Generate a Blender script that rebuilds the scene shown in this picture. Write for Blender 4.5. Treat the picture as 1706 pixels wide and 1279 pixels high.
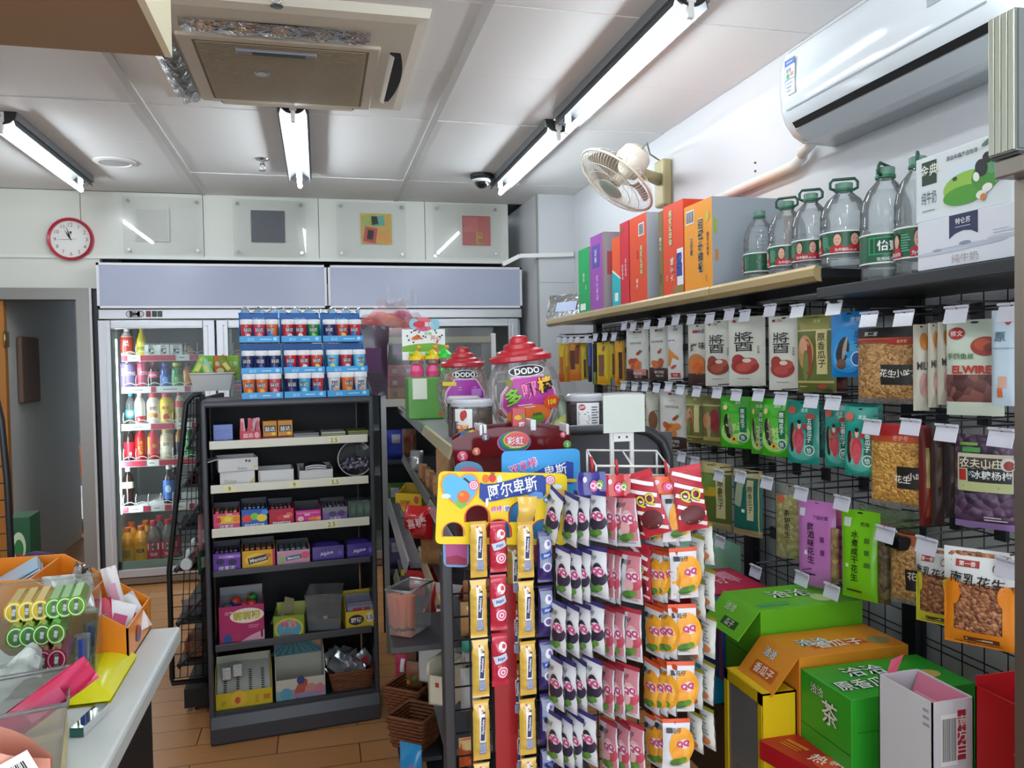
import bpy, bmesh, math, random
from mathutils import Vector, Matrix
random.seed(11)
for o in list(bpy.data.objects): bpy.data.objects.remove(o, do_unlink=True)
SC = bpy.context.scene
COL = SC.collection
R = math.radians
PI = math.pi

# ---------------------------------------------------------------- camera
CAM = Vector((0, 0, 1.43))
YAW, PIT, ROL, FPX = 0.241929777, 0.0275862662, -0.0184226179, 1300.0
_f = Vector((math.sin(YAW), math.cos(YAW), 0)); _r = Vector((math.cos(YAW), -math.sin(YAW), 0)); _u = Vector((0, 0, 1))
FW = _f*math.cos(PIT) - _u*math.sin(PIT); _u2 = _u*math.cos(PIT) + _f*math.sin(PIT)
RT = _r*math.cos(ROL) + _u2*math.sin(ROL); UP = _u2*math.cos(ROL) - _r*math.sin(ROL)
cd = bpy.data.cameras.new('camera'); cam = bpy.data.objects.new('camera', cd); COL.objects.link(cam)
cd.sensor_fit = 'HORIZONTAL'; cd.sensor_width = 36.0; cd.lens = FPX/1706*36.0; cd.clip_start = 0.02; cd.clip_end = 60
cam.matrix_world = Matrix(((RT.x, UP.x, -FW.x, CAM.x), (RT.y, UP.y, -FW.y, CAM.y), (RT.z, UP.z, -FW.z, CAM.z), (0, 0, 0, 1)))
SC.camera = cam
# ---------------------------------------------------------------- world, exposure
w = bpy.data.worlds.new('shop_world'); SC.world = w; w.use_nodes = True
w.node_tree.nodes['Background'].inputs[0].default_value = (0.80, 0.90, 1.0, 1)
w.node_tree.nodes['Background'].inputs[1].default_value = 3.9
SC.view_settings.view_transform = 'Standard'; SC.view_settings.look = 'None'
SC.view_settings.gamma = 1; SC.view_settings.use_curve_mapping = False
SC.view_settings.exposure = 0.28
TUBE_POWER = 48.0
# the world shines in through the unseen shop front, opened wide for fill
SC.cycles.max_bounces = 9; SC.cycles.diffuse_bounces = 4; SC.cycles.glossy_bounces = 4; SC.cycles.transmission_bounces = 6
SC.cycles.transparent_max_bounces = 24; SC.cycles.sample_clamp_indirect = 6.0; SC.cycles.caustics_reflective = False; SC.cycles.caustics_refractive = False

# ---------------------------------------------------------------- picture ray -> point on a plane of the room
def ray(x, y): return FW*FPX + RT*(x - 853) - UP*(y - 639.5)
def atX(x, y, X): d = ray(x, y); return CAM + d*(X/d.x)
def atY(x, y, Y): d = ray(x, y); return CAM + d*(Y/d.y)
def atZ(x, y, Z): d = ray(x, y); return CAM + d*((Z - CAM.z)/d.z)

# ---------------------------------------------------------------- materials
def lin(h):
    h = h.lstrip('#'); c = [int(h[i:i+2], 16)/255 for i in (0, 2, 4)]
    return tuple(v/12.92 if v <= 0.04045 else ((v+0.055)/1.055)**2.4 for v in c) + (1,)
_M = {}
def m(h, r=0.5, metal=0.0, coat=0.0, emit=0.0, alpha=1.0):
    k = (h, r, metal, coat, emit, alpha)
    if k in _M: return _M[k]
    a = bpy.data.materials.new('paint_' + h.strip('#')); a.use_nodes = True
    p = a.node_tree.nodes['Principled BSDF']; p.inputs['Base Color'].default_value = lin(h)
    p.inputs['Roughness'].default_value = r; p.inputs['Metallic'].default_value = metal
    if coat: p.inputs['Coat Weight'].default_value = coat; p.inputs['Coat Roughness'].default_value = 0.12
    if emit: p.inputs['Emission Color'].default_value = lin(h); p.inputs['Emission Strength'].default_value = emit
    if alpha < 1: p.inputs['Alpha'].default_value = alpha
    _M[k] = a; return a
def nodes_mat(name):
    a = bpy.data.materials.new(name); a.use_nodes = True; nt = a.node_tree
    return a, nt, nt.nodes['Principled BSDF'], lambda t: nt.nodes.new(t), nt.links.new
def film(name, tint, haze=0.06, gloss_r=0.08, body=None, strength=1.0):
    """clear plastic: transparent, with a fresnel reflection and a little haze"""
    k = ('film', name)
    if k in _M: return _M[k]
    a = bpy.data.materials.new(name); a.use_nodes = True; nt = a.node_tree; N = nt.nodes.new; L = nt.links.new
    nt.nodes.remove(nt.nodes['Principled BSDF']); out = nt.nodes['Material Output']
    t = N('ShaderNodeBsdfTransparent'); t.inputs[0].default_value = lin(tint)
    d = N('ShaderNodeBsdfDiffuse'); d.inputs[0].default_value = lin(body or 'f4f6f6')
    g = N('ShaderNodeBsdfGlossy'); g.inputs['Roughness'].default_value = gloss_r
    fr = N('ShaderNodeFresnel'); fr.inputs[0].default_value = 1.45
    mu = N('ShaderNodeMath'); mu.operation = 'MULTIPLY'; mu.inputs[1].default_value = strength; L(fr.outputs[0], mu.inputs[0])
    m1 = N('ShaderNodeMixShader'); m1.inputs[0].default_value = haze; L(t.outputs[0], m1.inputs[1]); L(d.outputs[0], m1.inputs[2])
    m2 = N('ShaderNodeMixShader'); L(mu.outputs[0], m2.inputs[0]); L(m1.outputs[0], m2.inputs[1]); L(g.outputs[0], m2.inputs[2])
    L(m2.outputs[0], out.inputs[0]); _M[k] = a; return a
def wrinkle(name, tint, haze, scale=60, strength=0.6, body=None, r=0.1):
    """crinkled cellophane"""
    k = ('wr', name)
    if k in _M: return _M[k]
    a = film(name, tint, haze, r, body, 1.6); nt = a.node_tree
    n = nt.nodes.new('ShaderNodeTexNoise'); n.inputs['Scale'].default_value = scale; n.inputs['Detail'].default_value = 3
    tc = nt.nodes.new('ShaderNodeTexCoord'); nt.links.new(tc.outputs['Object'], n.inputs['Vector'])
    b = nt.nodes.new('ShaderNodeBump'); b.inputs['Strength'].default_value = strength; b.inputs['Distance'].default_value = 0.01
    nt.links.new(n.outputs['Fac'], b.inputs['Height'])
    for x in nt.nodes:
        if x.type in ('BSDF_GLOSSY', 'FRESNEL', 'BSDF_DIFFUSE'): nt.links.new(b.outputs[0], x.inputs['Normal'])
    _M[k] = a; return a
def grainy(name, c1, c2, scale=90, r=0.5, bump=0.5, kind='voronoi', dist=0.004):
    """nuts, seeds, jelly lumps, crumpled stock: two tones by cell with a bump"""
    k = ('gr', name)
    if k in _M: return _M[k]
    a, nt, p, N, L = nodes_mat(name)
    tc = N('ShaderNodeTexCoord')
    if kind == 'voronoi':
        v = N('ShaderNodeTexVoronoi'); v.inputs['Scale'].default_value = scale; L(tc.outputs['Object'], v.inputs['Vector'])
        sep = N('ShaderNodeSeparateColor'); L(v.outputs['Color'], sep.inputs[0]); fac = sep.outputs[0]; hgt = v.outputs['Distance']; inv = True
    else:
        v = N('ShaderNodeTexNoise'); v.inputs['Scale'].default_value = scale; v.inputs['Detail'].default_value = 4; L(tc.outputs['Object'], v.inputs['Vector'])
        fac = hgt = v.outputs['Fac']; inv = False
    mx = N('ShaderNodeMix'); mx.data_type = 'RGBA'; L(fac, mx.inputs[0]); mx.inputs[6].default_value = lin(c1); mx.inputs[7].default_value = lin(c2)
    L(mx.outputs[2], p.inputs['Base Color']); p.inputs['Roughness'].default_value = r
    b = N('ShaderNodeBump'); b.inputs['Strength'].default_value = bump; b.inputs['Distance'].default_value = dist; b.invert = inv
    L(hgt, b.inputs['Height']); L(b.outputs[0], p.inputs['Normal']); _M[k] = a; return a
def brushed(name, c, r=0.35, scale=(4, 4, 200)):
    k = ('br', name)
    if k in _M: return _M[k]
    a, nt, p, N, L = nodes_mat(name)
    tc = N('ShaderNodeTexCoord'); mp = N('ShaderNodeMapping'); mp.inputs['Scale'].default_value = scale; L(tc.outputs['Object'], mp.inputs[0])
    n = N('ShaderNodeTexNoise'); n.inputs['Scale'].default_value = 6; L(mp.outputs[0], n.inputs['Vector'])
    b = N('ShaderNodeBump'); b.inputs['Strength'].default_value = 0.08; L(n.outputs['Fac'], b.inputs['Height']); L(b.outputs[0], p.inputs['Normal'])
    p.inputs['Base Color'].default_value = lin(c); p.inputs['Metallic'].default_value = 0.9; p.inputs['Roughness'].default_value = r
    _M[k] = a; return a
BLACK = m('1c1d21', 0.42); DARK = m('2a2c31', 0.45); INK = m('17161a', 0.5); WHITE = m('eef0ee', 0.45); STEEL = brushed('brushed_steel', '96938e')
CHROME = m('c9cbcd', 0.18, 1.0); RED = m('c8202c', 0.4); TAGW = m('e6e8f2', 0.4); GOLD = m('e8b030', 0.4)
CLEAR = film('clear_plastic', 'f2f5f6', 0.05); GLASS = film('door_glass', 'e8f0ee', 0.02, 0.01, strength=0.55); CELLO = wrinkle('cellophane', 'f4f5f6', 0.10)
CARD_IN = m('b59a78', 0.8)

# ---------------------------------------------------------------- glyph outlines
_G = {}
def glyphs(s, bold=0.0, cut=0):
    """flat outlines scaled to a unit box; cut = number of slices so that big letters can follow a curve"""
    if any(ord(q) > 0x2e80 for q in s): bold = 0.0 if len(s) == 1 and s == '醬' else min(bold, .012) if bold < .05 else bold*.5
    k = (s, bold, cut)
    if k not in _G:
        c = bpy.data.curves.new('lettering', 'FONT'); c.body = s; c.resolution_u = 2; c.offset = bold; c.align_x = 'CENTER'
        o = bpy.data.objects.new('lettering', c); me = bpy.data.meshes.new_from_object(o)
        vs = [(v.co.x, v.co.y) for v in me.vertices]; fs = [tuple(p.vertices) for p in me.polygons]
        bpy.data.objects.remove(o); bpy.data.curves.remove(c); bpy.data.meshes.remove(me)
        if vs:
            x0 = min(v[0] for v in vs); x1 = max(v[0] for v in vs); y0 = min(v[1] for v in vs); y1 = max(v[1] for v in vs)
            vs = [((x-(x0+x1)/2)/max(x1-x0, 1e-6), (y-(y0+y1)/2)/max(y1-y0, 1e-6)) for x, y in vs]
            asp = (x1-x0)/max(y1-y0, 1e-6)
            if cut:
                bm = bmesh.new(); bv = [bm.verts.new((x, y, 0)) for x, y in vs]
                for f in fs:
                    try: bm.faces.new([bv[i] for i in f])
                    except ValueError: pass
                for q in range(1, cut):
                    for no in ((1, 0, 0), (0, 1, 0)): bmesh.ops.bisect_plane(bm, geom=bm.verts[:]+bm.edges[:]+bm.faces[:], plane_co=Vector(no)*(q/cut-.5), plane_no=no)
                bm.verts.index_update(); vs = [(v.co.x, v.co.y) for v in bm.verts]; fs = [tuple(v.index for v in f.verts) for f in bm.faces]; bm.free()
            _G[k] = (vs, fs, asp)
        else: _G[k] = ([], [], 1)
    return _G[k]

# ---------------------------------------------------------------- mesh collector
class MB:
    def __init__(s): s.v = []; s.f = []; s.mi = []; s.mats = []; s.sm = []
    def mat(s, a):
        if a not in s.mats: s.mats.append(a)
        return s.mats.index(a)
    def add(s, vs, fs, a, smooth=False):
        b = len(s.v); i = s.mat(a); s.v += [tuple(v) for v in vs]
        for f in fs: s.f.append(tuple(b+k for k in f)); s.mi.append(i); s.sm.append(smooth)
        return s
    def quad(s, a, b, c, d, mt): return s.add([a, b, c, d], [(0, 1, 2, 3)], mt)
    def box(s, x0, x1, y0, y1, z0, z1, a, bev=0.0, T=None, faces=None):
        """faces: dict of side -> material for -x +x -y +y -z +z"""
        if x0 > x1: x0, x1 = x1, x0
        if y0 > y1: y0, y1 = y1, y0
        if z0 > z1: z0, z1 = z1, z0
        if bev <= 0:
            vs = [(x0,y0,z0),(x1,y0,z0),(x1,y1,z0),(x0,y1,z0),(x0,y0,z1),(x1,y0,z1),(x1,y1,z1),(x0,y1,z1)]
            fs = [('-z',(0,3,2,1)),('+z',(4,5,6,7)),('-y',(0,1,5,4)),('+y',(2,3,7,6)),('-x',(0,4,7,3)),('+x',(1,2,6,5))]
            if T: vs = [T @ Vector(v) for v in vs]
            for n, f in fs: s.add([vs[i] for i in f], [(0,1,2,3)], (faces or {}).get(n, a))
            return s
        bm = bmesh.new(); bmesh.ops.create_cube(bm, size=1)
        for v in bm.verts: v.co = ((x0+x1)/2+v.co.x*(x1-x0), (y0+y1)/2+v.co.y*(y1-y0), (z0+z1)/2+v.co.z*(z1-z0))
        bev = min(bev, 0.45*min(x1-x0, y1-y0, z1-z0))
        bmesh.ops.bevel(bm, geom=bm.edges[:], offset=bev, segments=2, affect='EDGES', profile=0.5)
        bm.verts.index_update(); vs = [v.co.copy() for v in bm.verts]
        if T: vs = [T @ v for v in vs]
        s.add(vs, [[v.index for v in f.verts] for f in bm.faces], a); bm.free(); return s
    def grid(s, fn, nu, nv, a, smooth=True, flip=False):
        """fn(u,v) -> point for u, v in 0..1; a may be a function (u, v) -> material"""
        vs = [fn(i/nu, j/nv) for j in range(nv+1) for i in range(nu+1)]
        fs = []; W = nu+1
        for j in range(nv):
            for i in range(nu):
                q = (j*W+i, j*W+i+1, (j+1)*W+i+1, (j+1)*W+i); fs.append(q[::-1] if flip else q)
        if callable(a):
            b = len(s.v); s.v += [tuple(v) for v in vs]; k = 0
            for j in range(nv):
                for i in range(nu):
                    s.f.append(tuple(b+x for x in fs[k])); s.mi.append(s.mat(a((i+.5)/nu, (j+.5)/nv))); s.sm.append(smooth); k += 1
            return s
        return s.add(vs, fs, a, smooth)
    def tube(s, pts, r, a, seg=8, closed=False, caps=True, smooth=True):
        pts = [Vector(p) for p in pts]; n = len(pts); rings = []; prev = None
        for i, p in enumerate(pts):
            if closed: d = (pts[(i+1) % n]-pts[i-1])
            else: d = pts[min(i+1, n-1)]-pts[max(i-1, 0)]
            d.normalize()
            ref = prev if prev is not None else (Vector((0,0,1)) if abs(d.z) < .9 else Vector((1,0,0)))
            x = (ref - d*ref.dot(d)).normalized(); prev = x; y = d.cross(x)
            rr = r(i/(n-1)) if callable(r) else r
            rings.append([p + (x*math.cos(2*PI*k/seg) + y*math.sin(2*PI*k/seg))*rr for k in range(seg)])
        vs = [v for q in rings for v in q]; fs = []
        for i in range(n if closed else n-1):
            j = (i+1) % n
            for k in range(seg): fs.append((i*seg+k, i*seg+(k+1)%seg, j*seg+(k+1)%seg, j*seg+k))
        if caps and not closed: fs.append(tuple(range(seg))[::-1]); fs.append(tuple((n-1)*seg+k for k in range(seg)))
        return s.add(vs, fs, a, smooth)
    def lathe(s, prof, a, seg=24, c=(0,0,0), T=None, sx=1.0, sy=1.0, smooth=True, ang=None):
        """profile of (radius, z) about z through c; a may be list of per-band materials"""
        vs = []; c = Vector(c); A0, A1 = ang or (0, 2*PI); full = ang is None; W = seg if full else seg+1
        for r_, z in prof:
            for k in range(W):
                t = A0+(A1-A0)*k/seg; p = Vector((r_*math.cos(t)*sx, r_*math.sin(t)*sy, z)) + c; vs.append(T @ p if T else p)
        for i in range(len(prof)-1):
            fs = [(i*W+k, i*W+(k+1)%W, (i+1)*W+(k+1)%W, (i+1)*W+k) for k in range(seg)]
            used = sorted({x for f in fs for x in f}); mp = {x: j for j, x in enumerate(used)}
            s.add([vs[x] for x in used], [[mp[x] for x in f] for f in fs], a[i] if isinstance(a, (list, tuple)) else a, smooth)
        return s
    def prism(s, poly, fn, d0, d1, a, side=None):
        """extrude a 2-D outline; fn(x, y, d) -> point"""
        n = len(poly); s.add([fn(x, y, d0) for x, y in poly], [tuple(range(n))], a); s.add([fn(x, y, d1) for x, y in poly], [tuple(range(n))[::-1]], a)
        for i in range(n):
            (xa, ya), (xb, yb) = poly[i], poly[(i+1) % n]
            s.add([fn(xa, ya, d0), fn(xb, yb, d0), fn(xb, yb, d1), fn(xa, ya, d1)], [(0, 1, 2, 3)], side or a)
        return s
    # ---- flat print on a surface: fn(x, y, lift) -> point, x to the reader's right, y up
    def poly(s, pts, fn, lift, a): return s.add([fn(x, y, lift) for x, y in pts], [tuple(range(len(pts)))], a)
    def rect(s, cx, cy, w_, h_, fn, lift, a, n=1, rot=0.0):
        c_, s_ = math.cos(rot), math.sin(rot)
        def g(u, v):
            x = (u-.5)*w_; y = (v-.5)*h_; return fn(cx+x*c_-y*s_, cy+x*s_+y*c_, lift)
        return s.grid(g, n, n, a, smooth=n > 1)
    def disc(s, cx, cy, rx, ry, fn, lift, a, seg=20, rot=0.0, rings=1, a0=0, a1=2*PI):
        c_, s_ = math.cos(rot), math.sin(rot); vs = [fn(cx, cy, lift)]; fs = []
        for q in range(1, rings+1):
            for k in range(seg+1):
                t = a0+(a1-a0)*k/seg; x = rx*math.cos(t)*q/rings; y = ry*math.sin(t)*q/rings; vs.append(fn(cx+x*c_-y*s_, cy+x*s_+y*c_, lift))
        for k in range(seg): fs.append((0, 1+k, 2+k))
        for q in range(1, rings):
            b = 1+(q-1)*(seg+1); e = b+seg+1
            for k in range(seg): fs.append((b+k, e+k, e+k+1, b+k+1))
        return s.add(vs, fs, a, rings > 1)
    def text(s, t, cx, cy, h_, fn, lift, a, w_=None, rot=0.0, bold=0.012, maxw=None, shear=0.0, outline=None, cut=False):
        vs, fs, asp = glyphs(t, bold, 7 if cut else 0)
        if not vs: return s
        w_ = w_ or h_*asp
        if maxw and w_ > maxw: w_ = maxw
        c_, s_ = math.cos(rot), math.sin(rot)
        if outline:
            s.text(t, cx, cy, h_*1.06, fn, lift-.0004, outline, w_*1.03, rot, bold+.07, None, shear, None, cut)
        P = []
        for x, y in vs:
            x = x*w_+y*h_*shear; y = y*h_; P.append(fn(cx+x*c_-y*s_, cy+x*s_+y*c_, lift))
        return s.add(P, fs, a)
    def vtext(s, t, cx, cy, ch, fn, lift, a, bold=0.012, pitch=1.12, wch=None):
        n = len(t)
        for i, q in enumerate(t): s.text(q, cx, cy+((n-1)/2-i)*ch*pitch, ch, fn, lift, a, wch or ch, 0, bold)
        return s
    def lines(s, cx, cy, w_, h_, n, fn, lift, a, rnd=0.35):
        """fine print: rows of short strokes"""
        for i in range(n):
            y = cy+h_/2-(i+.5)*h_/n; ww = w_*(1-random.random()*rnd); s.rect(cx-(w_-ww)/2, y, ww, h_/n*.42, fn, lift, a)
        return s
    def barcode(s, cx, cy, w_, h_, fn, lift, a=None, bg=None, rot=0.0):
        s.rect(cx, cy, w_*1.16, h_*1.2, fn, lift, bg or WHITE, rot=rot); x = 0
        c_, s_ = math.cos(rot), math.sin(rot)
        while x < w_:
            b = w_*random.choice((.015, .03, .045)); o = x+b/2-w_/2; s.rect(cx+o*c_, cy+o*s_, b, h_, fn, lift+.0003, a or INK, rot=rot); x += b+w_*random.choice((.02, .035))
        return s
    def build(s, name, parent=None, loc=(0,0,0), M4=None):
        me = bpy.data.meshes.new(name); me.from_pydata(s.v, [], s.f)
        for a in s.mats: me.materials.append(a)
        me.polygons.foreach_set('material_index', s.mi); me.polygons.foreach_set('use_smooth', s.sm); me.update()
        o = bpy.data.objects.new(name, me); COL.objects.link(o); o.location = loc
        if parent is not None: o.parent = parent
        return o
    def move(s, d): d = Vector(d); s.v = [tuple(Vector(v)-d) for v in s.v]; return s

def tag(o, label, cat, group=None, kind=None):
    o['label'] = label; o['category'] = cat
    if group: o['group'] = group
    if kind: o['kind'] = kind
    return o
def thing(name, label, cat, loc=(0,0,0), rotz=0.0, group=None, rot=None):
    o = bpy.data.objects.new(name, None); o.empty_display_size = 0.05; COL.objects.link(o); o.location = loc
    o.rotation_euler = rot if rot else (0, 0, rotz); return tag(o, label, cat, group)
def wpart(name, mb, root):
    """part given in room coordinates below an unrotated root"""
    return mb.move(root.location).build(name, root)
def wthing(name, mb, label, cat, loc, group=None):
    return tag(mb.move(loc).build(name, None, loc), label, cat, group)
def struct(name, mb, parent=None):
    o = mb.build(name, parent)
    if parent is None: o['kind'] = 'structure'
    return o
def dup(root, loc, rot=None, label=None, group=None, swap=None):
    """copy of a thing with copies of its parts and sub-parts; meshes are shared"""
    r_ = root.copy(); COL.objects.link(r_); r_.location = loc
    if rot is not None: r_.rotation_euler = rot if not isinstance(rot, (int, float)) else (0, 0, rot)
    if label: r_['label'] = label
    if group: r_['group'] = group
    for ch in list(root.children):
        c = ch.copy(); COL.objects.link(c); c.parent = r_
        for g in list(ch.children):
            d = g.copy(); COL.objects.link(d); d.parent = c
    return r_
ORD = ['first', 'second', 'third', 'fourth', 'fifth', 'sixth', 'seventh', 'eighth', 'ninth', 'tenth', 'eleventh', 'twelfth', 'thirteenth', 'fourteenth']
# faces of upright things seen from -y (reader's right = +x) and from -x (reader's right = -y)
def face_y(x0, y, z0): return lambda x, z, l: (x0+x, y-l, z0+z)
def face_x(x, y0, z0): return lambda a, z, l: (x-l, y0-a, z0+z)
def face_z(x0, y0, z): return lambda a, b, l: (x0+a, y0+b, z+l)
def frame3(o, ex, ey, ez):
    o = Vector(o); ex = Vector(ex); ey = Vector(ey); ez = Vector(ez)
    return lambda x, y, l: o+ex*x+ey*y+ez*l
# ================================================================ ROOM
XL, XR, YF, YB, ZC = -2.9, 1.785, -2.3, 5.70, 2.6125
def floor_mat():
    a, nt, p, N, L = nodes_mat('wood_look_tile')
    tc = N('ShaderNodeTexCoord'); mp = N('ShaderNodeMapping'); mp.inputs['Location'].default_value = (0.187, -0.13, 0); L(tc.outputs['Object'], mp.inputs[0])
    b = N('ShaderNodeTexBrick'); b.inputs['Scale'].default_value = 1; b.offset = 0.5
    b.inputs['Brick Width'].default_value = 0.6; b.inputs['Row Height'].default_value = 0.15; b.inputs['Mortar Size'].default_value = 0.0022; b.inputs['Mortar Smooth'].default_value = 0.2
    b.inputs['Color1'].default_value = lin('cf9660'); b.inputs['Color2'].default_value = lin('c28750'); b.inputs['Mortar'].default_value = lin('4c2f1c')
    L(mp.outputs[0], b.inputs['Vector'])
    m2 = N('ShaderNodeMapping'); m2.inputs['Scale'].default_value = (2, 30, 1); L(tc.outputs['Object'], m2.inputs[0])
    n = N('ShaderNodeTexNoise'); n.inputs['Scale'].default_value = 3; n.inputs['Detail'].default_value = 5; L(m2.outputs[0], n.inputs['Vector'])
    mr = N('ShaderNodeMapRange'); mr.inputs[3].default_value = .82; mr.inputs[4].default_value = 1.12; L(n.outputs['Fac'], mr.inputs[0])
    mx = N('ShaderNodeMix'); mx.data_type = 'RGBA'; mx.blend_type = 'MULTIPLY'; mx.inputs[0].default_value = 1; L(b.outputs['Color'], mx.inputs[6]); L(mr.outputs[0], mx.inputs[7])
    L(mx.outputs[2], p.inputs['Base Color']); p.inputs['Roughness'].default_value = 0.32
    bu = N('ShaderNodeBump'); bu.inputs['Strength'].default_value = .4; bu.inputs['Distance'].default_value = .002; bu.invert = True; L(b.outputs['Fac'], bu.inputs['Height']); L(bu.outputs[0], p.inputs['Normal'])
    return a
FLOOR = floor_mat(); struct('floor', MB().box(XL-.2, XR+.2, YF, 8.6, -0.1, 0, FLOOR))
WALLM = m('c6c8ca', 0.5); PANEL = m('dcdfd5', 0.3, coat=.2); TILE = m('e6e7e5', 0.6); TBAR = m('c9cac7', 0.5); SEAM = m('8b8d86', 0.7)
rows = [3.17+0.63*k for k in range(-9, 5)] + [YB]; bars = [-3.3, -2.05, -0.74, 0.57, XR]
g = MB(); g.box(XL-.2, XR+.2, YF, YB+.7, ZC+.02, ZC+.12, m('6a6b69', .9))
for i in range(len(rows)-1):
    for j in range(len(bars)-1):
        y0, y1, x0, x1 = rows[i], rows[i+1], bars[j], bars[j+1]
        if y1-y0 < .08: continue
        g.box(x0+.003, x1-.003, y0+.003, y1-.003, ZC+random.uniform(-.002, .002), ZC+.03, TILE)
for x in bars[1:4]: g.box(x-.016, x+.016, YF, YB, ZC-.006, ZC+.02, TBAR)
struct('ceiling', g)
struct('wall_right', MB().box(XR, XR+.12, YF, YB+.7, 0, ZC+.02, WALLM))
struct('wall_left', MB().box(XL-.12, XL, YF, YB+.1, 0, ZC+.02, WALLM))
g = MB(); g.box(XL, XR, YF-.1, YF, 0, .06, WALLM).box(XL, XR, YF-.1, YF, 2.5, ZC, WALLM).box(XL, XL+.15, YF-.1, YF, .06, 2.5, WALLM).box(XR-.15, XR, YF-.1, YF, .06, 2.5, WALLM)  # unseen front; its opening is enlarged so world light fills camera-facing sides
struct('wall_front', g)
# back wall: panels above the coolers, the part left of the doorway, pier on the right
zp = atY(400, 431, YB).z; xd0, xd1 = -2.12, atY(150, 480, YB).x; zd = atY(75, 480, YB).z
g = MB(); seams = [XL] + [atY(px, 380, YB).x for px in (135, 339, 531, 708)] + [1.40]
for i in range(len(seams)-1):
    g.box(seams[i]+.002, seams[i+1]-.002, YB, YB+.05, zp, ZC, PANEL)
g.box(XL, 1.40, YB+.05, YB+.07, zp, ZC, SEAM)
g.box(XL, xd0, YB, YB+.07, 0, zp, PANEL); g.box(xd0, -1.395, YB, YB+.07, zd, zp, PANEL)
g.box(XL, 1.40, YB-.012, YB, zp-.012, zp+.01, m('e4e5de', .4))
struct('wall_back', g)
g = MB(); g.box(-1.42, XR, 6.42, 6.5, 0, ZC, m('3a3b3c', .8)); g.box(-1.46, -1.415, YB+.02, 6.5, 0, zp, m('55565a', .7)); struct('wall_alcove', g)
yc = 5.32; xc = atY(893, 330, yc).x
g = MB(); g.box(xc, XR, yc, YB+.8, 0, ZC, WALLM); g.box(xc-.001, xc+.012, yc-.002, yc+.01, 0, ZC, SEAM)
g.box(xc, XR, yc-.001, yc, 1.99, 1.993, SEAM)
struct('wall_pier', g)
# doorway: steel lining, timber door edge, dim store room
g = MB()
g.box(xd1-.08, xd1, YB-.03, YB+.14, 0, zd-.0755, STEEL); g.box(xd0, xd1, YB-.03, YB+.14, zd-.075, zd, STEEL); g.box(xd1, xd1+.014, YB-.032, YB-.02, 0, zd, m('e6e6e2', .3))
struct('door_1', g)
xw = atY(4, 560, YB+.05).x
g = MB(); g.box(xw-.05, xw+.022, YB+.02, YB+.07, 0.01, zd-.08, m('b5762f', .45)); d2 = struct('door_2', g)
g = MB(); zz = atY(5, 565, YB).z; g.box(xw+.022, xw+.026, YB+.022, YB+.09, zz-.05, zz+.05, m('b59a5a', .3, .9)); g.tube([(xw+.024, YB+.018, zz-.05), (xw+.024, YB+.018, zz+.05)], .008, m('b59a5a', .3, .9)); g.build('hinge', d2)
g = MB(); sw = m('e2e5e0', .6)
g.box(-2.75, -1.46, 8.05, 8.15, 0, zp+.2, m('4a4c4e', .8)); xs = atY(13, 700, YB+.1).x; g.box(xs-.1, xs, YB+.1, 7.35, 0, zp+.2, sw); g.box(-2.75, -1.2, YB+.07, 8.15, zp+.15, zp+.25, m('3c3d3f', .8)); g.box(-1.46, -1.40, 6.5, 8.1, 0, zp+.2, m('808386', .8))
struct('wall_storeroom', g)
# acrylic frames over the coolers
def acrylic(px, py, pap, lab, extra):
    p0 = atY(px[0], py[1], YB-.02); p1 = atY(px[1], py[0], YB-.02)
    t = thing('acrylic_frame', lab, 'wall frame', ((p0.x+p1.x)/2, YB, p0.z), 0, 'acrylic frames above the coolers')
    g = MB(); g.box(p0.x, p1.x, YB-.024, YB-.018, p0.z, p1.z, film('acrylic', 'ffffff', .03, .02, 'f4f6ec', .6)); wpart('acrylic_panel', g, t)
    for x in (p0.x+.03, p1.x-.03):
        for z in (p0.z+.03, p1.z-.03):
            g = MB(); g.lathe([(0, -.026), (.011, -.026), (.011, -.003), (.006, 0)], CHROME, 12, (x, YB, z), None); g.v = [(v[0], YB+(v[2]-z), z+(v[1]-YB)) for v in g.v]; wpart('standoff', g, t)
    q0 = atY(pap[0], pap[3], YB-.02); q1 = atY(pap[2], pap[1], YB-.02); F = face_y((q0.x+q1.x)/2, YB-.013, (q0.z+q1.z)/2)
    g = MB(); W, H = q1.x-q0.x, q1.z-q0.z; g.rect(0, 0, W, H, F, 0, extra[0]); g.rect(0, 0, W, H, lambda x, y, l: F(x, y, -.001), 0, WHITE)
    for (cx, cy, w_, h_, c, rot) in extra[1]: g.rect(cx*W, cy*H, w_*W, h_*H, F, .0006, c, rot=rot)
    for (s_, cx, cy, h_, c) in extra[2]: g.text(s_, cx*W, cy*H, h_*H, F, .001, c)
    wpart('paper_insert', g, t)
acrylic((207, 335), (330, 423), (225, 347, 281, 401), 'acrylic frame with an empty white sheet, nearest the red clock', (m('dadcd2', .6), [(0, 0, .9, .9, m('d2d4cc', .6), 0)], []))
acrylic((390, 508), (335, 427), (419, 351, 474, 403), 'acrylic frame with a dark grey paper on the wall', (m('535862', .6), [], []))
acrylic((562, 675), (339, 429), (602, 356, 652, 406), 'acrylic frame with a yellow patchwork paper on the wall', (m('d3ab3e', .6), [(-.2, .28, .5, .35, m('9fb64a', .6), .2), (.06, .26, .42, .32, m('4fae9c', .6), .1), (-.2, -.2, .42, .5, m('c2353c', .6), -.15), (-.2, -.2, .2, .3, m('d97c78', .6), -.15), (.25, -.25, .4, .4, m('dd9c32', .6), 0)], []))
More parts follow.
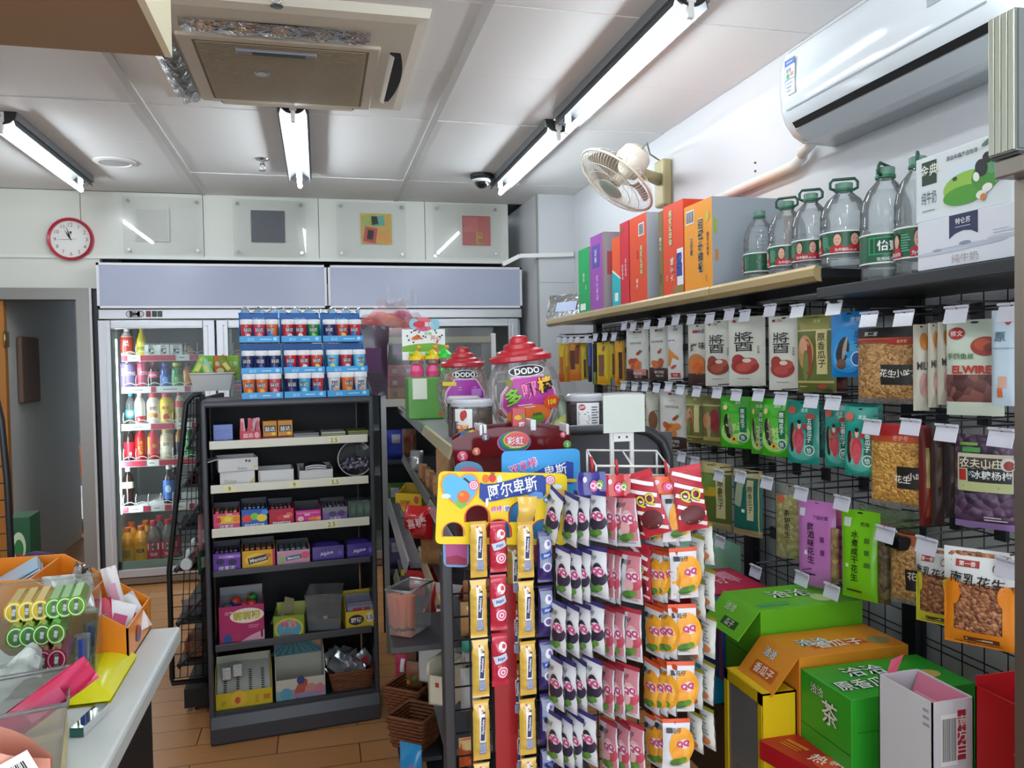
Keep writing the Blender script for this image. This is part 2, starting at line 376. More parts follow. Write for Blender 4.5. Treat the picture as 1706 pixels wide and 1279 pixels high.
acrylic((723, 831), (343, 428), (771, 360, 817, 408), 'acrylic frame with a pink poster, nearest the white pier', (m('c9635c', .6), [(.1, -.25, .22, .4, m('d8a04a', .6), 0), (-.2, .2, .5, .5, m('d4756e', .6), 0)], [('元', .12, -.12, .16, m('7a5a20', .6)), ('福', .12, -.34, .16, m('7a5a20', .6))]))
# wall clock
c = atY(119, 399, YB); cr = (atY(158, 399, YB).x-atY(80, 399, YB).x)/2
t = thing('wall_clock', 'round red wall clock showing almost twelve above the doorway', 'clock', (c.x, YB, c.z-cr)); T = Matrix.Translation((c.x, YB, c.z)) @ Matrix.Rotation(R(90), 4, 'X')
wpart('rim', MB().lathe([(cr*.86, .0), (cr, .0), (cr, .03), (cr*.95, .042), (cr*.87, .034), (cr*.86, .014)], m('b51f3a', .3, coat=.3), 48, (0,0,0), T), t)
F = face_y(c.x, YB-.0105, c.z); g = MB(); g.disc(0, 0, cr*.87, cr*.87, F, 0.002, m('e6e8e2', .5), 48)
for k in range(1, 13): g.text(str(k), math.sin(k*PI/6)*cr*.68, math.cos(k*PI/6)*cr*.68, cr*.17, F, .003, m('5d605e', .5), bold=0)
g.disc(0, cr*.32, cr*.05, cr*.06, F, .003, DARK); g.lines(0, cr*.22, cr*.16, cr*.05, 1, F, .003, DARK); wpart('dial', g, t)
def hand(name, ang, ln, wd, tail, lift, a):
    s_, c_ = math.sin(ang), math.cos(ang); q = lambda x, y: F(x*c_+y*s_, -x*s_+y*c_, lift); g = MB()
    g.add([q(-wd*.4, -tail), q(wd*.4, -tail), q(wd, ln*.35), q(0, ln), q(-wd, ln*.35)], [(0, 1, 2, 3, 4)], a); wpart(name, g, t)
hand('hour_hand', R(-31), cr*.5, cr*.035, cr*.05, .005, INK); hand('minute_hand', R(-17), cr*.66, cr*.03, cr*.05, .006, INK); hand('second_hand', R(267), cr*.78, cr*.008, cr*.3, .007, m('3b3b3b', .4))
# small white duct bent across the pier above the cooler
g = MB(); a_ = atY(838, 440, yc-.03); b_ = atY(866, 426, yc-.03); c_ = atY(975, 424, yc-.03)
for p, q in ((a_, b_), (b_, Vector((XR-.01, yc-.03, c_.z)))):
    d = (q-p).normalized(); n = Vector((-d.z, 0, d.x))*.014
    vs = [p-n, q-n, q+n, p+n]; vs = vs + [v+Vector((0, .028, 0)) for v in vs]; g.add(vs, [(0,1,2,3),(7,6,5,4),(0,4,5,1),(1,5,6,2),(2,6,7,3),(3,7,4,0)], m('e2e3de', .4))
wthing('cable_duct', g, 'white plastic cable duct bent across the pier above the right cooler', 'duct', (b_.x, yc, b_.z))
# ---------------------------------------------------------------- ceiling fittings
def tube_light(x, y0, y1, lab, on=2, wr=.105, cap0=True):
    t = thing('fluorescent_light', lab, 'ceiling light', (x, (y0+y1)/2, ZC), 0, 'fluorescent battens'); z = ZC
    # shallow trough: white enamel reflector open downward
    tr = [(-wr*.6, -.062), (-wr*.52, -.030), (-wr*.25, -.008), (wr*.25, -.008), (wr*.52, -.030), (wr*.6, -.062), (wr*.57, -.064), (wr*.49, -.034), (wr*.23, -.0125), (-wr*.23, -.0125), (-wr*.49, -.034), (-wr*.57, -.064)]
    n = len(tr); vs = [(x+px_, yy, z+pz) for yy in (y0, y1) for px_, pz in tr]; g = MB()
    g.add(vs, [(i, (i+1) % n, n+(i+1) % n, n+i) for i in range(n)], m('55585b', .4))
    wpart('reflector', g, t)
    g = MB()
    for px_ in (-wr*.6, wr*.6): g.box(x+px_-.006, x+px_+.006, y0, y1, z-.04, z-.001, m('6d6f70', .5))
    wpart('side_rail', g, t)
    for ye, sg in ((y0, 1), (y1, -1)):
        g = MB(); half = [(wr*.62*math.cos(PI+PI*k/14), -.002+.062*math.sin(PI+PI*k/14)) for k in range(15)]
        g.prism(half, lambda a, b, d: (x+a, ye+d, z+b), -.006*sg, .002*sg, m('1b1b1d', .4)); wpart('end_plate', g, t)
        g = MB(); g.box(x-.016, x+.016, ye-.012*sg, ye+.018*sg, z-.052, z-.004, m('e4e4e2', .4), .004); g.box(x-.010, x+.010, ye-.01*sg, ye+.016*sg, z-.10, z-.05, m('e4e4e2', .4), .004); g.disc(0, 0, .007, .007, lambda a, b, l: (x+a, ye-.013*sg-.001*sg, z-.026+b), 0, m('9b9b99', .3)); wpart('lamp_holder', g, t)
    e = bpy.data.materials.get('lamp_glow') or bpy.data.materials.new('lamp_glow'); e.use_nodes = True; p = e.node_tree.nodes['Principled BSDF']; p.inputs['Emission Color'].default_value = (.86, .93, 1, 1); p.inputs['Emission Strength'].default_value = TUBE_POWER
    g = MB(); g.tube([(x, y0+.012, z-.088), (x, y1-.012, z-.088)], .0135, e, 12); wpart('lamp_tube', g, t)
tube_light(1.175, 2.30, 3.57, 'long fluorescent batten on the right, nearer the wall air conditioner')
tube_light(1.165, 3.68, 4.95, 'fluorescent batten beside the dome camera, farther right one')
tube_light(-.085, 3.62, 4.95, 'short looking fluorescent batten straight behind the ceiling cassette')
tube_light(-1.375, 4.02, 5.26, 'fluorescent batten on the left of the round ceiling speaker')
tube_light(-1.375, 1.6, 2.84, 'fluorescent batten over the shop counter'); tube_light(-.085, .4, 1.64, 'fluorescent batten above the middle aisle, front'); tube_light(1.175, .2, 1.44, 'fluorescent batten above the front right aisle')
# dome camera
t = thing('dome_camera', 'black dome security camera on the ceiling beside the right batten', 'security camera', (1.02, 4.83, ZC))
wpart('mount', MB().lathe([(0, 0), (.072, 0), (.072, -.022), (.062, -.034), (.055, -.036)], m('232427', .35), 28, (1.02, 4.83, ZC)), t)
wpart('collar', MB().lathe([(.062, -.030), (.060, -.044), (.046, -.050)], m('c9cacb', .3), 28, (1.02, 4.83, ZC)), t)
wpart('dome', MB().lathe([(.046*math.cos(k*PI/16), -.046-.042*math.sin(k*PI/16)) for k in range(9)], m('101114', .06, coat=.6), 24, (1.02, 4.83, ZC)), t)
# round ceiling speaker, sprinkler, second sprinkler
t = thing('ceiling_speaker', 'round flush ceiling speaker near the left batten', 'speaker', (-1.1, 4.88, ZC))
wpart('bezel', MB().lathe([(.082, -.002), (.085, -.010), (.112, -.006), (.114, 0)], m('e3e3e0', .4), 36, (-1.1, 4.88, ZC)), t)
wpart('grille', MB().lathe([(0, -.006), (.083, -.006)], m('a6a8a6', .6), 36, (-1.1, 4.88, ZC)), t)
def sprinkler(x, y, lab):
    t = thing('sprinkler', lab, 'sprinkler', (x, y, ZC), 0, 'ceiling sprinklers'); c = (x, y, ZC)
    wpart('escutcheon', MB().lathe([(.012, -.01), (.034, -.006), (.038, 0)], CHROME, 24, c), t)
    g = MB().lathe([(0, -.012), (.011, -.012), (.011, -.028), (.006, -.030)], CHROME, 12, c)
    for s_ in (-1, 1): g.tube([(x+.010*s_, y, ZC-.026), (x+.014*s_, y, ZC-.045), (x+.004*s_, y, ZC-.062)], .003, CHROME, 6)
    wpart('yoke', g, t); wpart('deflector', MB().lathe([(0, -.062), (.020, -.064), (.020, -.066), (0, -.067)], CHROME, 16, c), t)
sprinkler(-.285, 4.68, 'small sprinkler head between the round speaker and middle batten'); sprinkler(-.1, 2.55, 'sprinkler head cut off above the ceiling cassette')
# cassette air conditioner
CRM = m('d9d3c2', .45); t = thing('ceiling_cassette', 'square cream ceiling cassette air conditioner with brown grille', 'air conditioner', (-.1, 3.11, ZC))
zc = ZC-.03; g = MB(); ax0, ax1, ay0, ay1 = -.60, .395, 2.615, 3.60
out = [(ax0, ay0), (ax1, ay0), (ax1, ay1), (ax0, ay1)]; IN = .045
inn = [(ax0+IN, ay0+IN), (ax1-IN, ay0+IN), (ax1-IN, ay1-IN), (ax0+IN, ay1-IN)]
vs = [(x, y, ZC) for x, y in out]+[(x, y, zc) for x, y in [(ax0+.008, ay0+.008), (ax1-.008, ay0+.008), (ax1-.008, ay1-.008), (ax0+.008, ay1-.008)]]+[(x, y, zc-.008) for x, y in inn]
g.add(vs, [(i, (i+1) % 4, 4+(i+1) % 4, 4+i) for i in range(4)]+[(4+i, 4+(i+1) % 4, 8+(i+1) % 4, 8+i) for i in range(4)]+[(8, 9, 10, 11)], CRM)
wpart('panel', g, t)
gx0, gx1, gy0, gy1 = -.42, .225, 2.885, 3.535; g = MB(); g.box(gx0-.03, gx1+.02, gy0-.02, gy1+.015, zc-.02, zc-.006, m('cfc6b3', .45), .008); wpart('intake_frame', g, t)
g = MB(); n = 44
for k in range(n):
    y = gy0+.02+(gy1-gy0-.05)*k/n; g.box(gx0+.03, gx1-.03, y, y+.0085, zc-.024, zc-.016, m('a0937a', .6))
g.box(gx0+.02, gx1-.02, gy0+.012, gy1-.03, zc-.0205, zc-.018, m('7d715c', .7)); wpart('intake_grille', g, t)
g = MB(); g.box(-.26, .02, 2.935, 2.965, zc-.034, zc-.022, m('8d8d94', .4), .003); g.box(-.205, -.02, 2.938, 2.962, zc-.036, zc-.032, m('2a2d3a', .3)); wpart('display_bar', g, t)
g = MB(); g.disc(0, 0, .03, .034, face_z(-.185, 3.175, 0), zc-.0245, CHROME, 16); g.disc(0, 0, .02, .022, face_z(-.185, 3.175, 0), zc-.0255, m('d8d2c4', .3), 16); wpart('badge', g, t)
def louver(cx, cy, L_, along_x):
    bl = m('17130f', .6); g = MB(); n = 16; w_ = .06
    for (w0, a, dz) in ((w_, bl, -.0095),):
        pts = [(L_/2*(2*k/n-1), -w0*.32) for k in range(n+1)]+[(L_/2*(1-2*k/n), w0*.32+w0*.45*(1-(1-2*k/n)**2)) for k in range(n+1)]
        q = (lambda x, y, l: (cx+x, cy+y*sg, zc+l)) if along_x else (lambda x, y, l: (cx+y*sg, cy+x, zc+l)); g.poly(pts, q, dz, a)
    o = wpart('outlet', g, t); g = MB()
    f = (lambda u, v: (cx+(u-.5)*L_*.97, cy+sg*(-.022+.020*v), zc-.011-.012*v)) if along_x else (lambda u, v: (cx+sg*(-.022+.020*v), cy+(u-.5)*L_*.97, zc-.011-.012*v))
    g.grid(f, 16, 3, CRM); wpart('louver', g, t)
sg = -1; louver(-.1, 2.79, .58, True)
sg = 1; louver(-.1, 3.572, .56, True)
sg = 1; louver(.30, 3.18, .54, False)
sg = -1; louver(-.49, 3.2, .54, False)
for (nx, f) in (('far', None), ):
    random.seed(3); wr = wrinkle('duct_wrap', 'c9c9c6', .14, 45, 1.0, 'cfcfcc')
    g = MB().grid(lambda u, v: (-.42+.62*u, 2.74+.11*v, zc-.014-.012*math.sin(v*PI)-.008*math.sin(u*31+v*7)*math.sin(v*PI)), 40, 8, wr); wpart('plastic_wrap', g, t)
    g = MB().grid(lambda u, v: (-.55+.09*v, 2.86+.70*u, zc-.014-.02*math.sin(v*PI)-.009*math.sin(u*37+v*9)*math.sin(v*PI)), 40, 8, wr); wpart('plastic_wrap', g, t)
random.seed(12)
# brown overhead cabinet bottom at the upper left
g = MB(); zb = 2.0; c1 = atZ(287, 95, zb); c0 = atZ(-60, 69, zb)
t = thing('overhead_cabinet', 'brown overhead cabinet jutting out above the counter, upper left', 'cabinet', (-.6, 1.3, zb))
wpart('body', MB().box(-1.35, c1.x-.012, .75, c1.y-.004, zb+.012, zb+.5, m('84694c', .55)), t)
wpart('bottom_board', MB().box(-1.35, c1.x-.012, .75, c1.y, zb, zb+.012, m('8a6d4e', .5)), t)
wpart('edge_strip', MB().box(c1.x-.012, c1.x, .75, c1.y, zb-.001, zb+.5, m('ddd6b4', .45)), t)
g = MB(); g.box(-1.3, -1.26, .8, .84, zb+.5, ZC, STEEL).box(-.32, -.28, .8, .84, zb+.5, ZC, STEEL); wpart('hanger', g, t)
# ================================================================ COOLERS
FY = 5.58
ALU = brushed('cooler_aluminium', 'c4c5c8', .38); SIGNP = m('a9afc4', .22, coat=.3); LINER = m('c9cdcb', .5)
def cooler(px0, px1, doors, lab, lit):
    x0 = atY(px0, 480, FY).x; x1 = atY(px1, 480, FY).x; zt = atY(px0, 438, FY).z - (0 if px0 < 300 else .0); zt = atY(163, 438, FY).z
    zh = atY(163, 514, FY).z; zs = atY(163, 532, FY).z
    t = thing('drinks_cooler', lab, 'fridge', ((x0+x1)/2, FY, 0)); yb = 6.36
    g = MB(); al = m('9fa1a6', .4, .6)
    g.box(x0, x0+.04, FY+.05, yb, 0.06, zh, al).box(x1-.04, x1, FY+.05, yb, .06, zh, al).box(x0, x1, yb-.04, yb, .06, zt-.05, LINER).box(x0, x1, FY+.05, yb, zs-.01, zh, al).box(x0+.0, x1, FY+.06, yb, .06, .10, al)
    g.box(x0+.04, x0+.045, FY+.06, yb-.04, .1, zs, LINER).box(x1-.045, x1-.04, FY+.06, yb-.04, .1, zs, LINER).box(x0+.04, x1-.04, FY+.06, yb-.04, .1, .105, LINER).box(x0+.04, x1-.04, yb-.045, yb-.04, .1, zs, m('8b9090', .6)).box(x0+.04, x1-.04, FY+.06, yb-.04, zs-.02, zs-.012, m('77797b', .6))
    g.box(x0+.03, x1-.03, FY+.06, yb-.03, 0, .06, BLACK)
    wpart('cabinet_body', g, t)
    g = MB(); g.box(x0, x1, FY-.02, FY+.1, zh, zt, m('8d9096', .4, .5)); b = .016
    F = face_y(0, FY-.02, 0); wpart('canopy', g, t)
    g = MB(); g.box(x0+b, x1-b, FY-.026, FY-.021, zh+b, zt-b, SIGNP); wpart('sign_panel', g, t)
    g = MB(); wt = m('dfe0e2', .3)
    g.box(x0, x1, FY-.03, FY-.02, zh, zh+b, wt).box(x0, x1, FY-.03, FY-.02, zt-b, zt, wt).box(x0, x0+b, FY-.03, FY-.02, zh, zt, wt).box(x1-b, x1, FY-.03, FY-.02, zh, zt, wt); wpart('sign_trim', g, t)
    g = MB(); g.box(x0, x1, FY-.012, FY+.05, zs, zh-.004, ALU, .004); wpart('control_strip', g, t)
    if lit:
        o = t.children[-1]; c = atY(225, 523, FY-.012); h = .058; g = MB(); F = face_y(c.x-t.location.x, FY-.013-t.location.y, c.z)
        g.disc(-.03, 0, .026, .022, F, .001, INK, 20).disc(.03, 0, .026, .022, F, .001, INK, 20).rect(0, 0, .06, .044, F, .001, INK)
        g.disc(-.03, 0, .022, .018, F, .0015, m('c3c5c6', .4), 20).disc(.03, 0, .022, .018, F, .0015, m('c3c5c6', .4), 20).rect(0, 0, .06, .036, F, .0015, m('c3c5c6', .4)); g.rect(-.012, 0, .04, .02, F, .002, INK); g.text('8.88', -.012, 0, .010, F, .0023, m('6a1e22', .4)); g.build('thermostat', o)
        for k, px in enumerate((248, 258, 267)):
            g = MB(); g.box(atY(px-4, 523, FY).x-t.location.x, atY(px+4, 523, FY).x-t.location.x, -.02, -.01, atY(px, 528, FY).z, atY(px, 518, FY).z, (m('6e1a20', .3), m('25282a', .3), m('1f4a35', .3))[k], .003); g.build('rocker_switch', o)
    for (d0, d1, hand_) in doors:
        dx0 = atY(d0, 700, FY).x; dx1 = atY(d1, 700, FY).x; zb = .055; zt2 = zs-.006
        g = MB(); fw = .075; 
        for (a0, a1, z0, z1) in ((dx0, dx0+fw, zb, zt2), (dx1-fw, dx1, zb, zt2), (dx0+fw, dx1-fw, zt2-fw*.75, zt2), (dx0+fw, dx1-fw, zb, zb+.055)):
            g.box(a0, a1, FY-.005, FY+.045, z0, z1, ALU, .004)
        for (a0, a1, z0, z1) in ((dx0+fw*.55, dx0+fw*.65, zb+.03, zt2-.03), (dx1-fw*.65, dx1-fw*.55, zb+.03, zt2-.03), (dx0+fw*.6, dx1-fw*.6, zt2-.045, zt2-.040)): g.box(a0, a1, FY-.008, FY, z0, z1, m('e2e3e5', .3))
        d = wpart('door', g, t); off = t.location
        g = MB(); g.quad((dx0+fw-.01, FY+.02, zb+.05), (dx1-fw+.01, FY+.02, zb+.05), (dx1-fw+.01, FY+.02, zt2-.05), (dx0+fw-.01, FY+.02, zt2-.05), GLASS); g.move(off).build('glass', d)
        g = MB(); g.box(dx0+fw, dx1-fw, FY+.022, FY+.03, zb+.055, zb+.105, m('9fb3a4', .5)).box(dx0+fw, dx0+fw+.02, FY+.022, FY+.03, zb+.055, zt2-.06, m('9aa3a0', .5)); g.move(off).build('glass_border', d)
    g = MB(); g.box(x0, x1, FY+.0, FY+.05, .008, .05, m('8a7a6c', .4, .3), .003); wpart('kick_plate', g, t)
    return t, x0, x1, yb
SIG, sx0, sx1, syb = cooler(163, 544.5, ((168, 362, 0), (364.5, 541, 0)), 'two-door glass drinks cooler lit inside, left beside the doorway', True)
RIG, rx0, rx1, _ = cooler(546.5, 868, ((549, 706, 0), (709, 866, 0)), 'second glass drinks cooler mostly hidden behind candy stands, right of pair', False)
e = bpy.data.materials.new('cooler_led'); e.use_nodes = True; p = e.node_tree.nodes['Principled BSDF']; p.inputs['Emission Color'].default_value = (.85, .95, 1, 1); p.inputs['Emission Strength'].default_value = 26
IY = 5.76    # front edge of the cooler shelves
lx = atY(194, 700, FY+.09).x
for z0, z1 in ((atY(194, 857, FY+.09).z, atY(194, 565, FY+.09).z),):
    g = MB(); g.tube([(lx, FY+.10, z0), (lx, FY+.10, z1)], .016, e, 10); wpart('led_tube', g, SIG)
RAILR = m('b5304a', .4); RAILW = m('e6e8e6', .4); WIREW = m('e9eceb', .35)
def cooler_shelf(py, segs, x1=None, px0=203, t=SIG):
    z = atY(px0, py, IY).z; a = atY(px0, py, IY).x; b = x1 or sx1-.06; off = t.location
    g = MB(); 
    for k in range(24): y = IY+.02+k*.024; g.tube([(a, y, z+.012), (b, y, z+.012)], .0025, WIREW, 4, smooth=False)
    for k in range(8): x = a+(b-a)*k/7; g.tube([(x, IY, z+.008), (x, IY+.55, z+.008)], .003, WIREW, 4)
    s = wpart('shelf', g, t)
    g = MB(); g.box(a, b, IY-.012, IY, z-.022, z+.022, RAILW); x = a
    for i, sl in enumerate(segs):
        xe = min(b, x+sl*.037)
        if i % 2 == 0: g.box(x, xe, IY-.0145, IY-.011, z-.019, z+.019, RAILR)
        else: g.lines((x+xe)/2, 0, (xe-x)*.5, .014, 1, lambda q, w_, l: (q, IY-.013-l, z+w_), 0, m('8a8f92', .5))
        x = xe
    g.move(off).build('price_rail', s)
    g = MB(); n = int((b-a)/.078)
    for k in range(n+1):
        x = a+.01+k*.078; g.tube([(x, IY+.012, z+.015), (x, IY+.004, z+.07), (x+.004, IY+.010, z+.10)], .0028, WIREW, 5)
        if k < n: g.tube([(x+.078*q/8, IY+.006, z+.03+.016*math.sin(PI*q/8)) for q in range(9)], .0025, WIREW, 5)
    g.move(off).build('front_wire', s); return z
Z1 = cooler_shelf(597, (1, 2.2, 6, 2.4, 1.6, 2.4, 9)); Z2 = cooler_shelf(650, (0, 5, .8, 5, 1, 2.2, 9)); Z3 = cooler_shelf(712, (0, 5, 4, 3, 9)); Z4 = cooler_shelf(773, (4.2, 2.2, 9)); Z5 = cooler_shelf(849, (1.2, 2.5, 1.2, 2.5, 1.2, 3, 1, 3, 1.6, 3))
def prof_bottle(h, r, kind):
    if kind == 'slim':   # tall neck
        return [(0, 0), (r*.9, 0), (r, .012), (r, h*.48), (r*.92, h*.56), (r*.62, h*.72), (r*.40, h*.86), (r*.38, h*.93)], h*.90, r*.42
    if kind == 'wide':   # wide mouth
        return [(0, 0), (r*.88, 0), (r, .01), (r, h*.30), (r*.94, h*.40), (r, h*.5), (r*.99, h*.68), (r*.85, h*.78), (r*.66, h*.83), (r*.66, h*.88)], h*.85, r*.70
    return [(0, 0), (r*.88, 0), (r, .010), (r*.95, h*.2), (r, h*.34), (r, h*.6), (r*.9, h*.70), (r*.60, h*.81), (r*.40, h*.87), (r*.40, h*.92)], h*.88, r*.45
def radius_at(pf, z):
    for (r0, z0), (r1, z1) in zip(pf, pf[1:]):
        if z0 <= z <= z1 and z1 > z0: return r0+(r1-r0)*(z-z0)/(z1-z0)
    return pf[-1][0]
def bottle(name, lab, p, h, r, kind, body, cap, label=None, lz=(.3, .6), group=None, dec=None, cat='bottle', rotz=0):
    t = thing(name, lab, cat, p, rotz, group); pf, zc_, rc = prof_bottle(h, r, kind)
    MB().lathe(pf, body, 20).build('bottle_body', t)
    if label:
        z0, z1 = lz[0]*h, lz[1]*h; zs_ = [z0+(z1-z0)*k/6 for k in range(7)]
        g = MB(); g.lathe([(radius_at(pf, z)+.0008, z) for z in zs_], label, 20)
        F = lambda x, y, l: ((radius_at(pf, y)+.0015+l)*math.sin(x/r), -(radius_at(pf, y)+.0015+l)*math.cos(x/r), y)
        for d in dec or []:
            if d[0] == 't': g.text(d[1], d[2]*r, d[3]*h, d[4]*h, F, .0004, d[5], maxw=r*1.5)
            elif d[0] == 'd': g.disc(d[1]*r, d[2]*h, d[3]*r, d[4]*h, F, .0002, d[5], 14, rings=2)
            elif d[0] == 'r': g.rect(d[1]*r, d[2]*h, d[3]*r, d[4]*h, F, .0002, d[5], 4)
        g.build('bottle_label', t)
    if cap: MB().lathe([(rc, zc_), (rc*1.02, zc_+.004), (rc, h*.985), (rc*.85, h), (0, h)], cap, 16).build('cap', t)
    return t
def px_bottle(px, top, bot, wpx, z, name, lab, kind, body, cap, label=None, lz=(.3, .6), dec=None, dy=.085, group=None, cat='bottle'):
    y = IY+dy; a = atY(px, bot, y); k = (y)/FPX*.97; h = (bot-top)*k*1.02; r = wpx*k*.46
    return bottle(name, lab, (a.x, y, z+.0175), h, r, kind, body, cap, label, lz, group, dec, cat)
def can(px, top, bot, wpx, z, lab, c, band, dy=.085, cat='can'):
    y = IY+dy; a = atY(px, bot, y); k = y/FPX*.97; h = (bot-top)*k; r = wpx*k/2; t = thing('drink_can', lab, cat, (a.x, y, z+.0175))
    MB().lathe([(0, 0), (r*.8, 0), (r*.97, .008), (r, .015), (r, h-.014), (r*.86, h-.003)], c, 22).build('can_body', t); g = MB().lathe([(r*.86, h-.003), (r*.88, h), (r*.8, h-.004), (0, h-.005)], CHROME, 22); g.build('can_lid', t)
    F = lambda x, yy, l: ((r+.0006+l)*math.sin(x/r), -(r+.0006+l)*math.cos(x/r), yy); g = MB(); g.rect(-.35*r, h*.62, r*.7, h*.3, F, .0002, band, 3); g.lines(-.35*r, h*.62, r*.55, h*.24, 5, F, .0006, DARK); g.text('葡萄', .45*r, h*.55, h*.16, F, .0004, WHITE); g.build('can_print', t); return t
JUICE = m('e79a14', .25, coat=.4); COLA = m('2a1410', .18, coat=.6); PET = film('clear_bottle', 'eef3f2', .10)
# top shelf
px_bottle(212, 549, 592, 20, Z1, 'drink_bottle', 'red-labelled bottle with white cap, first on the cooler top shelf', '', m('e9d9d2', .3, coat=.4), WHITE, m('c63a2a', .4), (.02, .72), [('t', '果', 0, .45, .2, WHITE)])
px_bottle(237, 548, 592, 17, Z1, 'drink_bottle', 'all-yellow slim-necked bottle on the cooler top shelf', 'slim', m('d7c22a', .35, coat=.4), m('d7c22a', .35), m('e2cf3d', .4), (.05, .4), [('t', '柠檬', 0, .25, .14, m('4c7a2a', .5))])
for k, px in enumerate((252, 274.5, 295)):
    y = IY+.05; a = atY(px, 593, y); s_ = .039; h = .085; t = thing('milk_carton', ORD[k]+' small white milk carton with green picture, from the yellow bottle', 'carton', (a.x, y, Z1+.0175), R((8, -4, 2)[k]), 'milk cartons on the cooler top shelf')
    g = MB(); g.box(-s_, s_, -s_, s_, 0, h*.86, WHITE); g.add([(-s_, -s_, h*.86), (s_, -s_, h*.86), (s_, s_, h*.86), (-s_, s_, h*.86), (-s_, 0, h), (s_, 0, h)], [(0, 1, 5, 4), (2, 3, 4, 5), (1, 2, 5), (3, 0, 4)], WHITE); g.build('carton_body', t)
    F = face_y(0, -s_, 0); g = MB(); g.rect(0, h*.35, s_*1.0, h*.42, F, .0005, m('3f6b4e', .5)); g.disc(.2*s_, h*.38, s_*.25, h*.12, F, .001, m('dfe4dc', .5)); g.text('鲜牛奶', 0, h*.7, h*.12, F, .0006, m('6b2e2e', .5)); g.build('carton_print', t)
px_bottle(314, 579, 594, 18, Z1, 'drink_jar', 'short cream jar with patterned label at the top shelf end', 'wide', m('d8c9ae', .4), m('c9b894', .4), m('cdbb9c', .5), (.1, .7), [('d', -.2, .4, .3, .12, m('8a5a3a', .5)), ('d', .4, .45, .25, .1, m('a87a4a', .5))], cat='jar')
# second shelf
can(216, 607, 646, 26, Z2, 'large purple grape juice can, first on the second cooler shelf', m('7b6a92', .35), m('d9d2df', .5)); can(239, 606, 646, 19, Z2, 'pink tall can between the purple can and cola bottle', m('b04a62', .35), m('c87a86', .5))
px_bottle(257, 608, 647, 18, Z2, 'cola_bottle', 'small cola bottle with pink label and red cap, second shelf', '', COLA, m('b5203a', .35), m('d04a6a', .4), (.36, .60), [('t', 'cola', 0, .48, .12, WHITE)])
px_bottle(277, 609, 646, 19, Z2, 'drink_bottle', 'blue bottle with blue cap, second cooler shelf', 'wide', m('1f3f8a', .25, coat=.4), m('23409a', .35), m('2c5cc0', .4), (.05, .48), [('d', 0, .28, .5, .14, m('7db0e6', .4))])
px_bottle(296, 609, 646, 21, Z2, 'drink_bottle', 'green bottle with lime cap, second cooler shelf', 'wide', m('1d7a3c', .25, coat=.4), m('b9c232', .35), m('2a9a4a', .4), (.1, .5), [('t', '茶', 0, .3, .2, m('cfe8a0', .5))])
px_bottle(313, 610, 646, 18, Z2, 'drink_bottle', 'orange tea bottle with dark cap, second cooler shelf', '', m('b8782c', .2, coat=.5), m('2a2440', .35), m('e08a2e', .4), (.1, .5))
# third shelf
px_bottle(219, 660, 709, 17, Z3, 'water_bottle', 'clear bottle with light blue cap and label, third shelf', '', PET, m('3aa4c8', .35), m('3aa6cc', .4), (.2, .45), [('d', 0, .33, .6, .09, WHITE)])
px_bottle(234, 660, 709, 18, Z3, 'yogurt_drink', 'white slender drink bottle with red foot label, third shelf', '', m('e6e3df', .35), WHITE, m('c8323e', .4), (.05, .24), [('t', '乳', 0, .14, .1, WHITE)])
px_bottle(257.5, 662, 709, 23, Z3, 'yogurt_drink', 'white wide bottle with red cap, third cooler shelf', 'wide', m('ece6d8', .35), m('c23a44', .35), m('f0e8d6', .4), (.12, .66), [('t', '酸奶', 0, .5, .12, m('a05a3a', .5)), ('d', -.3, .28, .4, .09, m('e8a85a', .5)), ('d', .4, .26, .3, .08, m('d8753a', .5))])
px_bottle(279, 662, 709, 24, Z3, 'yogurt_drink', 'yellow wide bottle with red cap and red spot, third shelf', 'wide', m('e3c838', .35), m('b8323c', .35), m('ecd452', .4), (.05, .66), [('t', '养乐', 0, .5, .13, m('b5402a', .5)), ('d', .05, .20, .42, .12, m('cc2e2a', .5))])
px_bottle(300, 660, 708, 17, Z3, 'drink_bottle', 'beige drink bottle with red shoulder, end of third shelf', '', m('cdb9a2', .35), m('b5503c', .35), m('c4432f', .4), (.5, .7))
# fourth shelf
px_bottle(217, 718, 769, 19, Z4, 'cola_bottle', 'cola bottle with red label and dark neck, fourth shelf', '', COLA, m('b5202c', .35), m('c11e34', .4), (.1, .55), [('r', .3, .2, .4, .1, WHITE)])
px_bottle(236, 717, 769, 20, Z4, 'drink_bottle', 'all-red tea bottle with gold writing, fourth cooler shelf', '', m('b01a22', .3, coat=.4), m('b0202c', .35), m('bd1c26', .4), (.08, .8), [('t', '冰', .15, .52, .13, GOLD), ('t', '红', .15, .37, .13, GOLD), ('t', '茶', .15, .22, .13, GOLD)])
px_bottle(257, 717, 769, 20, Z4, 'drink_bottle', 'red tea bottle with yellow stripe on its left, fourth shelf', '', m('ad1a24', .3, coat=.4), m('b0202c', .35), m('bd1c26', .4), (.08, .8), [('r', -.75, .42, .5, .5, m('e3b52e', .4)), ('t', '茶', .3, .4, .13, GOLD)])
px_bottle(279.5, 722, 769, 23, Z4, 'drink_bottle', 'cream bottle with gold cap, fourth cooler shelf', 'wide', m('d3c3a0', .35), m('b99a5c', .35), m('ded2b4', .4), (.1, .6), [('r', 0, .33, 1.2, .2, m('efe8d6', .5)), ('t', '豆奶', 0, .5, .1, m('8a6a3a', .5))])
px_bottle(300, 718, 769, 16, Z4, 'drink_bottle', 'tan bottle with dark blue label near the black rack', '', m('a8783c', .3, coat=.4), WHITE, m('252a44', .4), (.1, .5)); px_bottle(317, 719, 769, 16, Z4, 'drink_bottle', 'green bottle half hidden by the black rack, fourth shelf', '', m('2a7a3c', .25, coat=.4), WHITE, m('3a9a50', .4), (.15, .5))
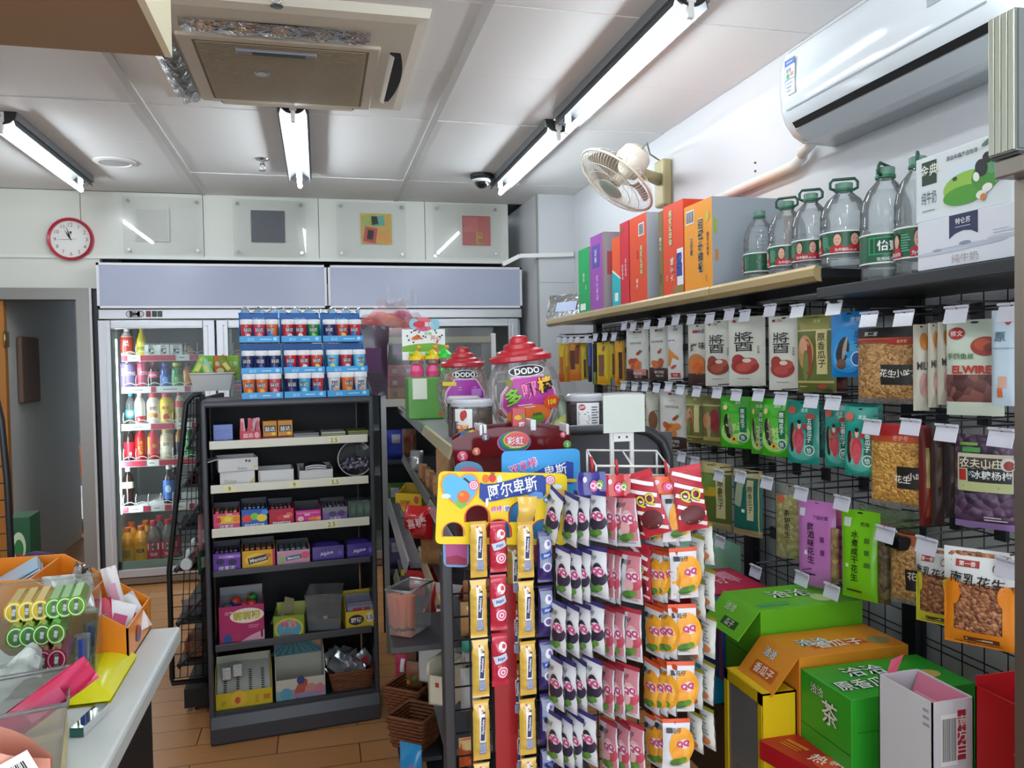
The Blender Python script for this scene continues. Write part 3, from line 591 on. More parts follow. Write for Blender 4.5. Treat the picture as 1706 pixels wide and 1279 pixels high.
# fifth shelf and floor of the cooler
px_bottle(215, 787, 846, 19, Z5, 'soda_bottle', 'dark cola bottle with cream label, alone on the fifth shelf', '', COLA, WHITE, m('ddd6bc', .4), (.45, .62)); px_bottle(283, 786, 846, 20, Z5, 'soda_bottle', 'dark bottle with bright blue label and white cap, fifth shelf', '', m('241a30', .2, coat=.5), WHITE, m('3f74c8', .4), (.12, .6), [('d', 0, .38, .5, .1, m('bcd8f4', .4))]); px_bottle(293, 778, 838, 18, Z5, 'soda_bottle', 'dark bottle behind the blue-labelled one on the fifth shelf', '', m('2c1a26', .2, coat=.5), WHITE, m('6a2a3a', .4), (.12, .6), dy=.16)
zf = .108
def floor_b(px, top, wpx, dy, c, cap, lab, label, dec=None, nm='juice_bottle'):
    y = IY+dy; a = atY(px, 900, y); k = y/FPX*.97; h = atY(px, top, y).z-zf; bottle(nm, lab, (a.x, y, zf), h, wpx*k*.46, '', c, cap, label, (.12, .48), None, dec)
OC = m('d86a2a', .35); RC = m('c23040', .35)
floor_b(213, 878, 24, 0, JUICE, OC, 'orange juice bottle, front left on the cooler floor', m('d8aa20', .4), [('r', 0, .3, 1.0, .2, m('b58a1a', .5))]); floor_b(236, 875, 25, 0, JUICE, OC, 'orange juice bottle with dark label patch on the cooler floor', m('e0a41c', .4), [('r', 0, .36, .9, .09, INK), ('t', '果粒', 0, .36, .06, GOLD)])
WL = m('c42a45', .4)
for px, top, lab in ((257, 866, 'water bottle with red cap and green leaf label, front row'), (281, 864, 'water bottle with red cap beside the black rack, front row')):
    floor_b(px, top, 26, 0, PET, RC, lab+' on the cooler floor', WL, [('r', 0, .40, 2.6, .15, m('e6e6e2', .4)), ('d', .1, .40, .28, .05, m('2a6a4a', .5)), ('t', '怡泉', .1, .22, .08, m('f0d0d4', .5))], 'water_bottle')
for px, top, c, cap, lab, L_ in ((220, 869, JUICE, OC, 'orange juice bottle in the second row, left', m('d8aa20', .4)), (244, 866, JUICE, OC, 'orange juice bottle in the second row behind the labelled one', m('d8aa20', .4)), (267, 858, PET, RC, 'red-capped water bottle in the second row', WL), (290, 857, PET, RC, 'red-capped water bottle in the second row near the rack', WL)): floor_b(px, top, 25, .13, c, cap, lab+', cooler floor', L_, None, 'juice_bottle' if cap is OC else 'water_bottle')
# right cooler: dim shelves seen through the glass
for z in (.62, .95, 1.28): wpart('shelf', MB().box(rx0+.06, rx1-.06, 5.78, 6.28, z, z+.012, m('c4c6c4', .5)), RIG)
for k, (px, c) in enumerate(((838, '4a7a4a'), (850, 'b4a04a'), (828, '7a3a34'))):
    a = atY(px, 560, 5.9); bottle('drink_bottle', ('green', 'yellow', 'dark red')[k]+' bottle behind the right cooler glass next to the pier', (a.x, 5.9, 1.2925), .22, .032, '', m(c, .3, coat=.3), WHITE, m('d8d4c8', .5), (.25, .5))
# ================================================================ PRODUCT BUILDERS
class Plane:
    """upright plane through (x, y) turned by ang about z; local x to the reader's right, local y going away from the reader"""
    def __init__(s, x, y, ang): s.o = Vector((x, y, 0)); s.a = ang; s.ex = Vector((math.cos(ang), math.sin(ang), 0)); s.n = Vector((-math.sin(ang), math.cos(ang), 0))
    def at(s, px, py, d=0.0):
        r_ = ray(px, py); return CAM + r_*((s.n.dot(s.o-CAM)+d)/s.n.dot(r_))
    def rect(s, x0, x1, y0, y1, d=0.0):
        """base centre, width and height of a face seen between these picture edges"""
        xm, ym = (x0+x1)/2, (y0+y1)/2; b = s.at(xm, y1, d); tp = s.at(xm, y0, d)
        w_ = abs((s.at(x1, ym, d)-s.at(x0, ym, d)).dot(s.ex)); return b, w_, tp.z-b.z
def cm(c, r=.5):
    return m(c, r) if isinstance(c, str) else c
CUT = False
def deco(g, F, W, H, items, l0=.0006):
    """printed artwork; x, y, sizes as fractions of the face, origin at its centre"""
    l = l0
    for it in items or ():
        k = it[0]; l += .00015; o = it[-1] if isinstance(it[-1], dict) else {}
        if k == 't': g.text(it[1], it[2]*W, it[3]*H, it[4]*H, F, l+.0009, cm(it[5]), maxw=o.get('mw', .94)*W, rot=o.get('rot', 0), bold=o.get('b', .02), outline=cm(o['ol']) if 'ol' in o else None, w_=o['w']*W if 'w' in o else None, cut=CUT and it[4]*H > .012)
        elif k == 'v': g.vtext(it[1], it[2]*W, it[3]*H, it[4]*H, F, l+.0009, cm(it[5]), bold=o.get('b', .02), wch=o['w']*W if 'w' in o else None)
        elif k == 'r': g.rect(it[1]*W, it[2]*H, it[3]*W, it[4]*H, F, l, cm(it[5]), o.get('n', 6), o.get('rot', 0))
        elif k == 'd': g.disc(it[1]*W, it[2]*H, it[3]*W, it[4]*H, F, l, cm(it[5]), 22, o.get('rot', 0), 3, o.get('a0', 0), o.get('a1', 2*PI))
        elif k == 'p': g.poly([(x*W, y*H) for x, y in it[1]], F, l, cm(it[2]))
        elif k == 'l': g.lines(it[1]*W, it[2]*H, it[3]*W, it[4]*H, it[5], F, l, cm(it[6]))
        elif k == 'b': g.barcode(it[1]*W, it[2]*H, it[3]*W, it[4]*H, F, l, rot=o.get('rot', 0))
    return g
def carton(name, lab, cat, loc, rotz, W, D, H, c, prints=None, side=None, top=None, group=None, bev=.0015, tilt=0.0, parts=None, csides=None):
    """closed box; front bottom edge centre at loc; prints on the front, side = (left, right) prints, top prints"""
    g = MB(); cc = cm(c); fc = {k: cm(v) for k, v in (csides or {}).items()}
    if fc: g.box(-W/2, W/2, 0, D, 0, H, cc, 0, None, fc)
    else: g.box(-W/2, W/2, 0, D, 0, H, cc, bev)
    deco(g, lambda x, y, l: (x, -l, H/2+y), W, H, prints)
    if side and side[0]: deco(g, lambda x, y, l: (-W/2-l, D/2-x, H/2+y), D, H, side[0])
    if side and side[1]: deco(g, lambda x, y, l: (W/2+l, D/2+x, H/2+y), D, H, side[1])
    if top: deco(g, lambda x, y, l: (x, D/2+y, H+l), W, D, top)
    o = g.build(name, None, loc); o.rotation_euler = (tilt, 0, rotz); return tag(o, lab, cat, group)
def tray(name, lab, cat, loc, rotz, W, D, hf, hb, c, prints=None, inner=None, th=.002, group=None, hs=None, flap=None, flap_prints=None, rot=None, side_prints=None):
    """open display box: front wall hf, back wall hb, side walls sloping between"""
    t = thing(name, lab, cat, loc, rotz, group, rot); cc = cm(c); ic = cm(inner) if inner else cc; g = MB()
    g.box(-W/2, W/2, 0, D, 0, th, ic)
    g.box(-W/2, W/2, 0, th, 0, hf, cc, 0, None, {'+y': ic}); g.box(-W/2, W/2, D-th, D, 0, hb, cc, 0, None, {'-y': ic})
    for sx in (-1, 1):
        x0 = sx*W/2; x1 = x0-sx*th
        g.prism([(0, 0), (D, 0), (D, hs or hb), (D*.35, (hs or hb)*.9 if hs else hf), (0, hf)], lambda y, z, d: (d, y, z), x0, x1, cc)
        if side_prints: deco(g, (lambda x, y, l: (-W/2-l, D/2-x, hf/2+y)) if sx < 0 else (lambda x, y, l: (W/2+l, D/2+x, hf/2+y)), D, hf, side_prints)
    deco(g, lambda x, y, l: (x, -l, hf/2+y), W, hf, prints); g.build('tray', t)
    if flap:
        g = MB(); g.box(-W/2*.98, W/2*.98, D-th, D+th*.2, hb, hb+flap, cc, 0, None, {'-y': cc}); deco(g, lambda x, y, l: (x, D-th-l, hb+flap/2+y), W, flap, flap_prints); g.build('header_card', t)
    return t
def pouch(name, lab, cat, loc, rotz, W, H, T, front, prints=None, back=None, group=None, hole=True, zones=None, lean=0.0, round_=.0, nu=10, nv=14, waist=0.0, extra=None, rot=None, seal=.05):
    """filled bag hanging from its top edge; loc = top centre; front may be a material or zones [(v0, v1, material)] from the top"""
    t = thing(name, lab, cat, loc, rotz, group, rot); fm = cm(front); bm_ = cm(back) if back else fm; sd = random.random()*9
    def half(u, v):
        x = 2*u-1; e = max(0.0, 1-abs(x)**3.0)**.6; sv = min(1, max(0, (v-seal)/.22))*min(1, max(0, (1-v-seal*.6)/.14)); sv = sv**.6
        return T/2*e*sv*(.86+.14*math.sin(v*5+sd)) + .0012*math.sin(v*23+x*5+sd)*e*sv
    def wx(v): return W*(1-waist*math.sin(PI*v))*(1-round_*(max(0, .12-v)/.12+max(0, v-.88)/.12)**2)
    def S(u, v, s_): return ((u-.5)*wx(v), s_*half(u, v), -v*H)
    def F(x, y, l):
        v = min(1, max(0, .5-y/H)); u = min(1, max(0, x/max(wx(v), 1e-4)+.5)); return (x, -half(u, v)-.0012-l, y-H/2)
    zf_ = (lambda u, v: next((cm(z[2]) for z in zones if z[0] <= v < z[1]), fm)) if zones else fm
    g = MB(); g.grid(lambda u, v: S(u, v, -1), nu, nv, zf_, True, True); g.grid(lambda u, v: S(u, v, 1), nu, nv, bm_, True, False)
    if hole: g.disc(0, H*.47, W*.075, H*.012, F, .0008, INK, 12)
    global CUT; CUT = True; deco(g, F, W, H, prints); CUT = False; g.build('bag', t)
    if extra: extra(t, F, half)
    return t
# ================================================================ BLACK GUM SHELF
GP = Plane(-.433, 3.107, R(5.2)); GA = GP.a
def gl(p): q = p-GP.o; return Vector((q.dot(GP.ex), q.dot(GP.n), q.z))
gw = gl(GP.at(634, 1196)).x; gt = gl(GP.at(352, 668)).z; GD = .40
t = GON = thing('display_shelf', 'black metal display shelf full of gum and sweets, facing the camera', 'shelf', GP.o, GA)
CH = m('24262b', .38); CHL = m('3a3c42', .38)
g = MB(); g.box(.02, gw-.02, GD-.02, GD, .1, gt, m('17181b', .6)); g.build('back_panel', t)
for x in (0, gw-.018):
    g = MB(); g.box(x, x+.018, -.004, .03, 0, gt-.012, CHL, .005).box(x+.003, x+.015, .03, GD, .02, gt-.02, CH).build('side_frame', t)
MB().box(0, gw, -.004, GD, gt-.026, gt, CHL, .008).build('top_board', t)
LIP = m('d8d6c4', .38); SHZ = []
def gshelf(pl, pr, lip, notes, lh):
    zl = gl(GP.at(356, pl)).z; zr = gl(GP.at(622, pr)).z; z = (zl+zr)/2
    g = MB(); g.box(.026, gw-.026, .0, GD-.02, z-.022, z-.008, CH); o = g.build('shelf_board', t)
    g = MB(); g.box(.026, gw-.026, -.006, .004, z-lh, z+.002, LIP if lip else CHL, .003); F = lambda x, y, l: (x, -.006-l, z-lh/2+y)
    for s_, px in notes: x = gl(GP.at(px, (pl+pr)/2)).x; g.rect(x, 0, .045, lh*.8, F, .0006, m('e3dfae', .5)).text(s_, x, 0, lh*.55, F, .001, INK, bold=0)
    g.build('price_strip', o); SHZ.append(z-.008); return z-.008
S1 = gshelf(739, 720, True, [('2.5', 556)], .030); S2 = gshelf(810, 791, True, [('9', 382), ('9', 490), ('5.5', 558)], .030); S3 = gshelf(882, 860, True, [('2.5', 552)], .032)
S4 = gshelf(949, 929, False, [], .022); S5 = gshelf(1074, 1043, False, [], .026)
zb_ = gl(GP.at(356, 1190)).z; g = MB()
g.box(.026, gw-.026, .0, GD-.02, zb_-.02, zb_-.006, CH); g.build('base_shelf', t)
g = MB(); pr = [(-.004, 0), (-.012, .01), (-.014, zb_*.55), (-.004, zb_*.9), (.012, zb_), (.03, zb_), (.03, 0)]; g.prism(pr, lambda y, z, d: (d, y, z), .004, gw-.004, CHL); g.build('kick_plate', t); S6 = zb_-.006
def gitem(x0, x1, y0, y1, d, z):
    b, w_, h = GP.rect(x0, x1, y0, y1, d); return Vector((b.x, b.y, z+.001)), w_*.97, h
# ---- blue tiered gum trays with tubs
BT = m('1f7fc4', .4); BT2 = m('2a98d4', .35); BTD = m('1565b0', .45)
def tub(loc, rz, h, r, c, c2, lab, c3=None):
    t = thing('gum_tub', lab, 'gum tub', loc, rz, 'gum tubs on the blue tiered trays')
    pf = [(0, 0), (r*.72, 0), (r*.78, .004), (r*.86, h*.3), (r*.95, h*.6), (r, h*.78)]
    MB().lathe(pf, m(c, .3, coat=.4), 18).build('tub_body', t)
    F = lambda x, y, l: ((radius_at(pf, y)+.0006+l)*math.sin(x/r), -(radius_at(pf, y)+.0006+l)*math.cos(x/r), y)
    g = MB(); g.disc(.1*r, h*.22, r*.5, h*.16, F, .0002, m(c2, .4), 14, rings=3)
    if c3: g.rect(-.35*r, h*.3, r*.7, h*.5, F, .0001, m(c3, .4), 4)
    g.rect(-.05*r, h*.54, r*1.1, h*.2, F, .0004, m('23233a', .4), 4); g.text('益达', -.05*r, h*.54, h*.17, F, .0008, WHITE); g.build('tub_print', t)
    MB().lathe([(r*1.0, h*.77), (r*1.08, h*.79), (r*1.08, h*.95), (r*1.0, h), (0, h)], m('f0f1f2', .35), 18).build('lid', t)
NV = ('26265e', '3a4a9a', None, 'navy'); RD = ('c62634', 'e8e2e0', None, 'red'); ORG = ('e2702a', 'f0b040', None, 'orange'); PK = ('d2485e', 'e89aa0', None, 'pink'); GR = ('1f8a3c', '8ac84a', None, 'green'); SK = ('46aede', 'a8dcf0', None, 'sky blue'); RB = ('c62a3c', '2f6ab8', '2f6ab8', 'red and blue'); OB = ('e06a2a', '2f7ac0', '2f7ac0', 'orange with blue'); WO = ('d3dce8', 'f09a2a', '4a86c4', 'white and orange'); YO = ('d8442c', 'e8d23a', None, 'red with a yellow spot'); LB = ('5cb8e2', 'e8dc4a', None, 'light blue')
tiers = [((398, 607), (515, 571), (531, 561), [RD, PK, OB, RD, RD, GR, NV, YO, RB]), ((401, 614), (571, 622), (582, 612), [NV, NV, NV, RB, RD, YO, LB, RD, LB]), ((402, 617), (622, 674), (631, 663), [ORG, ORG, PK, NV, SK, RB, WO, ORG, WO])]
dd = (.12, .065, .01); tn = ('top', 'middle', 'bottom'); zt_ = gt+.001
zs3 = [0, 0, zt_]; zs3[1] = GP.at(500, 622, dd[1]).z; zs3[0] = GP.at(500, 570, dd[0]).z
for ti, ((xa, xb), (ya, yb2), (by0, by1), cols) in enumerate(tiers):
    d = dd[ti]; z = zs3[ti]
    for k in range(3):
        x0 = xa+(xb-xa)*k/3; x1 = xa+(xb-xa)*(k+1)/3; b, w_, h = GP.rect(x0+.4, x1-.4, ya, yb2, d); D = .054; lh = .026
        zb0 = z if ti == 2 else z
        hb = (zs3[ti-1]-z-.004) if ti else .125
        if ti < 2: base = zs3[ti+1]
        p = Vector((b.x, b.y, zb0)); tr_ = tray('gum_display_tray', f"blue gum display tray, {('left', 'centre', 'right')[k]} of three in the {tn[ti]} tier", 'display tray', p, GA, w_*.985, D+(.05 if ti < 2 else .1), lh, hb, BT2, [('t', '益达', -.22, 0, .5, '9fd8f4'), ('l', .15, 0, .3, .3, 1, 'bfe4f6'), ('d', .38, .05, .05, .28, '9fd8f4')], BTD, group='blue gum trays on the black shelf')
        if ti == 0:
            g = MB(); deco(g, lambda x, y, l: (x, D+.05-.0025-l, hb-.03+y), w_, .05, [('t', '益达', 0, 0, .5, '6ab0e4')]); g.build('back_print', tr_)
            g = MB(); g.grid(lambda u, v: ((u-.5)*w_, D+.05-.02*v, hb-.01+.03*math.sin(v*PI)*abs(math.sin(u*9+k))+.01*v), 18, 5, wrinkle('blue_wrap', 'b8dcf0', .14, 70, .8)); g.build('plastic_wrap', tr_)
        for q in range(3):
            c = cols[k*3+q]; x = (q-1)*w_*.31; bx = p+GP.ex*x+GP.n*.027; hh = (by1-by0+9)*3.1/FPX*.97
            tub(Vector((bx.x, bx.y, z+.0025)), GA+random.uniform(-.3, .3), hh, w_*.15, c[0], c[1], f"{c[3]} gum tub, {ORD[k*3+q]} from the left in the {tn[ti]} tier", c[2])
# ---- shelf one
p, W, H = gitem(355, 389, 703, 733, .03, S1); carton('candy_box', 'blue shiny box of mints at the left end of the first shelf', 'box', p, GA, W, .12, H, m('1c3f9c', .25, coat=.4), [('t', 'COOL', 0, .12, .22, '5a86dc'), ('l', 0, -.25, .7, .3, 3, '6a8ed8')])
p, W, H = gitem(399, 436, 719, 736, .02, S1); t = tray('stick_candy_box', 'pink box with pink candy sticks poking out, first shelf', 'box', p, GA, W, .07, H, H*1.15, 'c83a50', [('t', '益达', -.1, .1, .45, 'f2dfe2'), ('d', .3, .1, .12, .3, 'e8a0a8')])
for k in range(8):
    a = random.uniform(-.5, .5); b = random.uniform(-.2, .2); x = -W*.4+W*.8*k/7; g = MB(); g.box(-.006, .006, -.002, .002, 0, .075, m(('d8596a', 'e8b0b4', 'cc3a50')[k % 3], .4), 0, Matrix.Translation((x, .03+.004*k, .012)) @ Matrix.Rotation(a, 4, 'Y') @ Matrix.Rotation(b, 4, 'X'))
    tag(g.build('candy_stick', None, p), 'pink wrapped candy stick in the small pink box on the first shelf', 'candy stick', 'pink candy sticks in the box'); COL.objects[-1].rotation_euler = (0, 0, GA)
for k, (x0, x1) in enumerate(((438, 462), (463, 488))):
    p, W, H = gitem(x0, x1, 698, 724, .05, S1+.012); carton('gum_box', ('left', 'right')[k]+' of two orange gum boxes beside the pink stick box', 'box', p, GA, W, .1, H, 'cf8a2e', [('r', 0, 0, .8, .4, '2a2428'), ('t', '益达', 0, 0, .3, WHITE), ('d', .25, -.32, .15, .1, 'e8d04a')], bev=.001)
p, W, H = gitem(436, 489, 722, 735, .02, S1); tray('gum_tray', 'low pink tray holding two orange gum boxes, first shelf', 'tray', p, GA, W, .15, .012, .012, 'b04a50')
for k in range(3):
    p, W, H = gitem(488, 533, 718, 722, .03, S1+.0075*k); carton('flat_pack', ORD[k]+' from bottom of the grey flat packs on the first shelf', 'packet', p, GA+.03*k, W*.96, .14, .006, ('8c8c90', 'a4a4a6', '77777c')[k], group='grey flat packs on the first shelf', bev=.001)
for k in range(3):
    for q, (x0, x1) in enumerate(((534, 577), (579, 621))):
        p, W, H = gitem(x0, x1, 718, 722, .03, S1+.0075*k); carton('flat_pack', f"{ORD[k]} from bottom of the {('left', 'right')[q]} olive green pile, first shelf", 'packet', p, GA-.02*k, W*.96, .14, .006, ('7f8a4a', '9aa06a', '8a8f60')[(k+q) % 3] if not (k == 2 and q == 0) else 'b4b4ae', group='olive flat packs on the first shelf', bev=.001)
# ---- shelf two
WB = m('d6d6d4', .55)
p, W, H = gitem(366, 426, 785, 808, .03, S2); carton('paper_box', 'white cardboard box under the open one, second shelf', 'box', p, GA, W, .14, H, WB, [('t', 'Dolce', -.2, -.2, .25, 'a8a48a'), ('p', [(.3, -.5), (.5, -.5), (.5, .1)], 'c8bc8c')], bev=.001); zz = p.z+H
p2 = Vector((p.x, p.y-.005, zz)); t = thing('open_paper_box', 'opened white box tilted on top of another, second shelf', 'box', p2+GP.ex*.005, GA+.1); W2, H2 = .145, .05
g = MB(); g.box(-W2/2, W2/2, 0, .13, 0, .002, WB).box(-W2/2, W2/2, .128, .13, 0, H2, WB).box(-W2/2, -W2/2+.002, 0, .13, 0, H2, WB).box(W2/2-.002, W2/2, 0, .13, 0, H2, WB).box(-W2/2, W2/2, 0, .002, 0, H2, WB); F = lambda x, y, l: (x, -l, H2/2+y); deco(g, F, W2, H2, [('t', 'Dolce', .1, -.28, .2, '8a8a86'), ('d', .2, .28, .03, .1, '3f5a3a', {'rot': .5}), ('d', .28, .25, .03, .1, '3f5a3a', {'rot': -.5}), ('d', .42, -.2, .05, .12, 'd8cf8c')]); g.build('box_body', t)
MB().box(-.05, .0, 0, .12, -.001, .001, WB, 0, Matrix.Translation((-W2/2, 0, H2)) @ Matrix.Rotation(R(-14), 4, 'Y')).build('flap', t); MB().box(-W2/2, W2/2, .128, .17, H2, H2+.002, WB).build('flap', t)
p, W, H = gitem(430, 491, 783, 804, .03, S2); tray('paper_tray', 'white open box in the middle of the second shelf', 'box', p, GA, W, .15, H, H, WB, [('r', -.46, 0, .03, .9, 'b8ae90')], 'cfcfcf')
p, W, H = gitem(498, 556, 776, 799, .02, S2); tray('gum_pack_tray', 'white tray of black packets before the round tub', 'tray', p, GA, W, .13, H*.75, H, 'c9c9c6', None, '8f8f90', hs=H*1.0)
for k in range(4):
    g = MB(); g.grid(lambda u, v: ((u-.5)*W*.62, .015+.1*v, H*.42+.0085*k+.006*math.sin(PI*u)), 8, 2, m('1d1d20', .35)).grid(lambda u, v: ((u-.5)*W*.62, .015+.1*v, H*.42+.0085*k+.006+.006*math.sin(PI*u)), 8, 2, m('26262a', .3)); g.grid(lambda u, v: ((u-.5)*W*.62, .0145, H*.42+.0085*k+.006*v+.006*math.sin(PI*u)), 8, 1, m('b9b9bb', .35))
    o = g.build('gum_packet', None, p); o.rotation_euler = (0, 0, GA); tag(o, ORD[k]+' from bottom of the black packets in the white tray', 'packet', 'black packets in the white tray')
c = GP.at(590.5, 765, .07); rr = (GP.at(620, 765, .05)-GP.at(561, 765, .05)).length/2
t = thing('candy_tub', 'clear round plastic tub of dark wrapped sweets lying on its side', 'tub', (c.x, c.y, S2+.001), GA); T = Matrix.Translation((0, 0, rr)) @ Matrix.Rotation(R(82), 4, 'X')
MB().lathe([(0, -.10), (rr*.93, -.10), (rr*.96, 0), (rr*.97, .02)], film('tub_clear', 'dde2e6', .08), 32, (0, 0, 0), T).build('tub_wall', t); MB().lathe([(rr*.95, .018), (rr, .018), (rr, .03), (rr*.95, .03), (rr*.95, .018)], film('tub_rim', 'c8ccd0', .45, .1), 36, (0, 0, 0), T).build('rim', t)
for k in range(26):
    a = random.uniform(PI*1.05, PI*1.95); q = random.uniform(.1, .8)*rr; x, y = math.cos(a)*q, math.sin(a)*q*.85; g = MB(); g.box(-.014, .014, -.005, .005, -.006, .006, m(('2b2438', '4a4058', '1d1a26', '6b6378')[k % 4], .22, coat=.4), .003, Matrix.Translation((x, .0, rr+y)) @ Matrix.Rotation(random.uniform(0, 3), 4, 'Y') @ Matrix.Rotation(random.uniform(-.5, .5), 4, 'X'))
    for s_ in (-1, 1): g.add([(x, -.002, rr+y), (x+.02*s_, -.004, rr+y+.006), (x+.02*s_, -.004, rr+y-.006)], [(0, 1, 2)], m('8d879a', .25))
    o = g.build('wrapped_sweet', None, t.location); o.rotation_euler = (0, 0, GA); o.location = t.location+GP.n*random.uniform(-.02, .05); tag(o, 'dark foil-wrapped sweet inside the clear tub lying on the second shelf', 'sweet', 'dark sweets in the round tub')
# ---- shelf three: gum boxes with open tops
def gum_box(x0, x1, y0, y1, z, c, prints, lab, d=.02, back='33343a', hb=1.35, nm='gum_box', packs=None):
    p, W, H = gitem(x0, x1, y0, y1, d, z); t = tray(nm, lab, 'box', p, GA, W, .11, H*.72, H*hb*.75, c, prints, back, flap=None, hs=H*.95)
    if packs:
        for k in range(5):
            g = MB(); g.box(-W*.42+k*W*.17, -W*.42+k*W*.17+W*.14, .012, .10, .004, H*.80, m(packs[k % len(packs)], .3, coat=.3), .003); o = g.build('gum_stick', None, p); o.rotation_euler = (0, 0, GA); tag(o, f"gum roll standing in the {lab.split(',')[0].split(' on ')[0]}", 'gum roll', 'gum rolls in the '+lab.split(' on ')[0])
    return t
gum_box(355, 401, 846, 883, S3, 'd8447a', [('r', .08, .1, .84, .5, 'e8b02e'), ('d', -.3, .08, .1, .2, 'c83040'), ('d', .05, .12, .14, .18, 'e8d24a'), ('d', .36, .1, .12, .2, 'e8822e'), ('t', '炫果浓', 0, -.34, .26, 'e9e2f0', {'ol': '4a3a8a'}), ('t', '水果味', .1, .42, .12, WHITE)], 'magenta and yellow fruit gum box on the third shelf', packs=('d86a3a', '3a2a2a'))
gum_box(402, 447, 838, 879, S3, '1f5fb8', [('d', -.28, 0, .2, .22, 'd8432e'), ('d', .0, .1, .16, .2, '7fc04a'), ('d', .28, .0, .2, .22, 'e8d03a'), ('d', .4, .3, .14, .14, '4a8ad8'), ('t', 'mentos', 0, -.38, .22, 'eef0f4', {'ol': '1a2a6a', 'mw': .9})], 'blue mint box with three fruits on the third shelf', packs=('26292f', '31507a'))
gum_box(448, 491, 836, 873, S3, 'b3203a', [('d', .1, -.05, .3, .2, 'd8323c'), ('d', .3, .1, .14, .16, 'e06a5a'), ('t', 'mentos', 0, -.36, .22, 'f0eef0', {'ol': '6a1020', 'mw': .9}), ('t', 'NO', .2, .0, .16, WHITE)], 'dark red mint box between blue and magenta ones', packs=('7a2a3a', '4a3a44'))
gum_box(492, 536, 838, 867, S3, 'cf2f8e', [('r', 0, .28, .9, .14, 'e06ab0'), ('d', -.3, -.15, .12, .2, 'e8c0b0'), ('d', .2, -.2, .22, .14, 'e8843a'), ('d', .4, -.2, .1, .16, 'f0a04a'), ('t', '果味', -.05, .15, .2, WHITE)], 'bright magenta gum box on the third shelf')
gum_box(537, 580, 832, 863, S3, '7a5a96', [('r', 0, .3, 1, .4, '7d7a84'), ('d', -.1, .0, .16, .2, '4a3a66'), ('d', .25, .02, .16, .2, '4a3a66'), ('t', '炫果浓', 0, -.34, .26, 'ded6ea', {'ol': '3a2a66'})], 'greyish purple gum box beside the clear green one', packs=('4a4a52', '5d5a66'))
p, W, H = gitem(580, 622, 828, 858, .02, S3); carton('mint_case', 'clear case with dark green mint packs, third shelf end', 'case', p, GA, W, .1, H, film('case_clear', 'd4e0dc', .12, .08, 'cfe0da'), bev=.003)
for k in range(3):
    x = (k-1)*W*.3; g = MB(); g.box(x-W*.13, x+W*.13, .012, .085, .003, H*.8, m('1c5a3c', .3, coat=.3), .003); g.rect(x, H*.45, W*.16, H*.35, lambda a, b, l: (a, .0118-l, b), .0004, m('2f8a5c', .4)); o = g.build('mint_pack', None, p); o.rotation_euler = (0, 0, GA); tag(o, ORD[k]+' green mint pack from the left inside the clear case', 'packet', 'green mint packs in the clear case')
# ---- shelf four
gum_box(355, 402, 910, 951, S4, '6b3aa0', [('r', .1, .3, .8, .18, 'a07ac8'), ('d', -.25, .05, .16, .18, '33264e'), ('d', .2, -.02, .16, .18, '33264e'), ('t', '炫果浓', 0, -.34, .28, 'e4dcf0', {'ol': '2a2266'}), ('t', '黑加仑', .1, .3, .14, WHITE)], 'purple blackcurrant gum box on the fourth shelf', packs=('3a2a52', '2a2230'))
gum_box(403, 460, 905, 946, S4, 'e0a826', [('r', .46, 0, .08, 1, 'b83050'), ('d', -.05, .0, .36, .34, 'ecc84a'), ('r', -.02, .0, .6, .34, '33264a', {'rot': .18}), ('t', 'Mentos', -.02, .0, .22, 'f2e8d8', {'rot': .18, 'mw': .5}), ('d', .3, .15, .08, .12, 'c87a2a')], 'yellow chewy sweets box with dark logo on the fourth shelf', packs=('a05a2a', '6a4020'))
gum_box(461, 518, 906, 939, S4, 'cf9ab0', [('d', .35, .1, .14, .24, 'e05a7a'), ('d', -.35, -.1, .1, .2, '8ab86a'), ('r', .0, .0, .46, .3, '3c6a86', {'rot': .12}), ('t', 'Mentos', .0, .0, .2, 'e8f0f4', {'rot': .12, 'mw': .4})], 'pale pink sweets box with blue logo on the fourth shelf', packs=('6a7a86', '5a6a72'))
def film_pack(x0, x1, y0, y1, z, lab):
    p, W, H = gitem(x0, x1, y0, y1, .02, z); t = thing('chocolate_pack', lab, 'packet', p, GA)
    for k in range(4):
        g = MB(); g.grid(lambda u, v: ((u-.5)*W*(1-.1*k/4), .012*k+.10*v*.9, H*.2*k+H*.22*math.sin(PI*v)**.4*(1-abs(2*u-1)**6)), 12, 6, m(('3b2a7a', '4a348c', '33256e', '4a3a92')[k], .25, coat=.5)); g.build('wrapped_bar', t)
    g = MB(); F = lambda x, y, l: (x, -.004-l, H*.4+y); g.rect(0, 0, W*.96, H*.72, F, -.001, m('41308a', .25, coat=.5)); deco(g, F, W, H*.7, [('t', 'Alpine', -.05, 0, .34, 'd8d0ec', {'rot': .15, 'mw': .7}), ('d', .36, .0, .08, .2, '6a58b4')]); g.build('sleeve', t); return t
film_pack(519, 575, 898, 931, S4, 'purple bundle of chocolate bars, left of two on the fourth shelf'); film_pack(577, 625, 893, 925, S4, 'purple bundle of chocolate bars, right of two on the fourth shelf')
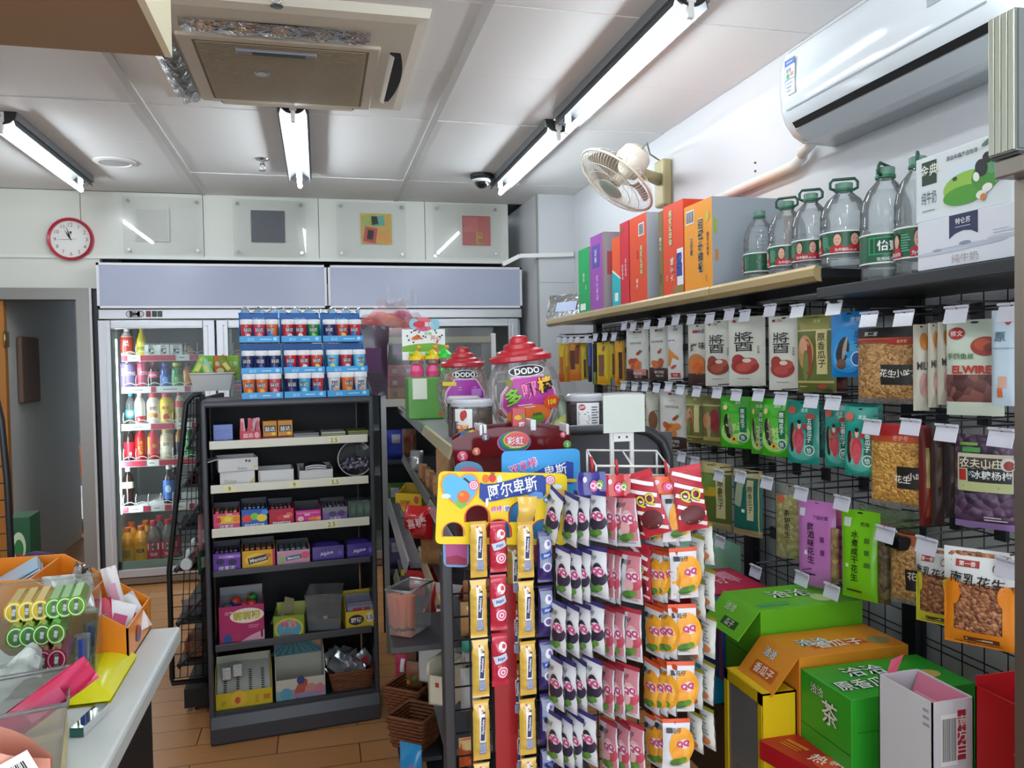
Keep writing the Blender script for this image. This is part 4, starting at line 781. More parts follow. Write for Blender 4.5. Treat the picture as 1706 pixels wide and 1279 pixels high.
# ---- shelf five
p, W, H = gitem(363, 445, 1016, 1078, .015, S5); H2 = GP.at(405, 975, .17).z-p.z
t = tray('toy_egg_box', 'pink open display box of toy eggs on the fifth shelf', 'box', p, GA, W*.95, .16, H, H, 'a8205c', [('t', '元气', -.28, .32, .1, 'e8b0c8'), ('d', .12, .22, .38, .2, 'e8dcd0'), ('t', '萌萌蛋', .12, .22, .22, 'd8d23a', {'ol': '3a2030', 'mw': .66}), ('d', -.32, -.36, .1, .13, '2a4a8a'), ('d', -.12, -.36, .1, .13, 'b02a5a'), ('p', [(-.5, -.5), (.5, -.5), (.5, -.2), (.2, -.32), (-.1, -.5)], 'd8a0b8'), ('l', .3, -.08, .3, .1, 2, 'd880a8'), ('r', .44, -.3, .05, .2, '6a1a3a')], '8c9298', hs=H*1.1, flap=max(.02, H2-H), flap_prints=[('r', 0, 0, .98, .95, '9aa0a4')])
for k, (x, y, c1, c2) in enumerate(((-.3, .05, 'c8402a', '5a5a5e'), (-.12, .09, '2f4a9a', 'c8402a'), (.05, .06, '3a3a8a', 'c83a3a'), (.22, .07, 'c8402a', '2f7a3a'), (.24, .12, '2f7a3a', 'c86a2a'))):
    r_ = .021; o = MB().lathe([(r_*math.sin(PI*q/12), -r_*math.cos(PI*q/12)) for q in range(13)], [m(c1, .25, coat=.4)]*6+[m(c2, .25, coat=.4)]*6, 16).build('toy_egg', None, p+GP.ex*x*W+GP.n*y+Vector((0, 0, H*.86+(.012 if k in (1, 4) else 0)))); o.rotation_euler = (.4*k, .3, k); tag(o, ('red and grey', 'blue and red', 'indigo and red', 'red and green', 'green and orange')[k]+' plastic toy egg in the pink box', 'toy egg', 'toy eggs in the pink box')
p, W, H = gitem(455, 509, 1032, 1068, .01, S5); t = tray('candy_display_box', 'green and yellow candy box with tall torn flap, fifth shelf', 'box', p, GA-.15, W, .13, H, H*1.2, '7f9a2a', [('d', 0, -.1, .46, .5, 'd0b83a'), ('d', 0, -.12, .4, .42, '4a9ab0'), ('t', '糖果', 0, .1, .34, 'c84a7a', {'ol': 'e8e0a0'}), ('l', 0, -.35, .5, .12, 1, 'c84a4a')], 'b8c06a', hs=H*1.1)
g = MB(); g.grid(lambda u, v: (-.01+(u-.5)*.035+.01*v, .05+.01*u, H*.9+.07*v*(1-.2*u)), 4, 6, m('8f8664', .6)); g.grid(lambda u, v: (-W*.62+.05*u, .02+.08*v, H*.55+.03*u), 3, 3, m('b9b9b0', .6)); g.build('flap', t)
def tub_box(name, lab, p, W, D, H, rz, a=None):
    t = thing(name, lab, 'container', p, rz); c = a or film('storage_clear', 'd8dee2', .10, .1); g = MB(); s_ = .86
    b = [(-W/2*s_, D*.07), (W/2*s_, D*.07), (W/2*s_, D*.93), (-W/2*s_, D*.93)]; q = [(-W/2, 0), (W/2, 0), (W/2, D), (-W/2, D)]
    g.add([(x, y, .001) for x, y in b]+[(x, y, H) for x, y in q], [(0, 3, 2, 1)]+[(i, (i+1) % 4, 4+(i+1) % 4, 4+i) for i in range(4)], c); g.build('box_wall', t)
    g = MB(); g.tube([(x, y, H) for x, y in q], .003, c, 6, True); g.build('rim', t); return t
p, W, H = gitem(508, 572, 985, 1056, .03, S5); t = tub_box('clear_container', 'empty clear plastic container on the fifth shelf', p, W, .16, H*.85, GA-.2); g = MB(); g.rect(.005, H*.3, .016, .012, lambda x, y, l: (x, .012-l, y), .002, WHITE); g.build('label', t)
p, W, H = gitem(576, 627, 1017, 1049, .01, S5); t = tray('toy_pack_box', 'small yellow box of silver packets with a price tag', 'box', p, GA, W, .12, H*.9, H*1.6, 'd2b51e', [('d', -.15, .0, .26, .3, '26222a'), ('t', '糖玩', -.15, .0, .3, WHITE), ('d', .3, .08, .13, .3, 'd8d6c8'), ('t', '1.5', .3, .08, .25, INK)], 'b8a032', hs=H*1.5)
for k in range(5):
    g = MB(); g.grid(lambda u, v: ((u-.5)*W*.84, .01+.02*k, H*.35+v*H*(.8+.08*k)), 6, 3, m(('8e8fa4', 'a0a0b4', '7e7f96')[k % 3], .25, .3)); F = lambda x, y, l: (x, .01+.02*k-l, H*.9+y); g.rect(-.1*W, 0, W*.3, H*.25, F, .001, m('a02a3a', .4)).rect(.22*W, .02*H, W*.2, H*.25, F, .001, m('a02a3a', .4)); o = g.build('toy_packet', None, p); o.rotation_euler = (0, 0, GA); tag(o, ORD[k]+' silver packet from the front in the small yellow box', 'packet', 'silver packets in the yellow box')
# ---- base shelf
p, W, H = gitem(358, 458, 1157, 1186, .034, S6); Hb = GP.at(405, 1093, .16).z-p.z
t = tray('toy_car_box', 'yellow and white display box with holes on the base shelf', 'box', p, GA, W*.98, .16, H*.95, Hb, 'd0b81c', [('d', -.1, .1, .14, .5, 'e0b83a'), ('d', -.12, .0, .05, .2, 'c8502a'), ('r', .22, -.05, .06, .5, 'c89a1a'), ('r', .4, .0, .12, .3, 'c07a1a'), ('t', '糖', -.36, -.1, .3, 'b89a1a')], 'c9c9b8', hs=Hb)
g = MB(); F0 = lambda x, y, l: (x, .012+.14*y, H*.55+(Hb-H*.55)*y*.75+l)
g.grid(lambda u, v: F0((u-.5)*W*.94, v, 0), 2, 2, m('c4c6be', .5))
for c in range(4):
    for k in range(11): g.rect((c-1.5)*W*.22, .12+.06*k, W*.055, .028, F0, .002, INK)
g.build('punched_card', t)
for k, (px, py) in enumerate(((378, 1112), (396, 1106))):
    g = MB(); g.box(-.018, .018, 0, .022, 0, .05, film('blister', 'e8e8e0', .12), .003).box(-.012, .012, .004, .018, .006, .036, m('b8843c', .5), .004); q = GP.at(px, py+24, .09); o = g.build('toy_blister', None, (q.x, q.y, GP.at(px, py+22, .09).z)); o.rotation_euler = (-.2, 0, GA); tag(o, ('left', 'right')[k]+' of two small amber toys in blister packs on the yellow box', 'toy', 'amber toys in the yellow box')
p, W, H = gitem(458, 546, 1117, 1167, .034, S6); Hb = GP.at(500, 1063, .12).z-p.z
t = tray('sticker_toy_box', 'tall pale display box with teal swirl and cartoon shapes', 'box', p, GA, W*.97, .14, H*.7, Hb, 'c4c2b8', [('r', 0, -.25, 1, .5, '7aa8a8'), ('d', -.3, -.2, .12, .3, '5a9ab4'), ('d', .0, .0, .1, .5, 'b8503a', {'rot': -.5}), ('d', .0, .4, .08, .2, '33407a'), ('d', .2, -.1, .12, .3, 'c88a7a'), ('d', .38, -.15, .1, .3, 'c87a8a'), ('d', .1, -.3, .3, .12, '9a86a8')], 'c6c4b4', hs=Hb*.96)
g = MB(); F = lambda x, y, l: (x, .137-l, Hb*.80+y); deco(g, F, W*.95, Hb*.36, [('r', 0, 0, 1, 1, '4f8a94')]+[('p', [(-.1, .5), (-.62+.16*k, -.42-.08*math.sin(k)), (-.54+.16*k, -.46)], '3a6f7c') for k in range(8)]+[('p', [(.3, .1), (.5, .5), (.5, -.2)], 'c88a6a')]); g.build('back_print', t)
WIC = grainy('wicker', '8a5230', '5d3318', 60, .6, .7, 'noise')
def basket(name, lab, p, rz, W, D, H):
    t = thing(name, lab, 'basket', p, rz); s_ = .82; g = MB(); n = 9
    for k in range(n):
        f = s_+(1-s_)*k/(n-1); z = H*k/(n-1); y0 = D*(1-f)/2; pts = []
        for (xa, ya, xb, yb3) in ((-1, 0, 1, 0), (1, 0, 1, 1), (1, 1, -1, 1), (-1, 1, -1, 0)):
            for q in range(8): u = q/8; pts.append(((xa+(xb-xa)*u)*W/2*f+.0015*(-1)**(q+k), y0+(ya+(yb3-ya)*u)*(D-2*y0)+.0015*(-1)**(q+k), z))
        g.tube(pts, H/n*.58, WIC, 5, True)
    g.box(-W/2*s_, W/2*s_, D*.09, D*.91, 0, .004, WIC); g.build('woven_side', t)
    MB().tube([(-W/2, 0, H), (W/2, 0, H), (W/2, D, H), (-W/2, D, H)], .006, WIC, 6, True).build('rim', t); return t
p, W, H = gitem(548, 627, 1128, 1158, .04, S6); t = basket('wicker_basket', 'brown wicker basket of silver sachets on the base shelf', p, GA, W*.95, .2, H)
def sachet(loc, w_, h, c, lab, group, rot, spot=None, cat='sachet', name='candy_sachet'):
    g = MB(); sd = random.random()*7
    f = lambda s_: (lambda u, v: ((u-.5)*w_, s_*(.009*max(0, math.sin(PI*u))**.6*max(0, math.sin(PI*v))**.6+.002*math.sin(u*11+v*7+sd)), (v-.5)*h))
    g.grid(f(-1), 6, 6, c, True, True).grid(f(1), 6, 6, c)
    if spot: g.rect(0, 0, w_*.5, h*.35, lambda x, y, l: (x, -.0105-l, y), 0, cm(spot), 2); g.rect(0, 0, w_*.5, h*.35, lambda x, y, l: (x, .0105+l, y), 0, cm(spot), 2)
    o = g.build(name, None, loc); o.rotation_euler = rot; return tag(o, lab, cat, group)
SILV = m('b4b7bc', .2, .6)
for k in range(24):
    q = p+GP.ex*random.uniform(-.08, .08)+GP.n*random.uniform(.03, .16); q.z = S6+.05+random.random()*.055
    sachet(q, .06, .075, SILV, 'silver candy sachet heaped in the wicker basket on the base shelf', 'silver sachets in the wicker basket', (random.uniform(-1.2, .2), random.uniform(-.8, .8), random.uniform(0, 6)), random.choice(('b52a34', '34363c', None, '2a2a30', 'd8d8dc')))
# ================================================================ BLACK WIRE RACK left of the gum shelf
WR = m('191a1d', .4); rx, ry = -.60, 3.42
t = RACK = thing('wire_rack', 'black wire rack with slanted mesh side, left of the gum shelf', 'rack', (rx, ry, 0))
f0 = atY(310, 672, ry); f1 = atY(282, 950, ry); f2 = atY(287, 1130, ry); xb = atY(345, 900, ry+.02).x-.0; zt0 = atY(330, 657, ry).z
def F_(p): return (p.x-rx, 0, p.z)
g = MB(); g.tube([(xb-rx, 0, zt0), (f0.x-rx+.03, 0, zt0), (f0.x-rx, 0, f0.z), F_(f1), F_(f2), (f2.x-rx+.0, 0, f2.z-.02), (xb-rx, 0, f2.z-.02)], .011, WR, 8); g.tube([(xb-rx, 0, zt0), (xb-rx, 0, .05)], .012, WR, 8); g.build('side_frame', t)
g = MB()
for k in range(24):
    z = f2.z+(f0.z-f2.z)*k/23; u = (z-f2.z)/(f0.z-f2.z); xl = f2.x+(f1.x-f2.x)*min(1, u/.38) if u < .38 else f1.x+(f0.x-f1.x)*(u-.38)/.62; g.tube([(xl-rx, 0, z), (xb-rx, 0, z)], .0018, WR, 4)
for k in range(1, 5): x0 = f2.x+(xb-f2.x)*k/5; x1 = f0.x+.01+(xb-f0.x-.01)*k/5; g.tube([(x0-rx, 0, f2.z), (x1-rx, 0, zt0)], .0018, WR, 4)
g.build('side_mesh', t)
g = MB(); g.box(xb-rx-.03, xb-rx-.01, .02, .85, .1, zt0-.02, m('141518', .6)); g.build('back_panel', t)
g = MB(); g.box(f2.x-rx+.04, xb-rx, .02, .85, 0.02, f2.z-.06, m('17181b', .5)); g.build('plinth', t)
for py in (745, 808, 880, 948, 1038, 1108):
    z = atY(320, py, ry).z; xl = f1.x+(f0.x-f1.x)*max(0, (z-f1.z)/(f0.z-f1.z))+.012
    o = MB().box(xl-rx, xb-rx-.03, .03, .82, z-.012, z, WR, .002).build('shelf_board', t)
    g = MB(); g.tube([(xl-rx+.01, .012, z-.01), (xb-rx-.02, .012, z+.10)], .006, m('3a3c40', .4), 6); g.build('bracket', o)
g = MB().lathe([(0, 0), (.012, 0), (.012, .022), (0, .022)], CHROME, 10, (f2.x-rx+.07, .06, 0)); g.build('foot', t)
# rack stock seen through the mesh
def rk(px, py, d=.1): p = atY(px, py, ry+d); return p
RS = lambda py: atY(320, py, ry).z+.001
for k in range(3): sachet(rk(330, 790+8*k, .1+.03*k)+Vector((0, 0, .01)), .10, .13, m('a83248', .3, coat=.3), ORD[k]+' dark pink snack bag lying on the wire rack second shelf', 'pink bags on the wire rack', (R(80), 0, .3*k), 'c86a78', 'bag', 'snack_bag')
for k, (px, py, c) in enumerate(((318, 925, 'd8dadc'), (322, 932, 'd2d4d6'), (334, 922, '7a2f2a'), (312, 938, 'c9cccf'), (338, 936, 'b04a3c'))):
    o = MB().lathe([(0, 0), (.022, 0), (.024, .004), (.024, .10), (.02, .105), (0, .105)], m(c, .4), 14).build('paper_roll', None, (rk(px, py).x, ry+.08+.11*(k % 2), RS(948)+.024+(.045 if k in (1, 2) else 0))); o.rotation_euler = (R(90), 0, .1*k); tag(o, ('white paper roll lying lowest left', 'white roll on top of the pile', 'dark red roll at the back', 'grey white roll at the front left', 'brick red roll at the right')[k]+' on the rack fourth shelf', 'roll', 'paper rolls on the wire rack')
for k, (px, py, c, s_) in enumerate(((325, 1010, 'b9bcc2', .1), (335, 1022, '9aa0a4', .09), (315, 868, '6f7f78', .08), (335, 866, '8fa098', .08), (338, 730, 'b86a72', .07))):
    sachet(rk(px, py, .12), s_, s_, m(c, .25, .2), ('pale grey bag with red stripes', 'grey crumpled bag', 'grey green bag', 'pale green bag', 'small pink bag on the top shelf')[k]+' behind the wire rack mesh', None, (R(35), 0, .4*k), ('b03a4a' if k == 0 else None), 'bag', 'snack_bag')
p = rk(333, 1106, .15); g = MB(); t2 = thing('plastic_basket', 'orange brown plastic basket low on the wire rack', 'basket', (p.x, p.y, RS(1108)+.002)); g.box(-.05, .05, -.06, .1, 0, .004, m('9a5a3a', .5))
for k in range(7):
    for (a0, a1, b0, b1) in ((-.05, .05, -.06, -.056), (-.05, .05, .096, .1), (-.05, -.046, -.06, .1), (.046, .05, -.06, .1)): g.box(a0, a1, b0, b1, .006+.009*k, .011+.009*k, m('a8623f', .5))
for x in (-.05, -.025, 0, .025, .045): g.box(x, x+.005, -.061, -.057, 0, .068, m('a8623f', .5))
g.build('lattice_side', t2)
# hanging bags on the rack's near edge
for k, (px, y0, y1, c, c2, lab) in enumerate(((344, 815, 850, 'c22a62', None, 'narrow magenta packet hanging between rack and gum shelf'), (339, 855, 915, 'c48a94', 'e4dfe0', 'pinkish packet hanging edge-on beside the gum shelf'), (337, 905, 955, '2f5a48', 'd8c8a8', 'dark green packet hanging edge-on beside the gum shelf'))):
    p = atY(px, y0, ry-.03); h = p.z-atY(px, y1, ry-.03).z; pouch('snack_packet', lab, 'packet', (p.x, p.y, p.z), R(62), h*.5, h, .02, c, [('r', 0, -.1, .7, .35, c2)] if c2 else None)
# white bin with green snack packets on the rack's top
b = atY(357, 657, ry+.12); w_ = (atY(394, 640, ry+.12).x-atY(323, 640, ry+.12).x); t = thing('white_bin', 'white plastic bin of green snack boxes on the wire rack top', 'bin', (b.x, b.y, zt0+.012))
h = atY(357, 622, ry+.12).z-zt0-.012; T = m('c8c7c2', .45); g = MB(); q = [(-w_/2, -.08), (w_/2, -.08), (w_/2, .12), (-w_/2, .12)]; s_ = .82
g.add([(x*s_, y*s_, 0) for x, y in q]+[(x, y, h) for x, y in q]+[(x*.98, y*.98, h) for x, y in q]+[(x*s_*.97, y*s_*.97, .003) for x, y in q], [(3, 2, 1, 0)]+[(i, (i+1) % 4, 4+(i+1) % 4, 4+i) for i in range(4)]+[(4+i, 4+(i+1) % 4, 8+(i+1) % 4, 8+i) for i in range(4)]+[(8+i, 8+(i+1) % 4, 12+(i+1) % 4, 12+i) for i in range(4)]+[(12, 13, 14, 15)], T); g.build('bin_wall', t)
g = MB(); g.tube([(x, y, h) for x, y in q], .004, T, 6, True); g.build('rim', t); ty = b.y
for k, (x0, x1, y0, c, a, lab) in enumerate(((335, 357, 592, '7ab82e', .0, 'light green snack box at the back left'), (358, 378, 592, 'd8682e', .02, 'orange snack box at the back'), (379, 398, 592, '86c02c', -.03, 'light green snack box at the back right'))):
    p0 = atY(x0, 620, ry+.2); p1 = atY(x1, y0, ry+.2); W = p1.x-p0.x; o = carton('snack_box', lab+' of the white bin', 'box', ((p0.x+p1.x)/2, ry+.17, p0.z-.03), 0, W, .035, p1.z-p0.z+.03, c, [('t', '香葱', 0, .15, .2, 'e8f0c0'), ('d', .0, -.15, .3, .12, 'e8e0a0')], bev=.002, group='snack boxes in the white bin')
for k, (px, py, c, rot, lab) in enumerate(((331, 612, '8fc43a', .5, 'green snack tube leaning left'), (378, 610, '8a8a2a', -.6, 'olive snack bar leaning right'), (345, 615, '9fd0b8', -.4, 'pale teal packet in the middle'))):
    p = atY(px, py, ry+.09); sachet(p, .035, .10, m(c, .35, coat=.3), lab+' of the white bin', None, (0, rot, 0), 'd8d86a', 'packet', 'snack_packet')
# ================================================================ MIDDLE GONDOLA
from mathutils.geometry import tessellate_polygon
_A = atZ(755, 745, 1.235); _B = atZ(665, 675, 1.235); _d = (_B-_A).normalized()
CP = Plane(_A.x, _A.y, math.atan2(-_d.y, -_d.x)); CA = CP.a
def cpt(y, off, z):
    """room point on the gondola: y = distance into the room, off = towards the right from its left front"""
    s_ = (y-_A.y)/_d.y; return Vector((_A.x, _A.y, 0))+_d*s_+CP.n*off+Vector((0, 0, z))
GRY = m('55585f', .4); STRIPM = m('b9ae86', .3, coat=.3)
t = MID = thing('gondola_shelf', 'middle gondola shelf running into the room with jars on top', 'shelf', cpt(1.78, .2, 0))
def slab(y0, y1, o0, o1, z0, z1, a, g=None, bev=0.0):
    g = g or MB(); P = [cpt(y, o, z) for z in (z0, z1) for y, o in ((y0, o0), (y1, o0), (y1, o1), (y0, o1))]
    return g.add(P, [(0, 1, 2, 3), (7, 6, 5, 4), (0, 4, 5, 1), (1, 5, 6, 2), (2, 6, 7, 3), (3, 7, 4, 0)], a)
YN, YFAR, TW = 1.76, 3.72, .53
wpart('top_board', slab(YN+.02, YFAR, .0, TW, 1.205, 1.235, m('8e9194', .4)), t)
wpart('spine_panel', slab(YN+.02, YFAR, TW/2-.012, TW/2+.012, .1, 1.2, m('232429', .6)), t)
wpart('plinth', slab(YN, YFAR, .02, TW-.02, 0, .10, m('1f2024', .5)), t)
def strip_part(y0, y1, off, z, a, name='price_strip', o2=None):
    o = o2 if o2 is not None else off; g = MB()
    for q in range(2):
        P = []
        for y, oo in ((y0, off), (y1, o)): P += [cpt(y, oo-.018+.004*q, z-.022), cpt(y, oo-.006, z-.002+.006), cpt(y, oo, z+.006), cpt(y, oo-.010, z-.024)]
    g.add(P, [(0, 1, 2, 3)[::-1], (4, 5, 6, 7), (0, 4, 5, 1), (1, 5, 6, 2), (2, 6, 7, 3), (3, 7, 4, 0)], a); return wpart(name, g, t)
strip_part(YN+.02, 2.45, 0, 1.232, STRIPM); strip_part(2.46, YFAR, 0, 1.232, film('strip_clear', 'e6e8e6', .3, .1))
wpart('shelf_board', slab(YN+.05, YFAR-.05, .02, TW/2-.02, .98, .995, GRY), t); strip_part(2.5, 3.70, .015, .998, m('6f6f62', .35, .3)); strip_part(YN+.1, 2.49, .015, .99, m('aeb2b8', .25, .5))
wpart('shelf_board', slab(YN+.05, YFAR-.05, .02, TW/2-.02, .765, .78, GRY), t); strip_part(YN+.02, 2.75, .0, .78, STRIPM)
wpart('shelf_board', slab(YN+.05, YFAR-.05, -.03, TW/2-.02, .50, .515, GRY), t)
wpart('shelf_board', slab(YN+.05, YFAR-.05, -.04, TW/2-.02, .262, .277, m('3c3f47', .4)), t)
strip_part(1.95, 2.9, -.095, .93, m('8d8f92', .3, .4), 'price_strip'); strip_part(2.0, 2.52, -.095, .765, m('777264', .35, .3), 'price_strip')
wpart('shelf_board', slab(2.0, 2.9, -.09, -.06, .905, .917, GRY), t); wpart('shelf_board', slab(2.02, 2.52, -.09, -.06, .735, .747, GRY), t)
for o in (0.02, TW-.05): wpart('end_post', slab(YN, YN+.04, o, o+.03, .0, 1.20, m('2b2d32', .4)), t)
g = MB(); q = [cpt(YN-.01, .02, 1.24)]+[cpt(YN-.01, .05+.03*math.sin(k*PI/8)-.03, 1.24) for k in range(0)]
pts = [cpt(YN-.01, .015, 1.0), cpt(YN-.01, .015, 1.22), cpt(YN-.01, .03, 1.255), cpt(YN-.01, .06, 1.268), cpt(YN-.01, .43, 1.268), cpt(YN-.01, .47, 1.258), cpt(YN-.01, .50, 1.235), cpt(YN-.01, .515, 1.20), cpt(YN-.01, .52, 1.05)]
g.tube(pts, .012, m('2b2d32', .4), 8); wpart('end_frame', g, t)
wpart('end_panel', slab(YN+.0, YN+.014, .03, TW-.0, 1.12, 1.255, m('34363c', .45)), t); wpart('end_panel', slab(YN+.0, YN+.012, .03, TW, .95, 1.12, m('26272c', .5)), t)
# wire end panel in front that carries the candy
t = WP = thing('wire_display_stand', 'black wire grid panel with flat post, carrying the candy strips', 'wire panel', (.5, 1.52, 0)); g = MB()
a = atY(745, 940, 1.52); g.box(a.x-.012, a.x+.010, 1.515, 1.545, .0, a.z+.02, m('2f3034', .4), .003); wpart('post', g, t); 
g = MB()
for k in range(23): g.tube([(a.x, 1.53, .03+.047*k), (a.x+.50, 1.53, .03+.047*k)], .002, WR, 4)
for k in range(1, 12): g.tube([(a.x+.045*k, 1.533, .01), (a.x+.045*k, 1.533, 1.08)], .002, WR, 4)
wpart('grid', g, t)
for x in (a.x+.06, a.x+.48): g = MB(); g.box(x-.008, x+.008, 1.534, 1.69, 1.05, 1.065, WR); wpart('bracket', g, t)
# ---- goods on the left side
BRN = grainy('dried_snack', '9a6a42', '5f3a22', 70, .5, .6, 'noise'); TAN = grainy('tan_snack', 'b98d5e', '8a5c36', 60, .5, .5, 'noise'); CRK = wrinkle('snack_film', 'cfc4ba', .25, 60, .9, 'c2b0a0')
def spot(x0, x1, y0, y1, d, ang=-38):
    p = CP.at((x0+x1)/2, y1, d); b, w_, h = Plane(p.x, p.y, R(ang)).rect(x0, x1, y0, y1); return p, w_, h, R(ang)
def sb(name, lab, x0, x1, y0, y1, d, T, c, pr=None, ang=-38, grp=None):
    p, W, H, a = spot(x0, x1, y0, y1, d, ang); return pouch(name, lab, 'packet' if 'packet' in name else 'bag', p+Vector((0, 0, H)), a, W, H, T, c, pr, None, grp, hole=False)
def so(name, lab, x0, x1, y0, y1, d, D, c, inner, pr=None, hb=1.3, ang=-38):
    p, W, H, a = spot(x0, x1, y0, y1, d, ang); return tray(name, lab, 'box', p, a, W, D, H, H*hb, c, pr, inner)
sb('snack_bag', 'brown snack bag upright, farthest on the second tier of the gondola', 671, 694, 714, 764, .04, .05, BRN, [('r', .2, .2, .4, .3, 'b0433a')]); sb('snack_bag', 'silver snack bag next to the brown one on the gondola second tier', 684, 706, 750, 790, .03, .05, SILV)
for k in range(5): sb('cracker_bag', ORD[k]+' brown cracker bag in the row on the gondola second tier', 698+6*k, 712+6*k, 772+5*k, 800+7*k, .03, .02, BRN if k % 2 else TAN, None, -60, 'cracker bags in a row on the gondola')
sb('snack_bag', 'tall tan dried-snack bag leaning behind the red candy hanger', 728, 756, 748, 838, .02, .04, TAN)
so('yellow_snack_box', 'yellow cardboard box on the third gondola tier', 659, 703, 822, 862, -.02, .08, 'cfae22', '9a7a1e', [('t', '好吃', -.1, .1, .25, 'a8402a'), ('d', .3, .25, .09, .16, 'b8523a')])
sb('clear_candy_bag', 'clear bag of small sweets in front of the yellow gondola box', 668, 694, 852, 882, -.05, .04, CRK); sb('red_candy_bag', 'shiny bright red candy bag with white lettering on the gondola', 676, 720, 842, 898, -.03, .08, m('c01822', .22, coat=.6), [('t', '喜糖', .1, .05, .3, 'e8c8c0', {'rot': .2}), ('r', .2, -.25, .3, .25, 'a01822')]); sb('snack_bag', 'tan bread bag low behind the pink sign on the gondola', 702, 745, 868, 940, .02, .06, TAN)
so('open_box', 'red and brown open box with green edge, fourth gondola tier', 668, 708, 950, 990, -.04, .1, 'b02028', '6a3826', [('r', -.4, 0, .12, 1, '7fb83a'), ('t', '果', .2, .1, .3, 'e8d0c0')], 1.5); so('open_box', 'white box with red front and dark packets, fourth gondola tier', 696, 744, 1030, 1056, -.03, .1, 'c0202a', 'c9c8c6', [('t', '951', .1, 0, .5, 'e0a8a0')], 2.6)
for k in range(3): sb('dark_packet', ORD[k]+' black and white packet standing in the red-fronted box', 706+11*k, 722+11*k, 1008, 1044, -.005, .015, '3a2c34', [('r', -.2, .1, .4, .5, 'd8d4d0')], -38, 'packets in the red-fronted box')
sb('paper_bag', 'crumpled grey white bag upright on the fourth gondola tier', 716, 745, 940, 1000, .08, .05, m('a9adb2', .5))
p, W, H, a = spot(644, 684, 985, 1062, -.14); t = tub_box('clear_tub', 'clear tub of orange sticks at the far low gondola tier', p, W, .10, H, a, film('tub_haze', 'eef0f0', .12, .1))
for k in range(5): q = p+Vector((.010*k-.005, .05+.008*(k % 2), .004)); o = MB().lathe([(0, 0), (.009, 0), (.010, H*.7), (.004, H*.72), (0, H*.72)], m('d8621f', .4), 10).build('orange_stick', None, q); tag(o, ORD[k]+' orange snack stick from the left inside the clear tub', 'snack stick', 'orange sticks in the clear tub')
wpart('shelf_board', slab(p.y-.06, p.y+.16, -.16, -.0, p.z-.014, p.z-.002, DARK), MID)
IV = m('d5d0b8', .45)
def bin_(x0, x1, y0, y1, d, D, lab, c=IV, pr=None):
    p, W, H, a = spot(x0, x1, y0, y1, d); t = thing('storage_bin', lab, 'bin', p, a, 'ivory bins on the gondola'); g = MB(); th = .004
    g.box(-W/2, W/2, 0, D, 0, th, c).box(-W/2, -W/2+th, 0, D, 0, H, c).box(W/2-th, W/2, 0, D, 0, H, c).box(-W/2, W/2, D-th, D, 0, H, c).box(-W/2, W/2, 0, th, 0, H*.72, c); deco(g, lambda x, y_, l: (x, -l, H*.36+y_), W, H*.72, pr); g.build('bin_wall', t)
    g = MB(); g.tube([(-W/2, 0, H*.72), (-W/2, .0, H), (-W/2, D, H), (W/2, D, H), (W/2, 0, H), (W/2, 0, H*.72)], .005, c, 6); g.build('rim', t)
bin_(698, 746, 1056, 1138, -.02, .1, 'grey white bin behind the ivory one, low gondola tier', m('b9bcbc', .45)); bin_(714, 752, 1108, 1176, -.05, .08, 'ivory plastic bin with a small red square on the low gondola tier', IV, [('r', -.1, .2, .16, .16, 'b0492f'), ('r', .2, .2, .1, .1, '8a8a6a')])
so('brown_box', 'brown cardboard box with torn top on the low gondola tier', 660, 694, 1082, 1120, -.04, .08, '7a5142', '9a7a62', None, 1.2); sb('pink_packet', 'pink packet with white tag beside the brown gondola box', 660, 680, 1090, 1142, -.08, .03, 'a82850', [('r', .2, .2, .3, .4, 'd8d8da')]); sb('trail_mix_bag', 'multicolour nut bag on the low gondola tier', 678, 704, 1102, 1148, -.05, .04, BRN, [('d', .2, 0, .1, .1, '4a7a3a'), ('d', -.2, -.2, .12, .08, 'c89a3a'), ('d', 0, .2, .1, .1, 'a03a3a')])
for (x0, x1, y0, y1, lab) in ((640, 696, 1150, 1192, 'wicker basket by the gondola foot, the farther one'), (646, 704, 1200, 1248, 'wicker basket by the gondola foot, the nearer one')): p, W, H, a = spot(x0, x1, y0, y1, -.10); basket('wicker_basket', lab, p, a, W, .12, H); wpart('shelf_board', slab(p.y-.06, p.y+.16, -.12, -.0, p.z-.014, p.z-.002, DARK), MID)
sb('black_packet', 'glossy black packet with white print in the nearer wicker basket', 662, 694, 1194, 1236, -.05, .04, m('17171a', .2, coat=.6), [('r', 0, .25, .7, .25, 'b8c0c4')]); sb('teal_packet', 'green and tan packet in the farther wicker basket', 658, 686, 1140, 1182, -.05, .04, '3f5f50', [('r', .2, 0, .5, .6, '6a4a34')]); sb('dark_green_packet', 'dark packet with yellow spot beside the black one', 674, 698, 1176, 1212, -.04, .03, '2c4a3c', [('d', .1, .1, .2, .2, 'c8c03a')])
sb('blue_packet', 'bright blue packet standing at the gondola foot', 668, 704, 1238, 1330, -.10, .05, m('2d8ec8', .3, coat=.4), [('d', .2, -.1, .2, .3, 'a86a9a'), ('d', -.1, -.3, .3, .15, '4a5aa0')]); sb('yellow_packet', 'yellow packet behind the blue one at the gondola foot', 688, 704, 1222, 1262, -.03, .03, 'c8a428')
